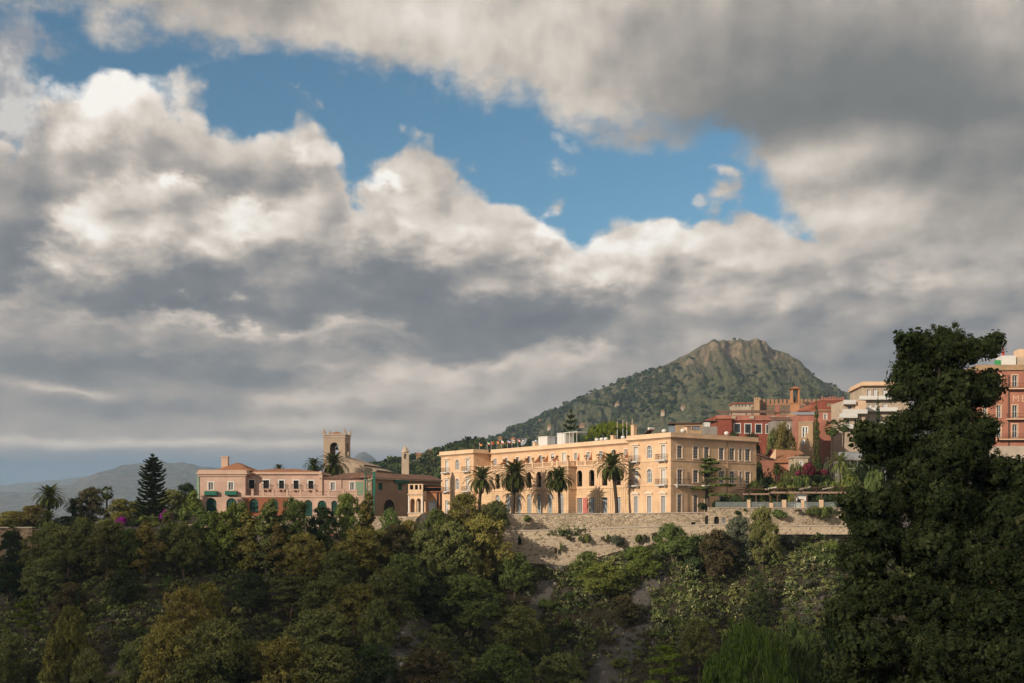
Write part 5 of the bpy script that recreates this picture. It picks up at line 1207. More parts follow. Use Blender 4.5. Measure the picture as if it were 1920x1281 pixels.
# flat roofed houses just behind the hotel
h1 = Bld('flat_roof_house', 'tan flat roofed house with wide dark windows behind the hotel roof', 'house', 1266, 1320, 262, 8, 8, za(795, 262), -8)
o = h1.ops([(1283, 1296, 799, 807), (1298, 1313, 799, 807)]); h1.walls(M['tan'], o); h1.wins(o, sur=None, fr='wood', pane='glass_sky', cols=3, rows=1); b = MB(); b.box(-1.6, h1.w + .3, -.5, 8.4, h1.z1, h1.z1 + .25); h1.part('roof', M['wood'], b)
b = MB(); b.box(-1.5, .0, .3, 6, h1.z1 - 2.4, h1.z1 - .4); h1.part('glazed_porch', M['glass_sky'], b)
h2 = Bld('flat_roof_house', 'grey beige roof building with dark awning next to the red building', 'house', 1319, 1345, 258, 8, 8, za(800, 258), 0); h2.walls(M['greyplaster']); b = MB(); b.box(-.2, h2.w + .2, -.4, 6, h2.z1 + 1.2, h2.z1 + 1.35); h2.part('awning', M['wood'], b)
b = MB(); b.box(0, 1.6, 0, 1.0, h2.z1, h2.z1 + 1.0); h2.part('white_box', M['white'], b)
for k in range(3): MB().box(1.5 * k, 1.5 * k + .12, 0, .12, h2.z1, h2.z1 + 1.2).build('post', M['wood'], h2.o)
fb = Bld('slope_house', 'long white house with row of blue windows left of the castle tower', 'house', 1376, 1415, 420, 8, 20, za(757.5, 420), 0)
o = fb.ops([(1379, 1382, 759, 764), (1385, 1388, 759, 764), (1391, 1394, 759, 764), (1397, 1400, 759, 764), (1405, 1408, 759, 764)]); fb.walls(M['beige'], o); fb.wins(o, sur=None, rows=1, cols=1); b = MB(); b.box(-.4, fb.w + .4, -.5, 8, fb.z1, fb.z1 + .5); fb.part('tiled_roof', M['tile_red'], b)
# rose-red hotel at the right edge
hr = Bld('rose_hotel', 'tall rose red hotel with cream framed windows and iron balconies behind the dark tree', 'hotel', 1832, 1990, 232, 14, 0, za(695, 232), -3)
rows_ = ((703.6, 726), (760, 783.5), (795.8, 821)); oo = []
for pa, pb in ((1843.5, 1850), (1869, 1876.5), (1898, 1907.5), (1929, 1938), (1955, 1963)):
    for r in rows_: oo.append((pa, pb) + r)
o = hr.ops(oo); hr.walls(M['hotelred'], o, depth=.3); hr.wins(o, sur='cream_trim', fr='shutter_w', pane='glass', cols=2, rows=2, depth=.3)
for pa, pb, py in ((1886, 1995, 728), (1886, 1995, 785), (1868, 1995, 823), (1830, 1860, 787)):
    x0, x1 = hr.fx(pa), hr.fx(pb); z = za(py, 231); b = MB(); b.box(x0, x1, -1.0, -.003, z - .22, z); bo = hr.part('balcony', M['cream_trim'], b); b = MB(); railing(b, x0, x1, -1.0, -.004, z + .002, 1.0, .2); b.build('railing', M['iron'], bo)
b = MB(); x = hr.fx(1891); b.tube([(x, -.12, 10), (x, -.12, hr.z1 - 1)], .1, 6); hr.part('drainpipe', M['iron'], b)
b = MB(); b.box(-.3, hr.w, -.35, 14, hr.z1, hr.z1 + .3); b.box(0, hr.w, -.12, 13, hr.z1 + .302, hr.z1 + 1.15); hr.part('cornice', M['tan'], b)
b = MB(); x0 = hr.fx(1878, 2); b.box(x0, x0 + 2.9, 2, 5, hr.z1 + 1.15, hr.z1 + 3.3); hr.part('roof_room', M['white'], b); b = MB(); b.box(x0 - 1.3, x0 - .1, 2.2, 2.4, hr.z1 + 1.2, hr.z1 + 2.4); hr.part('green_awning', M['green'], b)
b = MB(); b.box(x0 + 3.2, x0 + 7, 2, 5, hr.z1 + 1.15, hr.z1 + 3.0); hr.part('roof_room', M['beige'], b); b = MB(); x = hr.fx(1881, 3); b.lathe([(.28, hr.z1 + 1.2), (.28, hr.z1 + 4.2), (.12, hr.z1 + 4.25), (.12, hr.z1 + 5.3)], 8, (x, 3)); hr.part('red_flue', M['red'], b)
b = MB(); x = hr.fx(1911, 6); b.box(x, x + 3, 6, 9, hr.z1 + 1, hr.z1 + 5.2); hr.part('roof_room', M['cream_trim'], b)
def letters(txt, x, z, hgt, mat, parent, name, y=-.03):
    cu = bpy.data.curves.new(name, 'FONT'); cu.body = txt; cu.size = hgt * 1.45; cu.extrude = .015; cu.space_character = 1.35
    t_ = bpy.data.objects.new(name, cu); col.objects.link(t_); bpy.context.view_layer.update()
    me = bpy.data.meshes.new_from_object(t_.evaluated_get(bpy.context.evaluated_depsgraph_get())); bpy.data.objects.remove(t_)
    o_ = ln(name, me, parent); o_.location = (x, y, z); o_.rotation_euler = (R(90), 0, 0); me.materials.clear(); me.materials.append(mat); return o_
letters('ME', hr.fx(1898), za(752.6, 231), za(740.8, 231) - za(752.6, 231), M['cream_trim'], hr.o, 'lettering')
hw = MB(); hw.box(0, 14, 0, 3, -1, 2.6); o = hw.build('garden_wall', M['coping']); o.location = (xa(1868, 205), 205, za(853, 205) - 1.0 + .0); tag(o, 'pale rendered garden wall below the rose hotel hedge', 'wall')
# tiled roof house at the far right under the hotel
ho = Bld('tile_roof_house', 'pink walled house with a steep ribbed tile roof low at the right edge', 'house', 1903, 1960, 150, 8, -12, za(941, 150), 0)
ho.walls(M['hotelred']); b = MB(); b.face([(-.3, -.4, ho.z1), (ho.w, -.4, ho.z1), (ho.w, 4, ho.z1 + 2.2), (-.3, 4, ho.z1 + 2.2)]); b.face([(ho.w, 8, ho.z1), (-.3, 8, ho.z1), (-.3, 4, ho.z1 + 2.2), (ho.w, 4, ho.z1 + 2.2)]); ho.part('tiled_roof', M['tile'], b)
# ------------------------------------------------------------------ things on the hotel roof
def hotel_xy(px, v):
    x = hx(px, v); return HC.x + x * DX - v * DY, HC.y + x * DY + v * DX
hrz = TP - .39
def onroof(name, px, v, label, cat, z=None, group=None):
    x, y = hotel_xy(px, v); return empty(name, (x, y, hrz if z is None else z), math.atan2(DY, DX), label, cat, group)
flags = [(899, 'red and yellow', ('black', 'red', 'yellow')), (914, 'green, white and red', ('green', 'white', 'red')), (921, 'plain red', ('red', 'red', 'red')), (932, 'red and yellow striped', ('red', 'yellow', 'red')), (940, 'white and red', ('white', 'white', 'red')), (952, 'blue and white', ('bluecloth', 'white', 'red')), (960, 'white and dark', ('white', 'black', 'white')), (971, 'red and white', ('red', 'white', 'red')), (979, 'black and white', ('black', 'white', 'black'))]
for i, (px_, d_, cl) in enumerate(flags):
    o = onroof('flag_pole', px_, 6, d_ + ' flag on a thin pole on the hotel roof', 'flag', None, 'flags on the hotel roof')
    MB().tube([(0, 0, 0), (0, 0, 2.5)], .04, 6).build('pole', M['metal'], o)
    for k, c_ in enumerate(cl):
        b = MB(); n = 5
        for j in range(n):
            f = lambda q: (.06 + q * .17, .08 * math.sin(q * 1.7 + i), -.12 * q * .5)
            p, q = f(j), f(j + 1); b.face([(p[0], p[1], 2.45 - .2 * k - .2 + p[2]), (q[0], q[1], 2.45 - .2 * k - .2 + q[2]), (q[0], q[1], 2.45 - .2 * k + q[2]), (p[0], p[1], 2.45 - .2 * k + p[2])])
        b.build('stripe', M[c_], o)
o = onroof('water_tank', 1005, 9, 'pale blue water tank on the hotel roof', 'tank'); MB().lathe([(1.05, 0), (1.1, .3), (1.1, 1.6), (.9, 1.9), (.3, 2.0)], 16).build('tank_body', M['blue'], o); MB().lathe([(.32, 2.002), (.3, 2.12)], 10).build('lid', M['metal'], o)
o = onroof('satellite_dish', 984, 6, 'grey satellite dish on the hotel roof beside the blue tank', 'satellite dish'); MB().tube([(0, 0, 0), (0, 0, 1.2)], .05, 6).build('mast', M['metal'], o)
b = MB(); b.M = Matrix.Translation((0, 0, 1.5)) @ Matrix.Rotation(R(60), 4, 'X') @ Matrix.Rotation(R(30), 4, 'Z'); b.lathe([(.05, 0), (.5, .06), (.8, .18), (.95, .32), (.9, .3), (.5, .1)], 14); b.build('dish', M['metal'], o)
for px_, v, w__, h__, d_ in ((1018, 8, 3.2, 2.6, 'white plant room with louvres on the hotel roof'), (1033, 9, 3.0, 2.3, 'grey ventilation unit in the middle of the hotel roof'), (1052, 8, 2.6, 3.0, 'long white roof cabin with slatted sides near the tall pine'), (1068, 8, 5.0, 3.0, 'open white metal roof pergola next to the roof cabin')):
    o = onroof('roof_unit', px_, v, d_, 'roof unit'); b = MB(); b.box(-w__ / 2, w__ / 2, 0, 2.5, 0, h__ if px_ != 1068 else .3); b.box(-w__ / 2 - .1, w__ / 2 + .1, -.1, 2.6, h__ + .002, h__ + .12)
    for k in range(5): x = -w__ / 2 + .02 + (w__ - .14) * k / 4; b.box(x, x + .1, -.06, -.005, .1, h__)
    b.build('casing', M['white'] if px_ != 1033 else M['metal'], o)
for i, px_ in enumerate((1119, 1128, 1136, 1168, 1245, 1295, 1377)):
    if px_ > 1260: s_ = hs(px_); x, y = HC.x - s_ * DY * 1 - 2.0 * DX, HC.y + s_ * DX - 2.0 * DY * -1 * -1; x, y = HC.x + (-2.0) * DX - s_ * DY, HC.y + (-2.0) * DY + s_ * DX; o = empty('roof_vent', (x, y, TP - .4), 0, None, None)
    else: o = onroof('roof_vent', px_, 4 + V3 if px_ < 1180 else 3, None, None)
    tag(o, ['white ball vent, leftmost of three on the long roof', 'white ball vent in the middle of three on the long roof', 'white ball vent, rightmost of three on the long roof', 'white ball vent beside the right wing roof', 'white ball vent near the front corner of the right wing', 'white ball vent over the side wall of the right wing', 'white ball vent near the back end of the side wall'][i], 'vent', 'ball vents on the hotel roof')
    MB().lathe([(.12, 0), (.12, .7)], 8).build('pipe', M['metal'], o); MB().lathe([(.15, .7), (.38, .85), (.45, 1.05), (.36, 1.3), (.12, 1.42)], 10).build('cowl', M['white'], o)
for i, (px_, h__) in enumerate(((1157.5, 4.8), (1168, 5.0), (1175.3, 4.6), (1185.6, 5.0), (1193, 3.5))):
    o = onroof('antenna_mast', px_, 12, ['pale antenna panel, first from the left above the umbrella pine', 'pale antenna panel, second from the left above the umbrella pine', 'pale antenna panel, third from the left above the umbrella pine', 'pale antenna panel, fourth from the left beside the chimney', 'short thin mast, rightmost beside the chimney'][i], 'antenna'); MB().tube([(0, 0, 0), (0, 0, h__ - 1.6)], .06, 6).build('pole', M['metal'], o); MB().box(-.08, .08, -.06, .06, h__ - 1.3, h__).build('panel', M['beige'], o) if i < 4 else None
o = onroof('solar_heater', 1212, 6, 'small solar water heater on the red roofed wing', 'solar heater', TP + .6); MB().prism([(-.9, 0), (.5, .8), (.5, .9), (-.9, .1)], 0, 1.4).build('panel', M['glass'], o); b = MB(); b.M = Matrix.Translation((.6, 0, 1.1)) @ Matrix.Rotation(R(-90), 4, 'X'); b.lathe([(.26, 0), (.26, 1.4)], 10); b.build('tank_body', M['white'], o)
# ------------------------------------------------------------------ villas on the mountain and the low hill
def onmesh(Xg, px, py):
    X, Y, Z = Xg; pxs = 960 + X / Y * F; pys = HZ - Z / Y * F; d = (pxs - px) ** 2 + (pys - py) ** 2 * 2 + np.where(Y > 1790, 1e6, 0); i = np.argmin(d); return float(X.flat[i]), float(Y.flat[i]), float(Z.flat[i])
vil = [(MX, 1156, 762, 9, 'pale villa high on the wooded left flank of the mountain', 'beige'), (MX, 1283, 768, 8, 'pale rose villa in the middle of the lower mountain slope', 'beige'), (MX, 1030, 806, 9, 'pale house on the far left mountain ridge', 'beige'), (MX, 1011, 794, 7, 'tiny house on the left skyline of the mountain', 'tan'),
       (MX, 1092, 802, 12, 'terracotta roofed villa behind the tall roof pine', 'tan'), (MX, 1240, 778, 8, 'long pale farmhouse among terraces on the mountain', 'beige'),
       (WX, 787, 867, 9, 'villa with a broad orange tiled roof on the low hill', 'tan'), (WX, 806, 861, 7, 'square terracotta house at the top of the low hill', 'peach'), (WX, 966, 820, 8, 'red roofed house above the hotel flags', 'peach'), (WX, 940, 830, 7, 'small white house low behind the hotel flags', 'beige')]
for i, (G_, px_, py_, w__, lab, mt) in enumerate(vil):
    x, y, z = onmesh(G_, px_, py_); s_ = 1.0 if G_ is MX else .55; o = empty('villa', (x, y - 3, z + (1.5 if G_ is MX else 1.6)), R(12 * math.sin(i * 2.1)), lab, 'house', 'villas on the slopes'); w__ *= s_ * .55; h__ = 2.4 * s_ + (.8 if G_ is WX else 0)
    op = [(w__ * (k + .25) / 3 - w__ / 2, w__ * (k + .6) / 3 - w__ / 2, h__ * .35, h__ * .75) for k in range(3)]
    b = MB(); b.wall(-w__ / 2, w__ / 2, -3, h__, op, .3); b.box(-w__ / 2 + .02, w__ / 2 - .02, .35, w__ * .7, -3, h__ - .02); b.build('wall', M[mt], o); b = MB(); b.hip(-w__ / 2, w__ / 2, 0, w__ * .7, h__ + .1, h__ + 1.8 * s_ + .3, .5); b.build('roof', M['tile'], o)
# ------------------------------------------------------------------ unseen thin sheet added behind the camera, shaped to shade the near slope
def shade_cloud(name, outline_, Yp, zp, alt, seed, label):
    """outline_ in plan (x, y) at height zp of the shaded area; carried up along the sun direction to the altitude alt"""
    t_ = (alt - zp) / SUN.z; off = Vector((SUN.x * t_, SUN.y * t_))
    cx = np.mean([p[0] for p in outline_]); cyy = np.mean([p[1] for p in outline_]); b = MB(); n = 48
    pts = [Vector(outline_[i]) for i in range(len(outline_))]; per = []
    for i in range(len(pts)):
        for k in range(4): per.append(pts[i].lerp(pts[(i + 1) % len(pts)], k / 4))
    N = len(per); rings = []
    for (sc_r, dz) in ((.0, -6), (.5, -8), (.86, -5), (.97, 0), (1.0, 6), (.93, 16), (.75, 30), (.5, 40), (.2, 46), (0, 48)):
        r_ = []
        for j, p in enumerate(per):
            w_ = 1 + (.03 * math.sin(j * 1.9 + seed) + .02 * math.sin(j * 3.7)) * sc_r
            r_.append(b._v((cx + (p.x - cx) * sc_r * w_ + off.x, cyy + (p.y - cyy) * sc_r * w_ + off.y, alt + dz * .1 + 1.0 * math.sin(j * 1.3 + dz))))
        rings.append(r_)
    for a, c in zip(rings, rings[1:]):
        for k in range(N): b.f.append([a[k], a[(k + 1) % N], c[(k + 1) % N], c[k]]); b.mi.append(0)
    o = b.build(name, M['added_shade_cloud']); o.data.polygons.foreach_set('use_smooth', [True] * len(o.data.polygons)); tag(o, label, None, None, 'stuff'); return o
m, t = newmat('added_shade_cloud'); tb_ = t.n.new('ShaderNodeBsdfTransparent'); mx_ = t.n.new('ShaderNodeMixShader'); mx_.inputs[0].default_value = .44; setc(t, (.8, .8, .8, 1), 1.0)
t.l.new(tb_.outputs[0], mx_.inputs[1]); t.l.new(t.bsdf.outputs[0], mx_.inputs[2]); t.l.new(mx_.outputs[0], t.out.inputs['Surface']); M['added_shade_cloud'] = m      # added sheet is part transparent, so some sun leaks through
# shaded: the whole near slope and the garden on the left; the sunlit edge follows the terrace walls
shade_cloud('added_shade_cloud', [(-230, 60), (70, -30), (150, 40), (130, 150), (75, 150), (40, 150), (22, 160), (8, 172), (-6, 186), (-12, 196), (-34, 198), (-60, 204), (-78, 216), (-100, 240), (-230, 250)], 190, -12, 520, 1, 'unseen shade caster added behind the viewpoint')
# ================================================================== vegetation
LM = dict(
 olive=leafmat('olive_leaf', (.062, .076, .026), (.175, .185, .065), (.26, .26, .10)), gold=leafmat('golden_leaf', (.095, .088, .024), (.25, .22, .065), (.34, .30, .10)),
 green=leafmat('green_leaf', (.045, .068, .022), (.13, .165, .05), (.21, .235, .075)), bright=leafmat('bright_leaf', (.06, .09, .018), (.17, .20, .05), (.25, .27, .08)),
 dark=leafmat('dark_leaf', (.018, .031, .014), (.052, .075, .030), (.09, .11, .045)), grey=leafmat('grey_leaf', (.06, .07, .045), (.15, .165, .11), (.22, .23, .16)),
 palm=leafmat('palm_leaf', (.030, .045, .014), (.095, .115, .032), (.16, .16, .05)), big=leafmat('big_tree_leaf', (.026, .040, .016), (.078, .102, .040), (.17, .175, .07), .15, 0),
 magenta=leafmat('magenta_bract', (.05, .06, .02), (.20, .03, .06), (.55, .04, .16)), purple=leafmat('purple_bract', (.14, .01, .12), (.30, .02, .28), (.4, .05, .36)),
 brown=leafmat('brown_leaf', (.05, .045, .022), (.115, .10, .05), (.17, .15, .08)), yellow=leafmat('yellow_leaf', (.10, .11, .015), (.30, .28, .03), (.4, .36, .05)),
 pine=leafmat('pine_leaf', (.06, .085, .012), (.16, .20, .03), (.22, .25, .04)), cactus=leafmat('cactus_pad', (.05, .075, .03), (.19, .21, .10), (.58, .54, .28), .0), weep=leafmat('weeping_leaf', (.035, .07, .015), (.085, .15, .03), (.15, .22, .05)))
PROTO = {}
def proto(key, crown, mat, blobs=None, base=(0, 0, 0), r0=.2, bark='bark', seed=0, frac=1.0, trunk=None):
    g = np.random.default_rng(seed + 99)
    if trunk is None:
        b = MB(); branches(b, base, blobs, r0, g, frac); tm = b.mesh('trunk', M[bark])
    else: tm = trunk
    PROTO[key] = (tm, crown)
def blobs_broad(seed, n=9, W=5.0, H=10.0, lo=.28):
    g = np.random.default_rng(seed); r = []
    for i in range(n):
        t_ = (i + .5) / n; z = H * (lo + (1 - lo - .12) * t_); rad = W * .5 * (math.sin(math.pi * min(.94, .22 + .72 * t_)) ** .8) * .62; a = i * 2.4 + g.uniform(-.4, .4); s = g.uniform(.8, 1.25) * (1.05 - .25 * t_)
        r.append((math.cos(a) * rad * .95, math.sin(a) * rad * .95, z, W * .25 * s, W * .25 * s, H * .175 * s))
    r.append((0, 0, H * .87, W * .2, W * .2, H * .12)); return r
def cm(mat, parts): return crownmesh('crown', mat, parts)
# broad, loosely lobed trees (eucalyptus and pepper-tree like), unit: 10 high, 7 wide
for i in range(5):
    bl = blobs_broad(10 + i, 12 + i, 7.0, 10, .12 + .03 * i)
    for mk in ('olive', 'green', 'gold', 'brown', 'bright', 'dark'):
        if mk in ('dark', 'bright', 'brown') and i > 1: continue
        if i == 0 or (mk, i) : pass
    sc_ = scatter(bl, 400, 30, .55, .19, 40 + i, .5, .38)
    for mk in ('olive', 'green', 'gold'): proto(('broad', mk, i), cm(LM[mk], [sc_]), mk, bl, (0, 0, 0), .22, 'bark', i)
    if i < 2:
        for mk in ('dark', 'bright', 'brown', 'grey'): proto(('broad', mk, i), cm(LM[mk], [sc_]), mk, bl, (0, 0, 0), .2, 'bark', i)
# columnar soft trees, unit 10 high, 3 wide
for i in range(3):
    g = np.random.default_rng(60 + i); bl = [(g.normal() * .35, g.normal() * .35, 1.6 + 7.6 * t_, 1.15 * math.sin(math.pi * (.18 + .72 * t_)) ** .7, 1.15 * math.sin(math.pi * (.18 + .72 * t_)) ** .7, 1.25) for t_ in np.linspace(0, 1, 9)]
    sc_ = scatter(bl, 300, 28, .40, .17, 70 + i, .45, .45)
    for mk in ('olive', 'bright', 'gold', 'green'): proto(('column', mk, i), cm(LM[mk], [sc_]), mk, bl, (0, 0, 0), .16, 'bark', i, .6)
# layered pines
for i in range(2):
    g = np.random.default_rng(80 + i); bl = []
    for k in range(9): a = k * 2.4; r_ = 2.6 * (1 - k / 12) * g.uniform(.6, 1); bl.append((math.cos(a) * r_, math.sin(a) * r_, 3.4 + k * .72, 1.35, 1.35, .55))
    sc_ = scatter(bl, 330, 30, .45, .16, 90 + i, 0, .35, (.5, 1.0), .6)
    for mk in ('pine', 'olive', 'dark'): proto(('pine', mk, i), cm(LM[mk], [sc_]), mk, bl, (0, 0, 0), .2, 'bark', i)
# umbrella pine, unit 10 high 14 wide
bl = [(math.cos(a) * r_, math.sin(a) * r_, 8.3 - r_ * .12 + .3 * math.sin(3 * a), 2.2, 2.2, 1.1) for r_, na_ in ((0, 1), (2.6, 6), (5.0, 10)) for a in [2 * math.pi * k / na_ for k in range(na_)]]
proto(('umbrella', 'pine', 0), cm(LM['pine'], [scatter(bl, 420, 26, .5, .16, 12, 0, .4, (.7, 1.02), .6)]), 0, bl, (0, 0, 0), .35, 'bark', 1, .5)
# cypress, unit 10 high 1.6 wide
bl = [(0, 0, .7 + 9 * t_, .78 * (1 - t_ ** 2.2) ** .6 * (.8 + .2 * math.sin(t_ * 3)) + .08, .78 * (1 - t_ ** 2.2) ** .6 + .08, .8) for t_ in np.linspace(0, 1, 14)]
for mk in ('dark', 'green'): proto(('cypress', mk, 0), cm(LM[mk], [scatter(bl, 420, 22, .16, .085, 5, .6, .45)]), 0, bl[:1], (0, 0, 0), .12, 'bark', 2, 0)
# conical dark conifer, unit 10 high, 5 wide
bl = [(.3 * math.sin(k * 2.1), .3 * math.cos(k * 1.7), .8 + 8.9 * k / 11, 2.4 * (1 - k / 12.5) ** .8, 2.4 * (1 - k / 12.5) ** .8, .75) for k in range(12)]
proto(('conifer', 'dark', 0), cm(LM['dark'], [scatter(bl, 420, 26, .38, .13, 15, .2, .35)]), 0, bl, (0, 0, 0), .2, 'bark', 3, 0)
# shrubs, unit 2 high 2.6 wide
for i in range(4):
    g = np.random.default_rng(120 + i); bl = [(g.normal() * .55, g.normal() * .55, .7 + .5 * g.random(), .62, .62, .55) for k in range(5)] + [(0, 0, .9, .8, .8, .7)]
    sc_ = scatter(bl, 150, 24, .26, .11, 130 + i, 0, .5)
    for mk in ('green', 'dark', 'grey', 'bright', 'brown', 'olive', 'magenta', 'purple', 'yellow'):
        if mk in ('magenta', 'purple', 'yellow') and i > 0: continue
        proto(('shrub', mk, i), cm(LM[mk], [sc_]), 0, bl, (0, 0, 0), .05, 'bark', i, .8)
# magenta bougainvillea mixes green and magenta: two crowns of different leaves
# weeping bush, unit 10 high 10 wide
g = np.random.default_rng(7); bl = []
for k in range(16): a = k * 2.4; r_ = 3.9 * math.sqrt(k / 16); bl.append((math.cos(a) * r_, math.sin(a) * r_, 6.6 - .13 * r_ * r_ + g.uniform(-.4, .8), 1.5, 1.5, 1.1))
P_, A_, B_, T_ = scatter(bl, 420, 40, .42, .11, 17, .75, .26, (.6, 1.0))
parts_ = [(P_, A_, B_, T_)]; 
for q in range(260):                                # hanging strands
    k = g.integers(len(bl)); d = g.normal(size=2); d /= np.linalg.norm(d); s0 = np.array([bl[k][0] + d[0] * 1.4, bl[k][1] + d[1] * 1.4, bl[k][2] + g.uniform(-.3, .5)]); L_ = g.uniform(1.5, 4.2); m_ = 46
    tt = np.linspace(0, 1, m_)[:, None]; P = s0 + np.array([d[0] * .35, d[1] * .35, -L_]) * tt + g.normal(size=(m_, 3)) * .09; a = unit(np.array([0, 0, -1.0]) + g.normal(size=(m_, 3)) * .4); bb_ = unit(np.cross(a, rdir(m_, g))); parts_.append((P, a * .14, bb_ * .035, np.full(m_, g.random() * .8) + g.uniform(0, .2, m_)))
proto(('weeping', 'weep', 0), cm(LM['weep'], parts_), 0, bl, (0, 0, 0), .3, 'bark', 5)
# Norfolk pine, unit 10 high: whorls of up-swept branches
def norfolk(seed, W, sparse=False):
    g = np.random.default_rng(seed); parts = []; tb = MB(); tb.tube([(0, 0, -1), (0, 0, 3), (0, 0, 7), (0, 0, 9.9)], [.17, .13, .08, .02], 7); nt = 15 if sparse else 27
    for k in range(nt):
        t_ = k / (nt - 1); z = .9 + 8.7 * t_; Lr = W * .5 * (.50 + .50 * (1 - t_) ** .9) * (1 - t_ ** 14) * (1 if not sparse else g.uniform(.75, 1.1)); nb = 7
        for j in range(nb):
            a = 2 * math.pi * (j + .5 * (k % 2)) / nb + g.uniform(-.15, .15); L_ = Lr * g.uniform(.72, 1.12); m_ = int(26 * L_ / 1.5) + 8; tt = np.linspace(.08, 1, m_)
            rr = L_ * tt; zz = z - .10 * L_ * np.sin(tt * 2.2) + .24 * L_ * tt ** 3 + g.uniform(-.13, .13); c = np.stack([rr * math.cos(a), rr * math.sin(a), zz], -1)
            for s_ in (-1, 0, 1):
                o = np.array([-math.sin(a), math.cos(a), 0]) * s_ * .16 * (1 - tt[:, None] * .5) + g.normal(size=(m_, 3)) * .03
                dirv = np.array([math.cos(a), math.sin(a), .35]) + s_ * .8 * np.array([-math.sin(a), math.cos(a), 0]); A = unit(dirv[None] + g.normal(size=(m_, 3)) * .25); Bv = unit(np.cross(A, rdir(m_, g)))
                parts.append((c + o, A * .16, Bv * .07, np.full(m_, g.random() * .7) + g.uniform(0, .3, m_)))
            if j % 2 == 0: tb.tube([(0, 0, z), tuple(c[m_ // 2]), tuple(c[-1])], [.03, .02, .006], 4, False)
    return parts, tb
pt_, tb_ = norfolk(3, 4.6); proto(('norfolk', 'dark', 0), cm(LM['dark'], pt_), 0, trunk=tb_.mesh('trunk', M['bark']))
pt_, tb_ = norfolk(9, 5.2, True); proto(('norfolk', 'green', 0), cm(LM['green'], pt_), 0, trunk=tb_.mesh('trunk', M['bark']))
# cedar with flat layers, unit 10 high 9 wide
g = np.random.default_rng(33); bl = []; tb = MB(); tb.tube([(0, 0, -1), (.1, 0, 3), (.2, .05, 6), (.15, 0, 9.6)], [.22, .18, .12, .03], 7)
for k in range(13):
    z = 2.6 + k * .55; a = k * 2.6; L_ = 4.3 * (1 - (k / 14) ** 1.3) * g.uniform(.65, 1.05); dx_, dy_ = math.cos(a), math.sin(a) * .7
    tb.tube([(.1, 0, z - .2), (dx_ * L_ * .5, dy_ * L_ * .5, z + .05), (dx_ * L_, dy_ * L_, z - .1)], [.08, .05, .015], 5, False)
    for f in (.25, .5, .75, .95): bl.append((dx_ * L_ * f, dy_ * L_ * f, z + .08 - .1 * f, .95, .95, .2))
bl.append((.1, 0, 9.3, .35, .35, .7))
proto(('cedar', 'dark', 0), cm(LM['green'], [scatter(bl, 620, 30, .34, .12, 34, 0, .45, (.3, 1), .45, False)]), 0, trunk=tb.mesh('trunk', M['bark']))
# palms: crown centre at origin of the crown, unit frond length 3.4
def palm(seed, nf=64, L=3.5, H_=9.0, lean=.4, fan=False, thick=.26):
    g = np.random.default_rng(seed); parts = []
    for k in range(nf):
        t_ = (k + .5) / nf; a = k * 2.39996; e0 = math.radians(82 - 112 * t_ ** .9); Lf = L * g.uniform(.85, 1.08) * (.8 + .2 * math.sin(math.pi * t_)); n = 22; tt = np.linspace(.05, 1, n)
        if fan: e0 = math.radians(80 - 125 * t_); Lf = L * .62 * g.uniform(.85, 1.1)
        droop = .55 + .55 * t_; p = [np.zeros(3)]; e = e0
        for i in range(n):
            p.append(p[-1] + np.array([math.cos(e) * math.cos(a), math.cos(e) * math.sin(a), math.sin(e)]) * Lf / n); e -= droop * 1.9 / n * (.4 + 1.2 * i / n)
        c = np.array(p[1:]); tan = unit(np.gradient(c, axis=0)); side = unit(np.cross(tan, np.array([0, 0, 1.0]))); up = np.cross(side, tan); col_ = g.random() * .55 + .25 * (1 - t_)
        if not fan:
            for s_ in (-1, 1):
                for h_ in (0, .5):
                    cc = c + tan * h_ * Lf / n; ll = (.50 * np.sin(math.pi * np.clip(tt * .88 + .1, 0, 1)) ** .7)[:, None] * L / 3.5; d = unit(side * s_ + tan * .75 + up * .35 - np.array([0, 0, .28]) + g.normal(size=(n, 3)) * .07)
                    parts.append((cc + d * ll * .5, d * ll * .5, unit(np.cross(d, up)) * .05, np.full(n, col_) + g.uniform(0, .2, n)))
            parts.append((c, tan * Lf / n * .6, up * .03, np.full(n, .9)))
        else:
            parts.append((c[:14], tan[:14] * Lf / n * .6, side[:14] * .03, np.full(14, .6))); m_ = 26; base_ = c[14]; a2 = np.linspace(-1.5, 1.5, m_); d = unit(tan[14] * np.cos(a2)[:, None] + side[14] * np.sin(a2)[:, None] - np.array([0, 0, .35]) * np.abs(a2)[:, None] * .5); ll = L * .30 * g.uniform(.85, 1.05, (m_, 1))
            parts.append((base_ + d * ll * .5, d * ll * .5, unit(np.cross(d, up[14])) * .045, np.full(m_, col_) + g.uniform(0, .2, m_)))
    tb = MB(); n = 14; zs_ = np.linspace(-H_, -.1, n); pts = [(lean * ((z + H_) / H_) ** 1.6 - lean, .1 * math.sin(z), z) for z in zs_]; tb.tube([(pts[0][0], pts[0][1], -H_ - 1.5)] + pts, [thick * 1.3] + [thick * (1.2 if i == 0 else 1.0 + .05 * (i % 2)) * (1.35 if i > n - 3 else 1) for i in range(n)], 9)
    return cm(LM['palm'], parts), tb.mesh('trunk', M['palmtrunk'])
for i in range(4):
    cmesh, tmesh = palm(200 + i, (58, 80, 66, 90)[i], (3.4, 3.9, 3.6, 3.2)[i], 9.0, (.5, .25, -.7, -.2)[i], thick=(.25, .3, .27, .24)[i]); PROTO[('palm', 'palm', i)] = (tmesh, cmesh)
cmesh, tmesh = palm(210, 46, 3.0, 9.0, .2, True, .2); PROTO[('fanpalm', 'palm', 0)] = (tmesh, cmesh)
cmesh, tmesh = palm(220, 30, 3.4, 2.0, .1, False, .12); cmesh.materials[0] = LM['bright']; PROTO[('areca', 'bright', 0)] = (tmesh, cmesh)
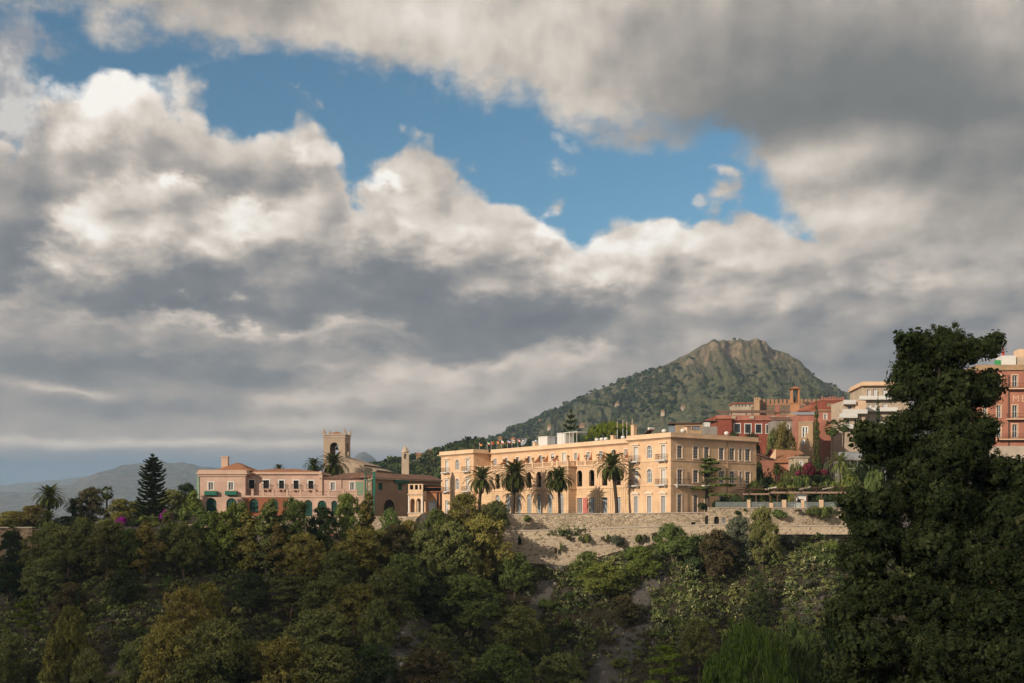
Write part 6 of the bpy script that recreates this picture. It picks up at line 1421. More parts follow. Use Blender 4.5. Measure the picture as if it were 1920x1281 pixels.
# prickly pear, unit about 1.6 high
def cactus(seed, n=46):
    g = np.random.default_rng(seed); P, A, B, T = [], [], [], []; nodes = [(np.array([g.normal() * .25, g.normal() * .25, 0.0]), unit(np.array([g.normal() * .4, g.normal() * .4, 1.0]))) for _ in range(12)]; k = 0
    while len(P) < n:
        base_, d = nodes[k % len(nodes)] if k < 12 else nodes[g.integers(max(0, len(nodes) - 26), len(nodes))]; k += 1; r_ = g.uniform(.10, .17)
        c = base_ + d * r_; s_ = unit(np.cross(d, rdir(1, g)[0])); P.append(c); A.append(d * r_); B.append(s_ * r_ * .72); T.append(g.uniform(0, .65) + .35 * (c[2] > .9)); nodes.append((base_ + d * 2 * r_ * .95, unit(d + g.normal(size=3) * .65 + np.array([0, 0, .25]))))
    # each pad as an octagon built of two crossed leaves
    P, A, B, T = map(np.array, (P, A, B, T)); q = .62
    PP = np.concatenate([P, P]); AA = np.concatenate([A, A * q + B * q]); BB = np.concatenate([B, B * q - A * q]); nn = unit(np.cross(A, B)); PP[len(P):] += nn * .004
    return leafmesh('pads', PP, AA, BB, np.concatenate([T, T]), LM['cactus'])
CACT = [cactus(300 + i, 130) for i in range(4)]
# agave / yucca rosette
def rosette(seed, mk, n=40, L=1.3):
    g = np.random.default_rng(seed); el_ = np.radians(g.uniform(5, 80, n)); a = g.uniform(0, 6.28, n); d = np.stack([np.cos(el_) * np.cos(a), np.cos(el_) * np.sin(a), np.sin(el_)], -1); s_ = unit(np.cross(d, [0, 0, 1.0])); return leafmesh('leaves', d * L * .5, d * L * .5, s_ * .06, g.random(n), LM[mk])
ROS = rosette(5, 'grey')

_xs = np.linspace(60, 260, 1001)
def gat(px, py, lo=100.0):
    """first ground point hit by the line of sight through (px, py)"""
    Y = np.arange(lo, 330, .25); X = (px - 960) / F * Y; z = H(X, Y); zr = (HZ - py) / F * Y; i = np.argmax(z >= zr); Yg = Y[i] if (z >= zr).any() else 200.0
    return float(Yg)
NTREE = [0]
def plant(name, kind, mk, px, pyt, w, label, cat, Y=None, pyb=None, lo=100.0, group=None, var=None, zb=None, unitw=7.0, unith=10.0, rz=None):
    if Y is None: Y = gat(px, pyb, lo)
    x = xa(px, Y); zg = float(H(x, Y)) if zb is None else zb; zt_ = za(pyt, Y); hgt = max(zt_ - zg, .3); ww = w / F * Y
    ks = [k for k in PROTO if k[0] == kind and k[1] == mk]; key = ks[(NTREE[0] if var is None else var) % len(ks)]; NTREE[0] += 1
    o = empty(name, (x, Y, zg), 0 if rz is None else rz, label, cat, group); tm, c_ = PROTO[key]; s = (ww / unitw, ww / unitw, hgt / unith)
    for nm, me in (('trunk', tm), ('crown', c_)):
        q = ln(nm, me, o); q.scale = s; q.rotation_euler = (0, 0, (NTREE[0] * 2.4) % 6.28)
    return o
def tree(kind, mk, px, pyt, w, label, **k):
    k.setdefault('unith', 10.0)
    uw = dict(broad=7.0, column=3.0, pine=7.6, umbrella=14.5, cypress=1.75, conifer=4.9, weeping=10.5, norfolk=4.8, cedar=8.8)[kind]; nm = dict(broad='broadleaf_tree', column='columnar_tree', pine='pine_tree', umbrella='umbrella_pine', cypress='cypress_tree', conifer='conifer_tree', weeping='weeping_tree', norfolk='norfolk_pine', cedar='cedar_tree')[kind]
    return plant(nm, kind, mk, px, pyt, w, label, 'tree', unitw=uw, **k)
def shrub(mk, px, pyt, w, label, name='shrub', cat='shrub', **k): return plant(name, 'shrub', mk, px, pyt, w, label, cat, unitw=2.9, unith=2.05, **k)
def palmtree(kind, px, pyc, w, label, Y, var=0, cat='palm tree', zb=None):
    x = xa(px, Y); zg = float(H(x, Y)) if zb is None else zb; zc = za(pyc, Y); o = empty('palm_tree', (x, Y, zg), 0, label, cat)
    tm, c_ = PROTO[(kind, 'bright' if kind == 'areca' else 'palm', var)]; s = w / F * Y / (5.1 if kind == 'palm' else 4.6 if kind == 'fanpalm' else 6.0)
    q = ln('trunk', tm, o); q.location = (0, 0, zc - zg); q.scale = (s, s, (zc - zg) / (2.0 if kind == 'areca' else 9.0)); q = ln('crown', c_, o); q.location = (0, 0, zc - zg); q.scale = (s, s, s); return o
# ---- palms before the hotel
palmtree('palm', 904, 899, 62, 'leaning date palm before the left wing, leftmost of the four hotel palms', 236, 0, zb=.4)
palmtree('palm', 965, 892, 62, 'broad date palm before the arcade, second from left of the hotel palms', 229, 1, zb=.4)
palmtree('palm', 1047, 899, 58, 'lower date palm before the arcade, third from left of the hotel palms', 216, 3, zb=.5)
palmtree('palm', 1148, 874, 62, 'tallest date palm on a leaning trunk, rightmost of the hotel palms', 209, 2, zb=.5)
tree('cedar', 'dark', 1328, 853, 150, 'layered dark cedar before the right side of the cream hotel', Y=208, zb=.6, var=0)
# ---- left garden
palmtree('palm', 93, 932, 48, 'big dark date palm on the garden edge at the far left', 210, 1)
palmtree('palm', 138, 948, 36, 'small date palm right of the big dark palm in the garden', 214, 0)
palmtree('fanpalm', 201, 924, 34, 'fan palm standing left of the tall dark pine', 216, 0)
palmtree('palm', 90, 975, 44, 'low palm tucked under the big dark palm', 206, 0)
tree('norfolk', 'dark', 286, 848, 72, 'tall dark tiered pine left of the pink building', Y=212)
tree('broad', 'gold', 64, 947, 60, 'golden olive tree left of the big garden palm', Y=208)
tree('broad', 'gold', 20, 958, 70, 'golden tree at the left picture edge above the hedge', Y=206)
tree('broad', 'brown', 168, 915, 66, 'thin pale brown tree between the small palm and the fan palm', Y=215)
tree('broad', 'gold', 228, 936, 62, 'golden green tree right of the fan palm', Y=216)
tree('broad', 'olive', 322, 918, 70, 'olive brown tree between tall pine and pink building', Y=226)
tree('broad', 'dark', 352, 906, 56, 'round dark tree behind the left edge of the pink building', Y=236)
tree('column', 'bright', 362, 922, 34, 'small yellow green tree touching the pink building', Y=224)
tree('broad', 'green', 262, 940, 60, 'green tree just left of the tall dark pine foot', Y=220)
tree('broad', 'dark', 128, 968, 60, 'dark evergreen bush tree below the small garden palm', Y=209)
for i, (px, pyt, w_, mk, Y, lab) in enumerate(((225, 966, 30, 'purple', 203, 'purple flowering bougainvillea in the left garden'), (310, 952, 40, 'purple', 208, 'dull purple bougainvillea right of the tall pine foot'), (175, 980, 26, 'yellow', 203, 'yellow leaved shrub in the left garden'), (293, 975, 34, 'bright', 203, 'yellow green shrub under the tall pine'), (250, 972, 44, 'dark', 204, 'clipped dark shrub right of the purple bougainvillea'),
      (160, 975, 34, 'green', 205, 'green shrub left of the yellow shrub'), (115, 978, 46, 'dark', 204, 'dark rounded shrub below the garden palms'), (25, 984, 76, 'dark', 202, 'dense dark hedge bush at the left edge of the garden'), (200, 970, 36, 'olive', 206, 'olive shrub left of the purple bougainvillea'), (345, 940, 46, 'green', 214, 'leafy green shrub before the garden stone wall'), (272, 962, 46, 'green', 206, 'broad green shrub beneath the tall pine'), (60, 985, 40, 'green', 203, 'green bush left of the garden steps'))):
    shrub(mk, px, pyt, w_, lab, 'bougainvillea' if mk == 'purple' else 'shrub', Y=Y)
# ---- behind the pink building and around the hotel
palmtree('palm', 588, 873, 36, 'date palm crown above the pink building roof, left of the bell tower', 248, 0)
palmtree('palm', 625, 872, 50, 'date palm crown in front of the bell tower above the roof', 250, 1)
palmtree('palm', 523, 879, 22, 'palm tips just showing above the pink building roof', 250, 0)
tree('norfolk', 'green', 1070, 764, 46, 'sparse tiered pine rising behind the hotel roof', Y=272, zb=5, var=0)
tree('umbrella', 'pine', 1146, 794, 100, 'bright green umbrella pine behind the hotel roof', Y=262, zb=4, var=0, unith=9.0)
tree('cypress', 'dark', 1152, 786, 13, 'small dark cypress above the umbrella pine', Y=275, zb=8)
tree('cypress', 'dark', 1136, 792, 7, 'tiny dark cypress left of the small cypress above the umbrella pine', Y=278, zb=8)
tree('cypress', 'green', 1531, 752, 17, 'tall slim green cypress above the bougainvillea', Y=238)
tree('cypress', 'dark', 1646, 742, 15, 'slim dark cypress close to the left of the big dark tree', Y=225)
tree('broad', 'gold', 1472, 793, 58, 'golden bushy tree before the pale weathered house', Y=254)
tree('broad', 'olive', 1448, 806, 36, 'thin olive tree left of the golden bushy tree', Y=256)
tree('broad', 'dark', 1408, 812, 56, 'dark tree behind the far end of the hotel roof', Y=248)
tree('broad', 'dark', 1376, 812, 44, 'dark low tree under the windows of the red building', Y=262)
shrub('magenta', 1448, 836, 22, 'small magenta bougainvillea above the tiled cottage roof', 'bougainvillea', Y=250, zb=8)
palmtree('fanpalm', 1560, 802, 42, 'fan palm with dry skirt right of the tall cypress', 236, 0)
palmtree('fanpalm', 1582, 797, 34, 'second fan palm, right of the one beside the cypress', 244, 0)
palmtree('areca', 1576, 868, 62, 'yellow green feathery palm clump above the pergola', 222, 0)
palmtree('palm', 1457, 880, 26, 'pale yucca like palm before the pink cottage', 216, 0)
bg_l = [(1518, 864, 44, 'magenta', 211, 'large magenta bougainvillea over the pergola'), (1500, 885, 50, 'green', 210, 'green climber left of the bougainvillea'), (1440, 872, 40, 'dark', 220, 'dark hedge at the far corner of the hotel'), (1450, 896, 42, 'bright', 212, 'bright green shrub left of the bougainvillea'), (1425, 905, 40, 'green', 212, 'green shrub at the left end of the pergola'), (1478, 884, 36, 'green', 213, 'green shrub between yucca and bougainvillea'),
    (1570, 888, 56, 'bright', 210, 'bright green shrub below the feathery palm'), (1606, 892, 52, 'olive', 211, 'olive shrub with spiky leaves left of the big tree'), (1636, 886, 50, 'green', 213, 'green shrub beside the slim dark cypress'), (1548, 850, 24, 'grey', 226, 'grey leaved shrub right of the cypress foot'), (1400, 924, 60, 'dark', 210, 'long dark hedge behind the glass balustrade, left part'), (1465, 922, 60, 'dark', 210.5, 'dark hedge under the pergola left of the bar'),
    (1540, 918, 70, 'dark', 210.5, 'dark hedge under the pergola right of the bar'), (1585, 925, 50, 'green', 209, 'green hedge at the right end of the pergola'), (1341, 934, 17, 'dark', 204, 'small topiary ball on the terrace corner'), (1319, 939, 20, 'dark', 205, 'dark square hedge beside the hotel side doors'), (1360, 925, 44, 'dark', 211, 'dark ivy mass at the foot of the hotel side wall'), (1660, 905, 60, 'dark', 206, 'dark shrub at the left foot of the big tree by the railings'),
    (1600, 860, 40, 'green', 232, 'green shrub before the terrace restaurant'), (1622, 845, 60, 'dark', 228, 'dark leafy mass left of the slim dark cypress'), (1880, 828, 40, 'dark', 220, 'clipped dark hedge below the rose hotel'), (1905, 833, 26, 'bright', 219, 'bright shrub right of the clipped hedge'), (1868, 846, 50, 'green', 214, 'spiky green shrub below the clipped hedge'), (1495, 852, 30, 'olive', 232, 'olive shrub before the pale cottage'), (1535, 838, 30, 'green', 243, 'green bush behind the tall cypress foot')]
bg_l += [(1412, 890, 34, 'green', 214, 'green bush against the far corner of the hotel side'), (1432, 884, 30, 'dark', 218, 'dark round bush above the pergola left end'), (1490, 898, 44, 'bright', 209.5, 'bright shrub just above the pergola middle'), (1590, 872, 44, 'bright', 216, 'bright shrub right of the feathery palm'), (1552, 880, 40, 'green', 213, 'green shrub between bougainvillea and feathery palm'), (1612, 868, 44, 'green', 226, 'green leafy shrub under the restaurant railings'), (1640, 868, 40, 'green', 224, 'bright shrub under the right end of the railings'), (1475, 868, 30, 'olive', 222, 'olive shrub before the triangular gable'), (1510, 858, 30, 'green', 228, 'green shrub at the left of the cypress foot'), (1425, 850, 26, 'dark', 232, 'dark bush before the rose pink cottage')]
for px, pyt, w_, mk, Y, lab in bg_l:
    hs_ = {'1400': 1, '1465': 1, '1540': 1}; o = shrub(mk, px, pyt, w_, lab, 'bougainvillea' if mk == 'magenta' else 'hedge' if 'hedge' in lab else 'shrub', 'bougainvillea' if mk == 'magenta' else 'hedge' if 'hedge' in lab else 'shrub', Y=Y, zb=za(902, Y) if mk == 'magenta' else None)
o = shrub('green', 1516, 876, 76, 'green foliage mass behind the magenta flowers', Y=212.6)
o = shrub('green', 1545, 890, 50, 'green foliage at the right of the magenta flowers', Y=211.2)
shrub('magenta', 1540, 878, 30, 'small magenta bougainvillea right of the large one', 'bougainvillea', 'bougainvillea', Y=211.5, zb=za(896, 211.5)); shrub('magenta', 1497, 880, 22, 'small magenta bougainvillea left of the large one', 'bougainvillea', 'bougainvillea', Y=211.5, zb=za(896, 211.5))
# ---- trees on the near slope: (kind, colour, px, top, base, width, label)
S = [
 ('broad', 'dark', 22, 1000, 1075, 50, 'dark tree left of the white van'), ('broad', 'olive', 100, 985, 1080, 50, 'olive tree just above the white van'), ('broad', 'green', 730, 960, 1045, 40, 'green tree at the foot of the brown building'), ('broad', 'gold', 765, 980, 1060, 40, 'golden tree left below the loggia bay'),
 ('broad', 'olive', 78, 1003, 1080, 70, 'olive tree beside the white van at the left'), ('broad', 'olive', 128, 992, 1084, 90, 'wide olive tree right of the white van'), ('broad', 'olive', 160, 978, 1078, 58, 'tall olive tree below the yellow garden shrub'), ('broad', 'olive', 200, 983, 1088, 78, 'olive tree below the purple bougainvillea'), ('broad', 'green', 240, 997, 1080, 50, 'green tree below the clipped dark shrub'),
 ('column', 'gold', 272, 982, 1086, 48, 'golden columnar tree below the tall pine'), ('column', 'olive', 315, 960, 1070, 34, 'slim brownish tree right of the tall pine foot'), ('broad', 'olive', 345, 985, 1085, 66, 'olive tree before the garden stone wall'), ('column', 'green', 378, 955, 1060, 40, 'grey green columnar tree at the left corner of the pink building'),
 ('column', 'bright', 404, 962, 1082, 38, 'bright columnar tree under the first green arch'), ('column', 'bright', 430, 950, 1078, 40, 'tallest bright columnar tree under the second green arch'), ('column', 'gold', 465, 962, 1085, 46, 'golden columnar tree below the terracotta arcade'), ('column', 'green', 452, 945, 1050, 40, 'soft green tree touching the terracotta wall'), ('column', 'olive', 500, 944, 1085, 56, 'broad olive columnar tree before the terracotta arches'), ('column', 'gold', 522, 985, 1080, 36, 'golden small columnar tree below the arcade middle'),
 ('broad', 'green', 553, 942, 1050, 54, 'dark green round tree before the middle arches'), ('broad', 'dark', 606, 955, 1040, 50, 'dark round tree under the pale pink arches'), ('broad', 'bright', 652, 932, 1030, 52, 'bright yellow green tree at the right arches of the pink building'), ('column', 'gold', 690, 925, 1030, 26, 'slim golden tree growing through the scaffold corner'),
 ('broad', 'gold', 573, 1006, 1095, 78, 'golden tree below the middle of the pink building'), ('broad', 'gold', 682, 996, 1085, 88, 'large golden tree under the scaffold corner'), ('broad', 'olive', 640, 1040, 1120, 70, 'olive tree left below the large golden tree'), ('broad', 'brown', 742, 988, 1070, 62, 'brownish tree below the brown building'), ('broad', 'olive', 795, 1000, 1090, 66, 'olive tree below the loggia bay'),
 ('broad', 'olive', 848, 985, 1110, 100, 'big olive tree below the left hotel wing'), ('broad', 'gold', 906, 975, 1105, 96, 'golden tree left of the retaining wall end'), ('broad', 'gold', 872, 930, 1030, 60, 'golden treetop in front of the left hotel wing'), ('broad', 'olive', 925, 946, 1040, 56, 'olive treetop at the left end of the stone wall'), ('broad', 'green', 820, 962, 1060, 56, 'green treetop right of the loggia bay'),
 ('pine', 'olive', 545, 1078, 1160, 110, 'flat topped olive pine in the middle of the left slope'), ('broad', 'olive', 612, 1090, 1180, 90, 'olive tree right of the flat topped pine'), ('broad', 'gold', 665, 1100, 1190, 84, 'golden tree in the centre of the slope'), ('broad', 'olive', 720, 1070, 1160, 76, 'olive tree up the slope below the brown building'), ('broad', 'green', 760, 1045, 1130, 70, 'green tree in the gully below the brown building'),
 ('broad', 'olive', 600, 1148, 1270, 130, 'wide olive tree low in the centre left'), ('broad', 'gold', 520, 1205, 1350, 120, 'golden tree at the bottom edge left of centre'), ('broad', 'olive', 610, 1215, 1350, 140, 'huge olive tree at the bottom edge'), ('broad', 'olive', 705, 1130, 1240, 60, 'slender tree with a bare trunk low in the centre'),
 ('broad', 'green', 880, 1085, 1190, 110, 'green tree below the golden tree by the wall end'), ('broad', 'dark', 820, 1095, 1170, 70, 'dark tree in the shaded gully'), ('broad', 'green', 965, 1045, 1120, 60, 'dark leafy tree at the left foot of the retaining wall'), ('broad', 'olive', 965, 1140, 1260, 100, 'olive tree on the middle rocks'), ('broad', 'green', 940, 1215, 1340, 100, 'green tree at the bottom centre edge'), ('broad', 'brown', 800, 1225, 1330, 90, 'brown low tree at the bottom edge, right of centre left'),
 ('broad', 'brown', 132, 1098, 1190, 64, 'brownish tree below the wide olive tree on the left slope'), ('pine', 'pine', 47, 1122, 1210, 58, 'bright yellow green pine low at the left'), ('broad', 'gold', 130, 1140, 1300, 58, 'tall golden tree low at the left'), ('column', 'gold', 95, 1190, 1330, 32, 'thin golden tree left of the tall golden tree'), ('broad', 'olive', 165, 1225, 1340, 56, 'olive tree at the bottom left edge'), ('cypress', 'dark', 148, 1100, 1190, 13, 'thin black cypress on the left slope'),
 ('broad', 'gold', 342, 1110, 1240, 84, 'golden tree in the middle of the left slope'), ('broad', 'gold', 388, 1098, 1200, 56, 'golden round tree right of the golden slope tree'), ('broad', 'gold', 318, 1180, 1340, 100, 'broad golden tree at the bottom left'), ('broad', 'olive', 400, 1170, 1340, 130, 'broad olive tree with a pale trunk at the bottom left'), ('broad', 'olive', 250, 1210, 1340, 60, 'olive tree at the bottom edge left of the broad golden tree'),
 ('broad', 'olive', 80, 1055, 1130, 70, 'dark olive tree under the white van'), ('broad', 'dark', 15, 1060, 1130, 60, 'black green tree at the left edge below the van'), ('broad', 'dark', 235, 1075, 1140, 60, 'dark tree in shade on the upper left slope'), ('broad', 'olive', 20, 1200, 1300, 60, 'olive bush tree at the left bottom corner'), ('broad', 'dark', 470, 1080, 1150, 60, 'dark tree under the golden columnar trees'), ('broad', 'dark', 440, 1230, 1340, 90, 'dark tree in the bottom hollow'), ('broad', 'dark', 700, 1215, 1330, 90, 'dark tree at the bottom near the centre'),
 ('broad', 'green', 1262, 988, 1060, 64, 'dark green bush tree hanging under the parapet'), ('broad', 'grey', 1382, 975, 1065, 60, 'grey green tree under the parapet'), ('broad', 'olive', 1430, 955, 1075, 54, 'olive tree reaching over the parapet'), ('broad', 'brown', 1345, 1000, 1090, 60, 'brown thin tree left of the grey green tree'), ('conifer', 'dark', 1420, 1072, 1180, 62, 'dark conical conifer on the right slope'),
 ('broad', 'bright', 1205, 1030, 1090, 60, 'bright green bush tree under the right end of the tall wall'), ('broad', 'green', 1100, 1040, 1110, 52, 'green bush tree at the wall foot'), ('broad', 'bright', 1130, 1062, 1125, 76, 'bright green spreading tree below the tall wall'), ('pine', 'pine', 1250, 1205, 1320, 96, 'yellow green pine at the bottom right of centre'), ('broad', 'olive', 1310, 1165, 1270, 60, 'olive tree left of the weeping tree'), ('broad', 'brown', 1170, 1122, 1185, 56, 'dark grey brown bush tree on the rock slope'), ('broad', 'olive', 1050, 1230, 1320, 80, 'olive tree at the bottom edge below the rocks')]
for kind, mk, px, pyt, pyb, w_, lab in S: tree(kind, mk, px, pyt - (6 if kind == 'broad' else 0), w_ * (1.16 if kind in ('broad', 'column') else 1.1), lab, pyb=pyb)
tree('weeping', 'weep', 1405, 1160, 210, 'large weeping green tree at the bottom right', Y=122, unith=8.2)
tree('broad', 'green', 1500, 1175, 110, 'yellowish green tree between weeping tree and big dark tree', Y=128)
tree('broad', 'dark', 1568, 1150, 90, 'dark tree at the left foot of the big dark tree', Y=120)
# ---- tufts growing out of the walls
for i, (px, py, w_, h_, mk, Y) in enumerate(((975, 1017, 9, 26, 'dark', 0), (1042, 1034, 6, 18, 'brown', 0), (1052, 1029, 8, 26, 'green', 0), (1066, 1010, 9, 15, 'brown', 0), (1087, 1012, 7, 17, 'green', 0), (1101, 1012, 17, 22, 'olive', 0), (1131, 1012, 8, 16, 'brown', 0), (1140, 1010, 8, 19, 'olive', 0), (1161, 1016, 28, 30, 'grey', 0), (1196, 1012, 12, 24, 'olive', 0), (1209, 1010, 9, 22, 'grey', 0), (1227, 1009, 15, 24, 'brown', 0),
      (988, 974, 20, 18, 'green', 1), (1384, 963, 12, 14, 'dark', 1), (1396, 957, 9, 9, 'green', 1), (1460, 966, 30, 26, 'green', 1), (1522, 961, 30, 26, 'green', 1), (1548, 964, 34, 34, 'green', 1), (1420, 959, 12, 7, 'brown', 1), (1497, 958, 14, 7, 'brown', 1))):
    Yw = (YLa - .7 if Y == 0 else YUa - .3 + (1.2 if px > 1330 else 0)); lab = ['slim dark', 'small brown', 'long green', 'round brown', 'narrow green', 'bushy olive', 'thin brown', 'narrow olive', 'wide grey green', 'olive', 'small grey', 'brownish', 'dark green', 'dark', 'tiny green', 'trailing green', 'leafy green', 'large leafy green', 'low brown', 'low dry'][i] + ' tuft growing out of ' + ('the lower retaining wall' if Y == 0 else 'the upper stone wall') + ['', ' at its left end', ' left of the long green one', ', fourth from left', ', fifth from left', ' in its middle', ' just right of the middle', ' beside the thin brown one', ' above the bright trees', ' right of the wide grey one', ', second from right', ' at its right end', ' below the second palm', ' above the arched niche', ' near the arched niche', ' over the parapet tree', ' under the bar', ' at the right', ' left of the trailing one', ' below the bar'][i]
    o = empty('wall_plant', (xa(px, Yw), Yw, za(py + h_ / 2, Yw)), 0, lab, 'plant', 'plants growing on the walls'); tm, c_ = PROTO[('shrub', mk, i % 4 if mk not in ('magenta',) else 0)]; q = ln('foliage', c_, o); q.scale = (w_ / F * Yw / 2.4, w_ / F * Yw / 2.4 * .8, h_ / F * Yw / 1.9); q.rotation_euler = (0, 0, i)
# ---- undergrowth and prickly pears on the slope
def slope_pts(n, g, keep, y0=118, y1=193.5, x0=-108, x1=100):
    x = g.uniform(x0, x1, n); y = g.uniform(y0, y1, n); k = (YL(x) - y > .5); x, y = x[k], y[k]; px = 960 + x / y * F; z = H(x, y); py = HZ - z / y * F; k = (g.random(len(x)) < keep(px, py)) & (py < 1340); return np.stack([x, y, z], -1)[k]
def _unused(px, py):
    d1 = np.abs((px - 1215) + (py - 1100) * .62) / 30; d2 = np.abs((px - 1160) + (py - 1220) * .55) / 55; d3 = np.abs((px - 1020) + (py - 1110) * .5) / 26; d4 = np.abs((px - 740) + (py - 1230) * .8) / 40
    m_ = np.minimum(np.minimum(d1 + (np.abs(py - 1090) > 75) * 3, d2 + (py < 1150) * 3), np.minimum(d3 + (np.abs(py - 1110) > 60) * 3, d4 + (py < 1160) * 3)); return np.clip(m_, 0, 1) ** 2
g = np.random.default_rng(44)
C = slope_pts(21000, g, lambda px, py: (.25 + .75 * sstep(fbm(px * .012, py * .015, 3, 61), .36, .5)) * (.12 + .88 * rockmask(px, py)))
woods('undergrowth', C, (.3, .8), 34, .11, LM['olive'], 45, 'olive scrub covering the slope')
C = slope_pts(12000, g, lambda px, py: (.1 + .9 * sstep(fbm(px * .014 + 50, py * .015, 3, 62), .45, .55)) * rockmask(px, py))
woods('undergrowth', C, (.35, .85), 34, .11, LM['green'], 46, 'green scrub covering the slope')
C = slope_pts(14000, g, lambda px, py: (.1 + .9 * sstep(fbm(px * .014 + 20, py * .02, 3, 63), .45, .55)))
woods('dry_grass', C, (.25, .6), 26, .10, LM['brown'], 47, 'dry brown grass and twigs on the slope')
C = slope_pts(2600, g, lambda px, py: (.1 + .9 * sstep(fbm(px * .02 + 90, py * .02, 3, 64), .5, .6)) * rockmask(px, py))
woods('undergrowth', C, (.4, .9), 44, .10, LM['grey'], 48, 'grey green cushions of scrub on the slope')
# prickly pear thickets: region centre (px, py), spread, count, label
def thicket(cx, cy, sx, sy, n, lab, seed, ang_=0.0, sc0=.8):
    g = np.random.default_rng(seed)
    for i in range(n):
        a, b2 = g.normal() * sx, g.normal() * sy; px = cx + a * math.cos(ang_) - b2 * math.sin(ang_); py = cy + a * math.sin(ang_) + b2 * math.cos(ang_); Y = gat(px, py, 120); x = xa(px, Y)
        o = ln('prickly_pear', CACT[g.integers(4)]); s_ = sc0 * g.uniform(.7, 1.4); o.location = (x, Y, float(H(x, Y)) - .05); o.scale = (s_ * 1.2, s_ * 1.2, s_); o.rotation_euler = (0, 0, g.uniform(0, 6.28)); tag(o, lab, 'prickly pear', lab.replace('prickly pear clump', 'prickly pear clumps'))
thicket(1100, 1062, 60, 8, 18, 'pale prickly pear clump along the foot of the tall wall', 12)
thicket(1215, 1060, 50, 13, 28, 'pale prickly pear clump in the thicket under the right half of the tall wall', 1, -.35)
thicket(1320, 1035, 34, 26, 26, 'pale prickly pear clump in the thicket under the parapet beside the grey tree', 2)
thicket(1290, 1120, 40, 34, 44, 'pale prickly pear clump on the rib right of the bare rock strip', 3, .9)
thicket(1490, 1070, 60, 46, 64, 'pale prickly pear clump on the slope between dark conifer and big tree', 4)
thicket(1130, 1110, 60, 22, 24, 'pale prickly pear clump below the bright green spreading tree', 5, -.3)
thicket(1050, 1080, 24, 22, 20, 'pale prickly pear clump at the left foot of the tall wall', 6)
thicket(1245, 1180, 30, 36, 22, 'pale prickly pear clump low on the rocks above the yellow green pine', 7, .9)
thicket(60, 1235, 50, 26, 26, 'pale prickly pear clump in the bottom left corner', 8)
thicket(245, 1150, 26, 50, 20, 'pale prickly pear clump on the dark left slope', 9)
thicket(1110, 1200, 50, 30, 14, 'pale prickly pear clump scattered over the lower rocks', 10)
thicket(905, 1190, 50, 36, 10, 'pale prickly pear clump on the middle slope below the green tree', 11)
# loose stones on the bare strips (nobody could count them)
g = np.random.default_rng(88); C = slope_pts(15000, g, lambda px, py: .03 + .75 * (1 - rockmask(px, py)) + .12 * (px > 980)); V, Fc = [], []
ico = bmesh.new(); bmesh.ops.create_icosphere(ico, subdivisions=1, radius=1); iv = np.array([v.co[:] for v in ico.verts]); fi = [[v.index for v in f.verts] for f in ico.faces]; ico.free()
for c_ in C:
    s_ = .09 + .42 * g.random() ** 5; n0 = len(V) * len(iv); V.append(c_ + iv * s_ * g.uniform(.5, 1.2, 3) * g.uniform(.8, 1.2, (len(iv), 1))); Fc += [[n0 + j for j in f] for f in fi]
me = bpy.data.meshes.new('rubble'); me.from_pydata(np.concatenate(V).tolist(), [], Fc); M['rubble'] = plain('rubble', (.19, .17, .15), .95, .5); me.materials.append(M['rubble']); tag(ln('rubble', me), 'loose grey stones lying on the bare strips of the slope', None, None, 'stuff')
# round cushions
for i, (px, pyt, pyb, w_, mk, lab) in enumerate(((1112, 1102, 1134, 32, 'grey', 'large grey green round bush on the rocks'), (1086, 1118, 1138, 20, 'grey', 'small grey green round bush left of the large one'), (1302, 1040, 1075, 46, 'dark', 'dark green bush in the prickly pears'), (1180, 1020, 1060, 34, 'green', 'green bush under the middle of the tall wall'), (1065, 1160, 1185, 30, 'green', 'green bush low on the left rocks'), (1515, 1082, 1105, 28, 'grey', 'grey bush on the right slope'), (1510, 1150, 1180, 30, 'grey', 'grey bush low on the right slope'),
      (690, 1212, 1240, 26, 'green', 'blue green round bush low in the centre'), (655, 1200, 1225, 22, 'grey', 'grey green round bush low in the centre'), (785, 1220, 1250, 26, 'grey', 'grey round bush at the bottom centre'), (215, 1140, 1165, 22, 'grey', 'grey green round bush on the left slope'), (1020, 1230, 1260, 40, 'dark', 'dark bush at the bottom of the rocks'), (1085, 1250, 1281, 50, 'green', 'green bush at the bottom edge of the rocks'), (1480, 1000, 1030, 50, 'grey', 'grey brown bush under the right parapet'), (1555, 1012, 1040, 34, 'bright', 'bright bush under the right end of the parapet'),
      (1140, 1185, 1215, 36, 'brown', 'brown bush on the lower rocks'), (820, 1165, 1195, 36, 'green', 'green bush in the shaded gully'), (760, 1190, 1215, 40, 'brown', 'brown bush on the middle slope'), (1030, 1120, 1150, 40, 'green', 'green bush on the rocks below the wall foot'), (1160, 1228, 1262, 40, 'olive', 'olive bush beside the yellow green pine'))):
    shrub(mk, px, pyt, w_, lab, pyb=pyb)
for i in range(14):
    px, py = [(300, 1150), (320, 1160), (700, 1255), (1000, 1175), (1010, 1190), (850, 1210), (1200, 1170), (470, 1190), (230, 1200), (255, 1130), (900, 1225), (1075, 1205), (790, 1200), (1330, 1120)][i]
    Y = gat(px, py, 120); x = xa(px, Y); o = ln('agave', ROS); o.location = (x, Y, float(H(x, Y))); o.scale = (1.1,) * 3; tag(o, 'pale spiky agave growing among the scrub of the slope', 'agave', 'agaves on the slope')
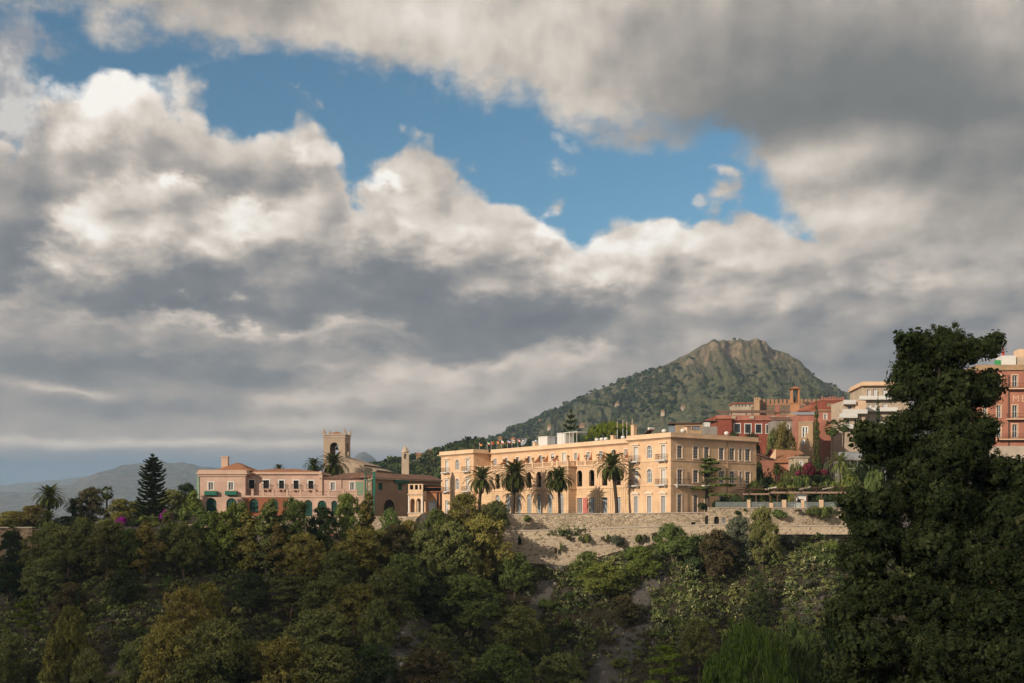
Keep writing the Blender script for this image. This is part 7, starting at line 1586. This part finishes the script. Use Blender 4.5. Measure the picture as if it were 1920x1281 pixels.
# ---- the big dark tree
BT = [(1765, 650, 60, 46), (1720, 668, 46, 40), (1700, 712, 44, 46), (1760, 715, 62, 50), (1822, 660, 34, 26), (1855, 652, 26, 22), (1866, 640, 14, 12), (1815, 725, 50, 36), (1852, 716, 30, 26), (1700, 640, 22, 16), (1690, 738, 34, 18), (1838, 745, 40, 18), (1770, 775, 70, 40), (1690, 800, 44, 36), (1650, 815, 46, 28), (1618, 805, 24, 18), (1640, 845, 42, 26), (1612, 822, 16, 12), (1852, 800, 30, 20), (1835, 825, 40, 30), (1700, 860, 64, 44), (1780, 850, 70, 50), (1835, 880, 44, 40),
      (1725, 930, 80, 56), (1650, 945, 44, 32), (1600, 965, 34, 24), (1640, 990, 60, 36), (1800, 950, 70, 60), (1880, 990, 60, 60), (1905, 880, 24, 24), (1870, 930, 36, 30), (1725, 1020, 90, 60), (1620, 1050, 60, 44), (1830, 1050, 90, 60), (1910, 1070, 50, 70), (1640, 1110, 80, 56), (1740, 1120, 90, 60), (1850, 1140, 90, 64), (1590, 1150, 50, 50), (1640, 1210, 90, 60), (1750, 1215, 90, 60), (1860, 1230, 90, 60), (1590, 1260, 60, 50), (1940, 1180, 60, 80), (1700, 1290, 120, 50), (1850, 1300, 120, 50), (1925, 870, 14, 20), (1765, 765, 84, 60), (1795, 830, 66, 50), (1735, 885, 92, 60), (1860, 905, 50, 50), (1905, 915, 34, 44), (1890, 960, 50, 44), (1925, 1000, 30, 60)]
YB = 66.0; g = np.random.default_rng(123); bx, by = xa(1765, YB), YB; zgb = float(H(bx, by)); bl = []
for (px, py, rx, ry) in BT:
    for q in range(2 if rx > 40 else 1):
        dy_ = g.uniform(-.9, .9) * min(2.6, .9 + .028 * max(0, py - 620) * .5); Yq = YB + dy_; s_ = 1.0 if q == 0 else .8
        bl.append((xa(px + (q * 18 * g.normal()), Yq) - bx, Yq - by, za(py + q * 10 * g.normal(), Yq) - zgb, rx / F * YB * .9 * s_, rx / F * YB * .9 * s_, ry / F * YB * .95 * s_))
bt_ = empty('dark_evergreen_tree', (bx, by, zgb), 0, 'huge dark evergreen tree filling the right foreground', 'tree')
crownparts = [scatter(bl, 5600, 58, .30, .072, 500, .1, .5, (.62, 1.04), 1.0, False), scatter([(b_[0], b_[1], b_[2], b_[3] * .75, b_[4] * .75, b_[5] * .75) for b_ in bl], 3600, 34, .5, .16, 501, .1, .7, (.2, 1.0), 1.0, False)]
ln('crown', crownmesh('crown', LM['big'], crownparts), bt_)
tb = MB(); Hh = za(640, YB) - zgb; tb.tube([(0, 0, -1.5)] + [(.25 * math.sin(t_ * 4), .1 * math.sin(t_ * 5), Hh * t_) for t_ in np.linspace(0, 1, 9)], [.7] + list(np.linspace(.6, .06, 9)), 9)
for b_ in bl[::3]: z0_ = max(1.0, b_[2] - 1.6 - .2 * abs(b_[0])); tb.tube([(0, 0, z0_), (b_[0] * .5, b_[1] * .5, (z0_ + b_[2]) / 2 + .1), (b_[0] * .8, b_[1] * .8, b_[2])], [.10, .06, .03], 5)
tb.build('trunk', M['palmtrunk'], bt_)
# ---- white van and road edge at the left
v = empty('parked_van', (xa(38, 196), 196.2, float(H(xa(38, 196), 196.2)) + .05), R(4), 'white van parked on the road under the left garden', 'van')
b = MB(); b.prism([(-2.3, .35), (2.1, .35), (2.25, .7), (2.2, 1.0), (1.5, 1.15), (1.0, 1.85), (-2.2, 1.95), (-2.35, 1.7)], -.9, .9); b.build('body', M['white'], v)
b = MB(); b.prism([(1.42, 1.16), (.98, 1.75), (.2, 1.78), (.2, 1.16)], -.915, -.902); b.prism([(.05, 1.16), (.05, 1.78), (-1.0, 1.82), (-1.0, 1.16)], -.915, -.902); b.build('window', M['glass'], v)
for x in (-1.5, 1.4):
    for y in (-.85, .85):
        wb = MB(); wb.M = Matrix.Translation((x, y - .09, .34)) @ Matrix.Rotation(R(-90), 4, 'X'); wb.lathe([(.2, 0), (.34, .02), (.34, .16), (.2, .18)], 14); wb.build('wheel', M['black'], v)
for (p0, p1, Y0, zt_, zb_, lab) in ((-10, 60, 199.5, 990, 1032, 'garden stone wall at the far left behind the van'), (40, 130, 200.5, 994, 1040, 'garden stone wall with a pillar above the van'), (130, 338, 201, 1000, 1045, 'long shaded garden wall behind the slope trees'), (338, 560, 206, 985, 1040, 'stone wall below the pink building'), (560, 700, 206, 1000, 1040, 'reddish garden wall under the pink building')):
    a_, b2_ = (xa(p0, Y0), Y0), (xa(p1, Y0), Y0); wallseg('garden_wall', lab, a_, b2_, za(zb_, Y0) - 4, za(zt_, Y0), za(zt_, Y0), M['castle'] if p0 != 560 else M['redpale'])  # dark castle stone puts the shade into the colour of the garden walls
for px_ in (2, 30, 62, 118): pass
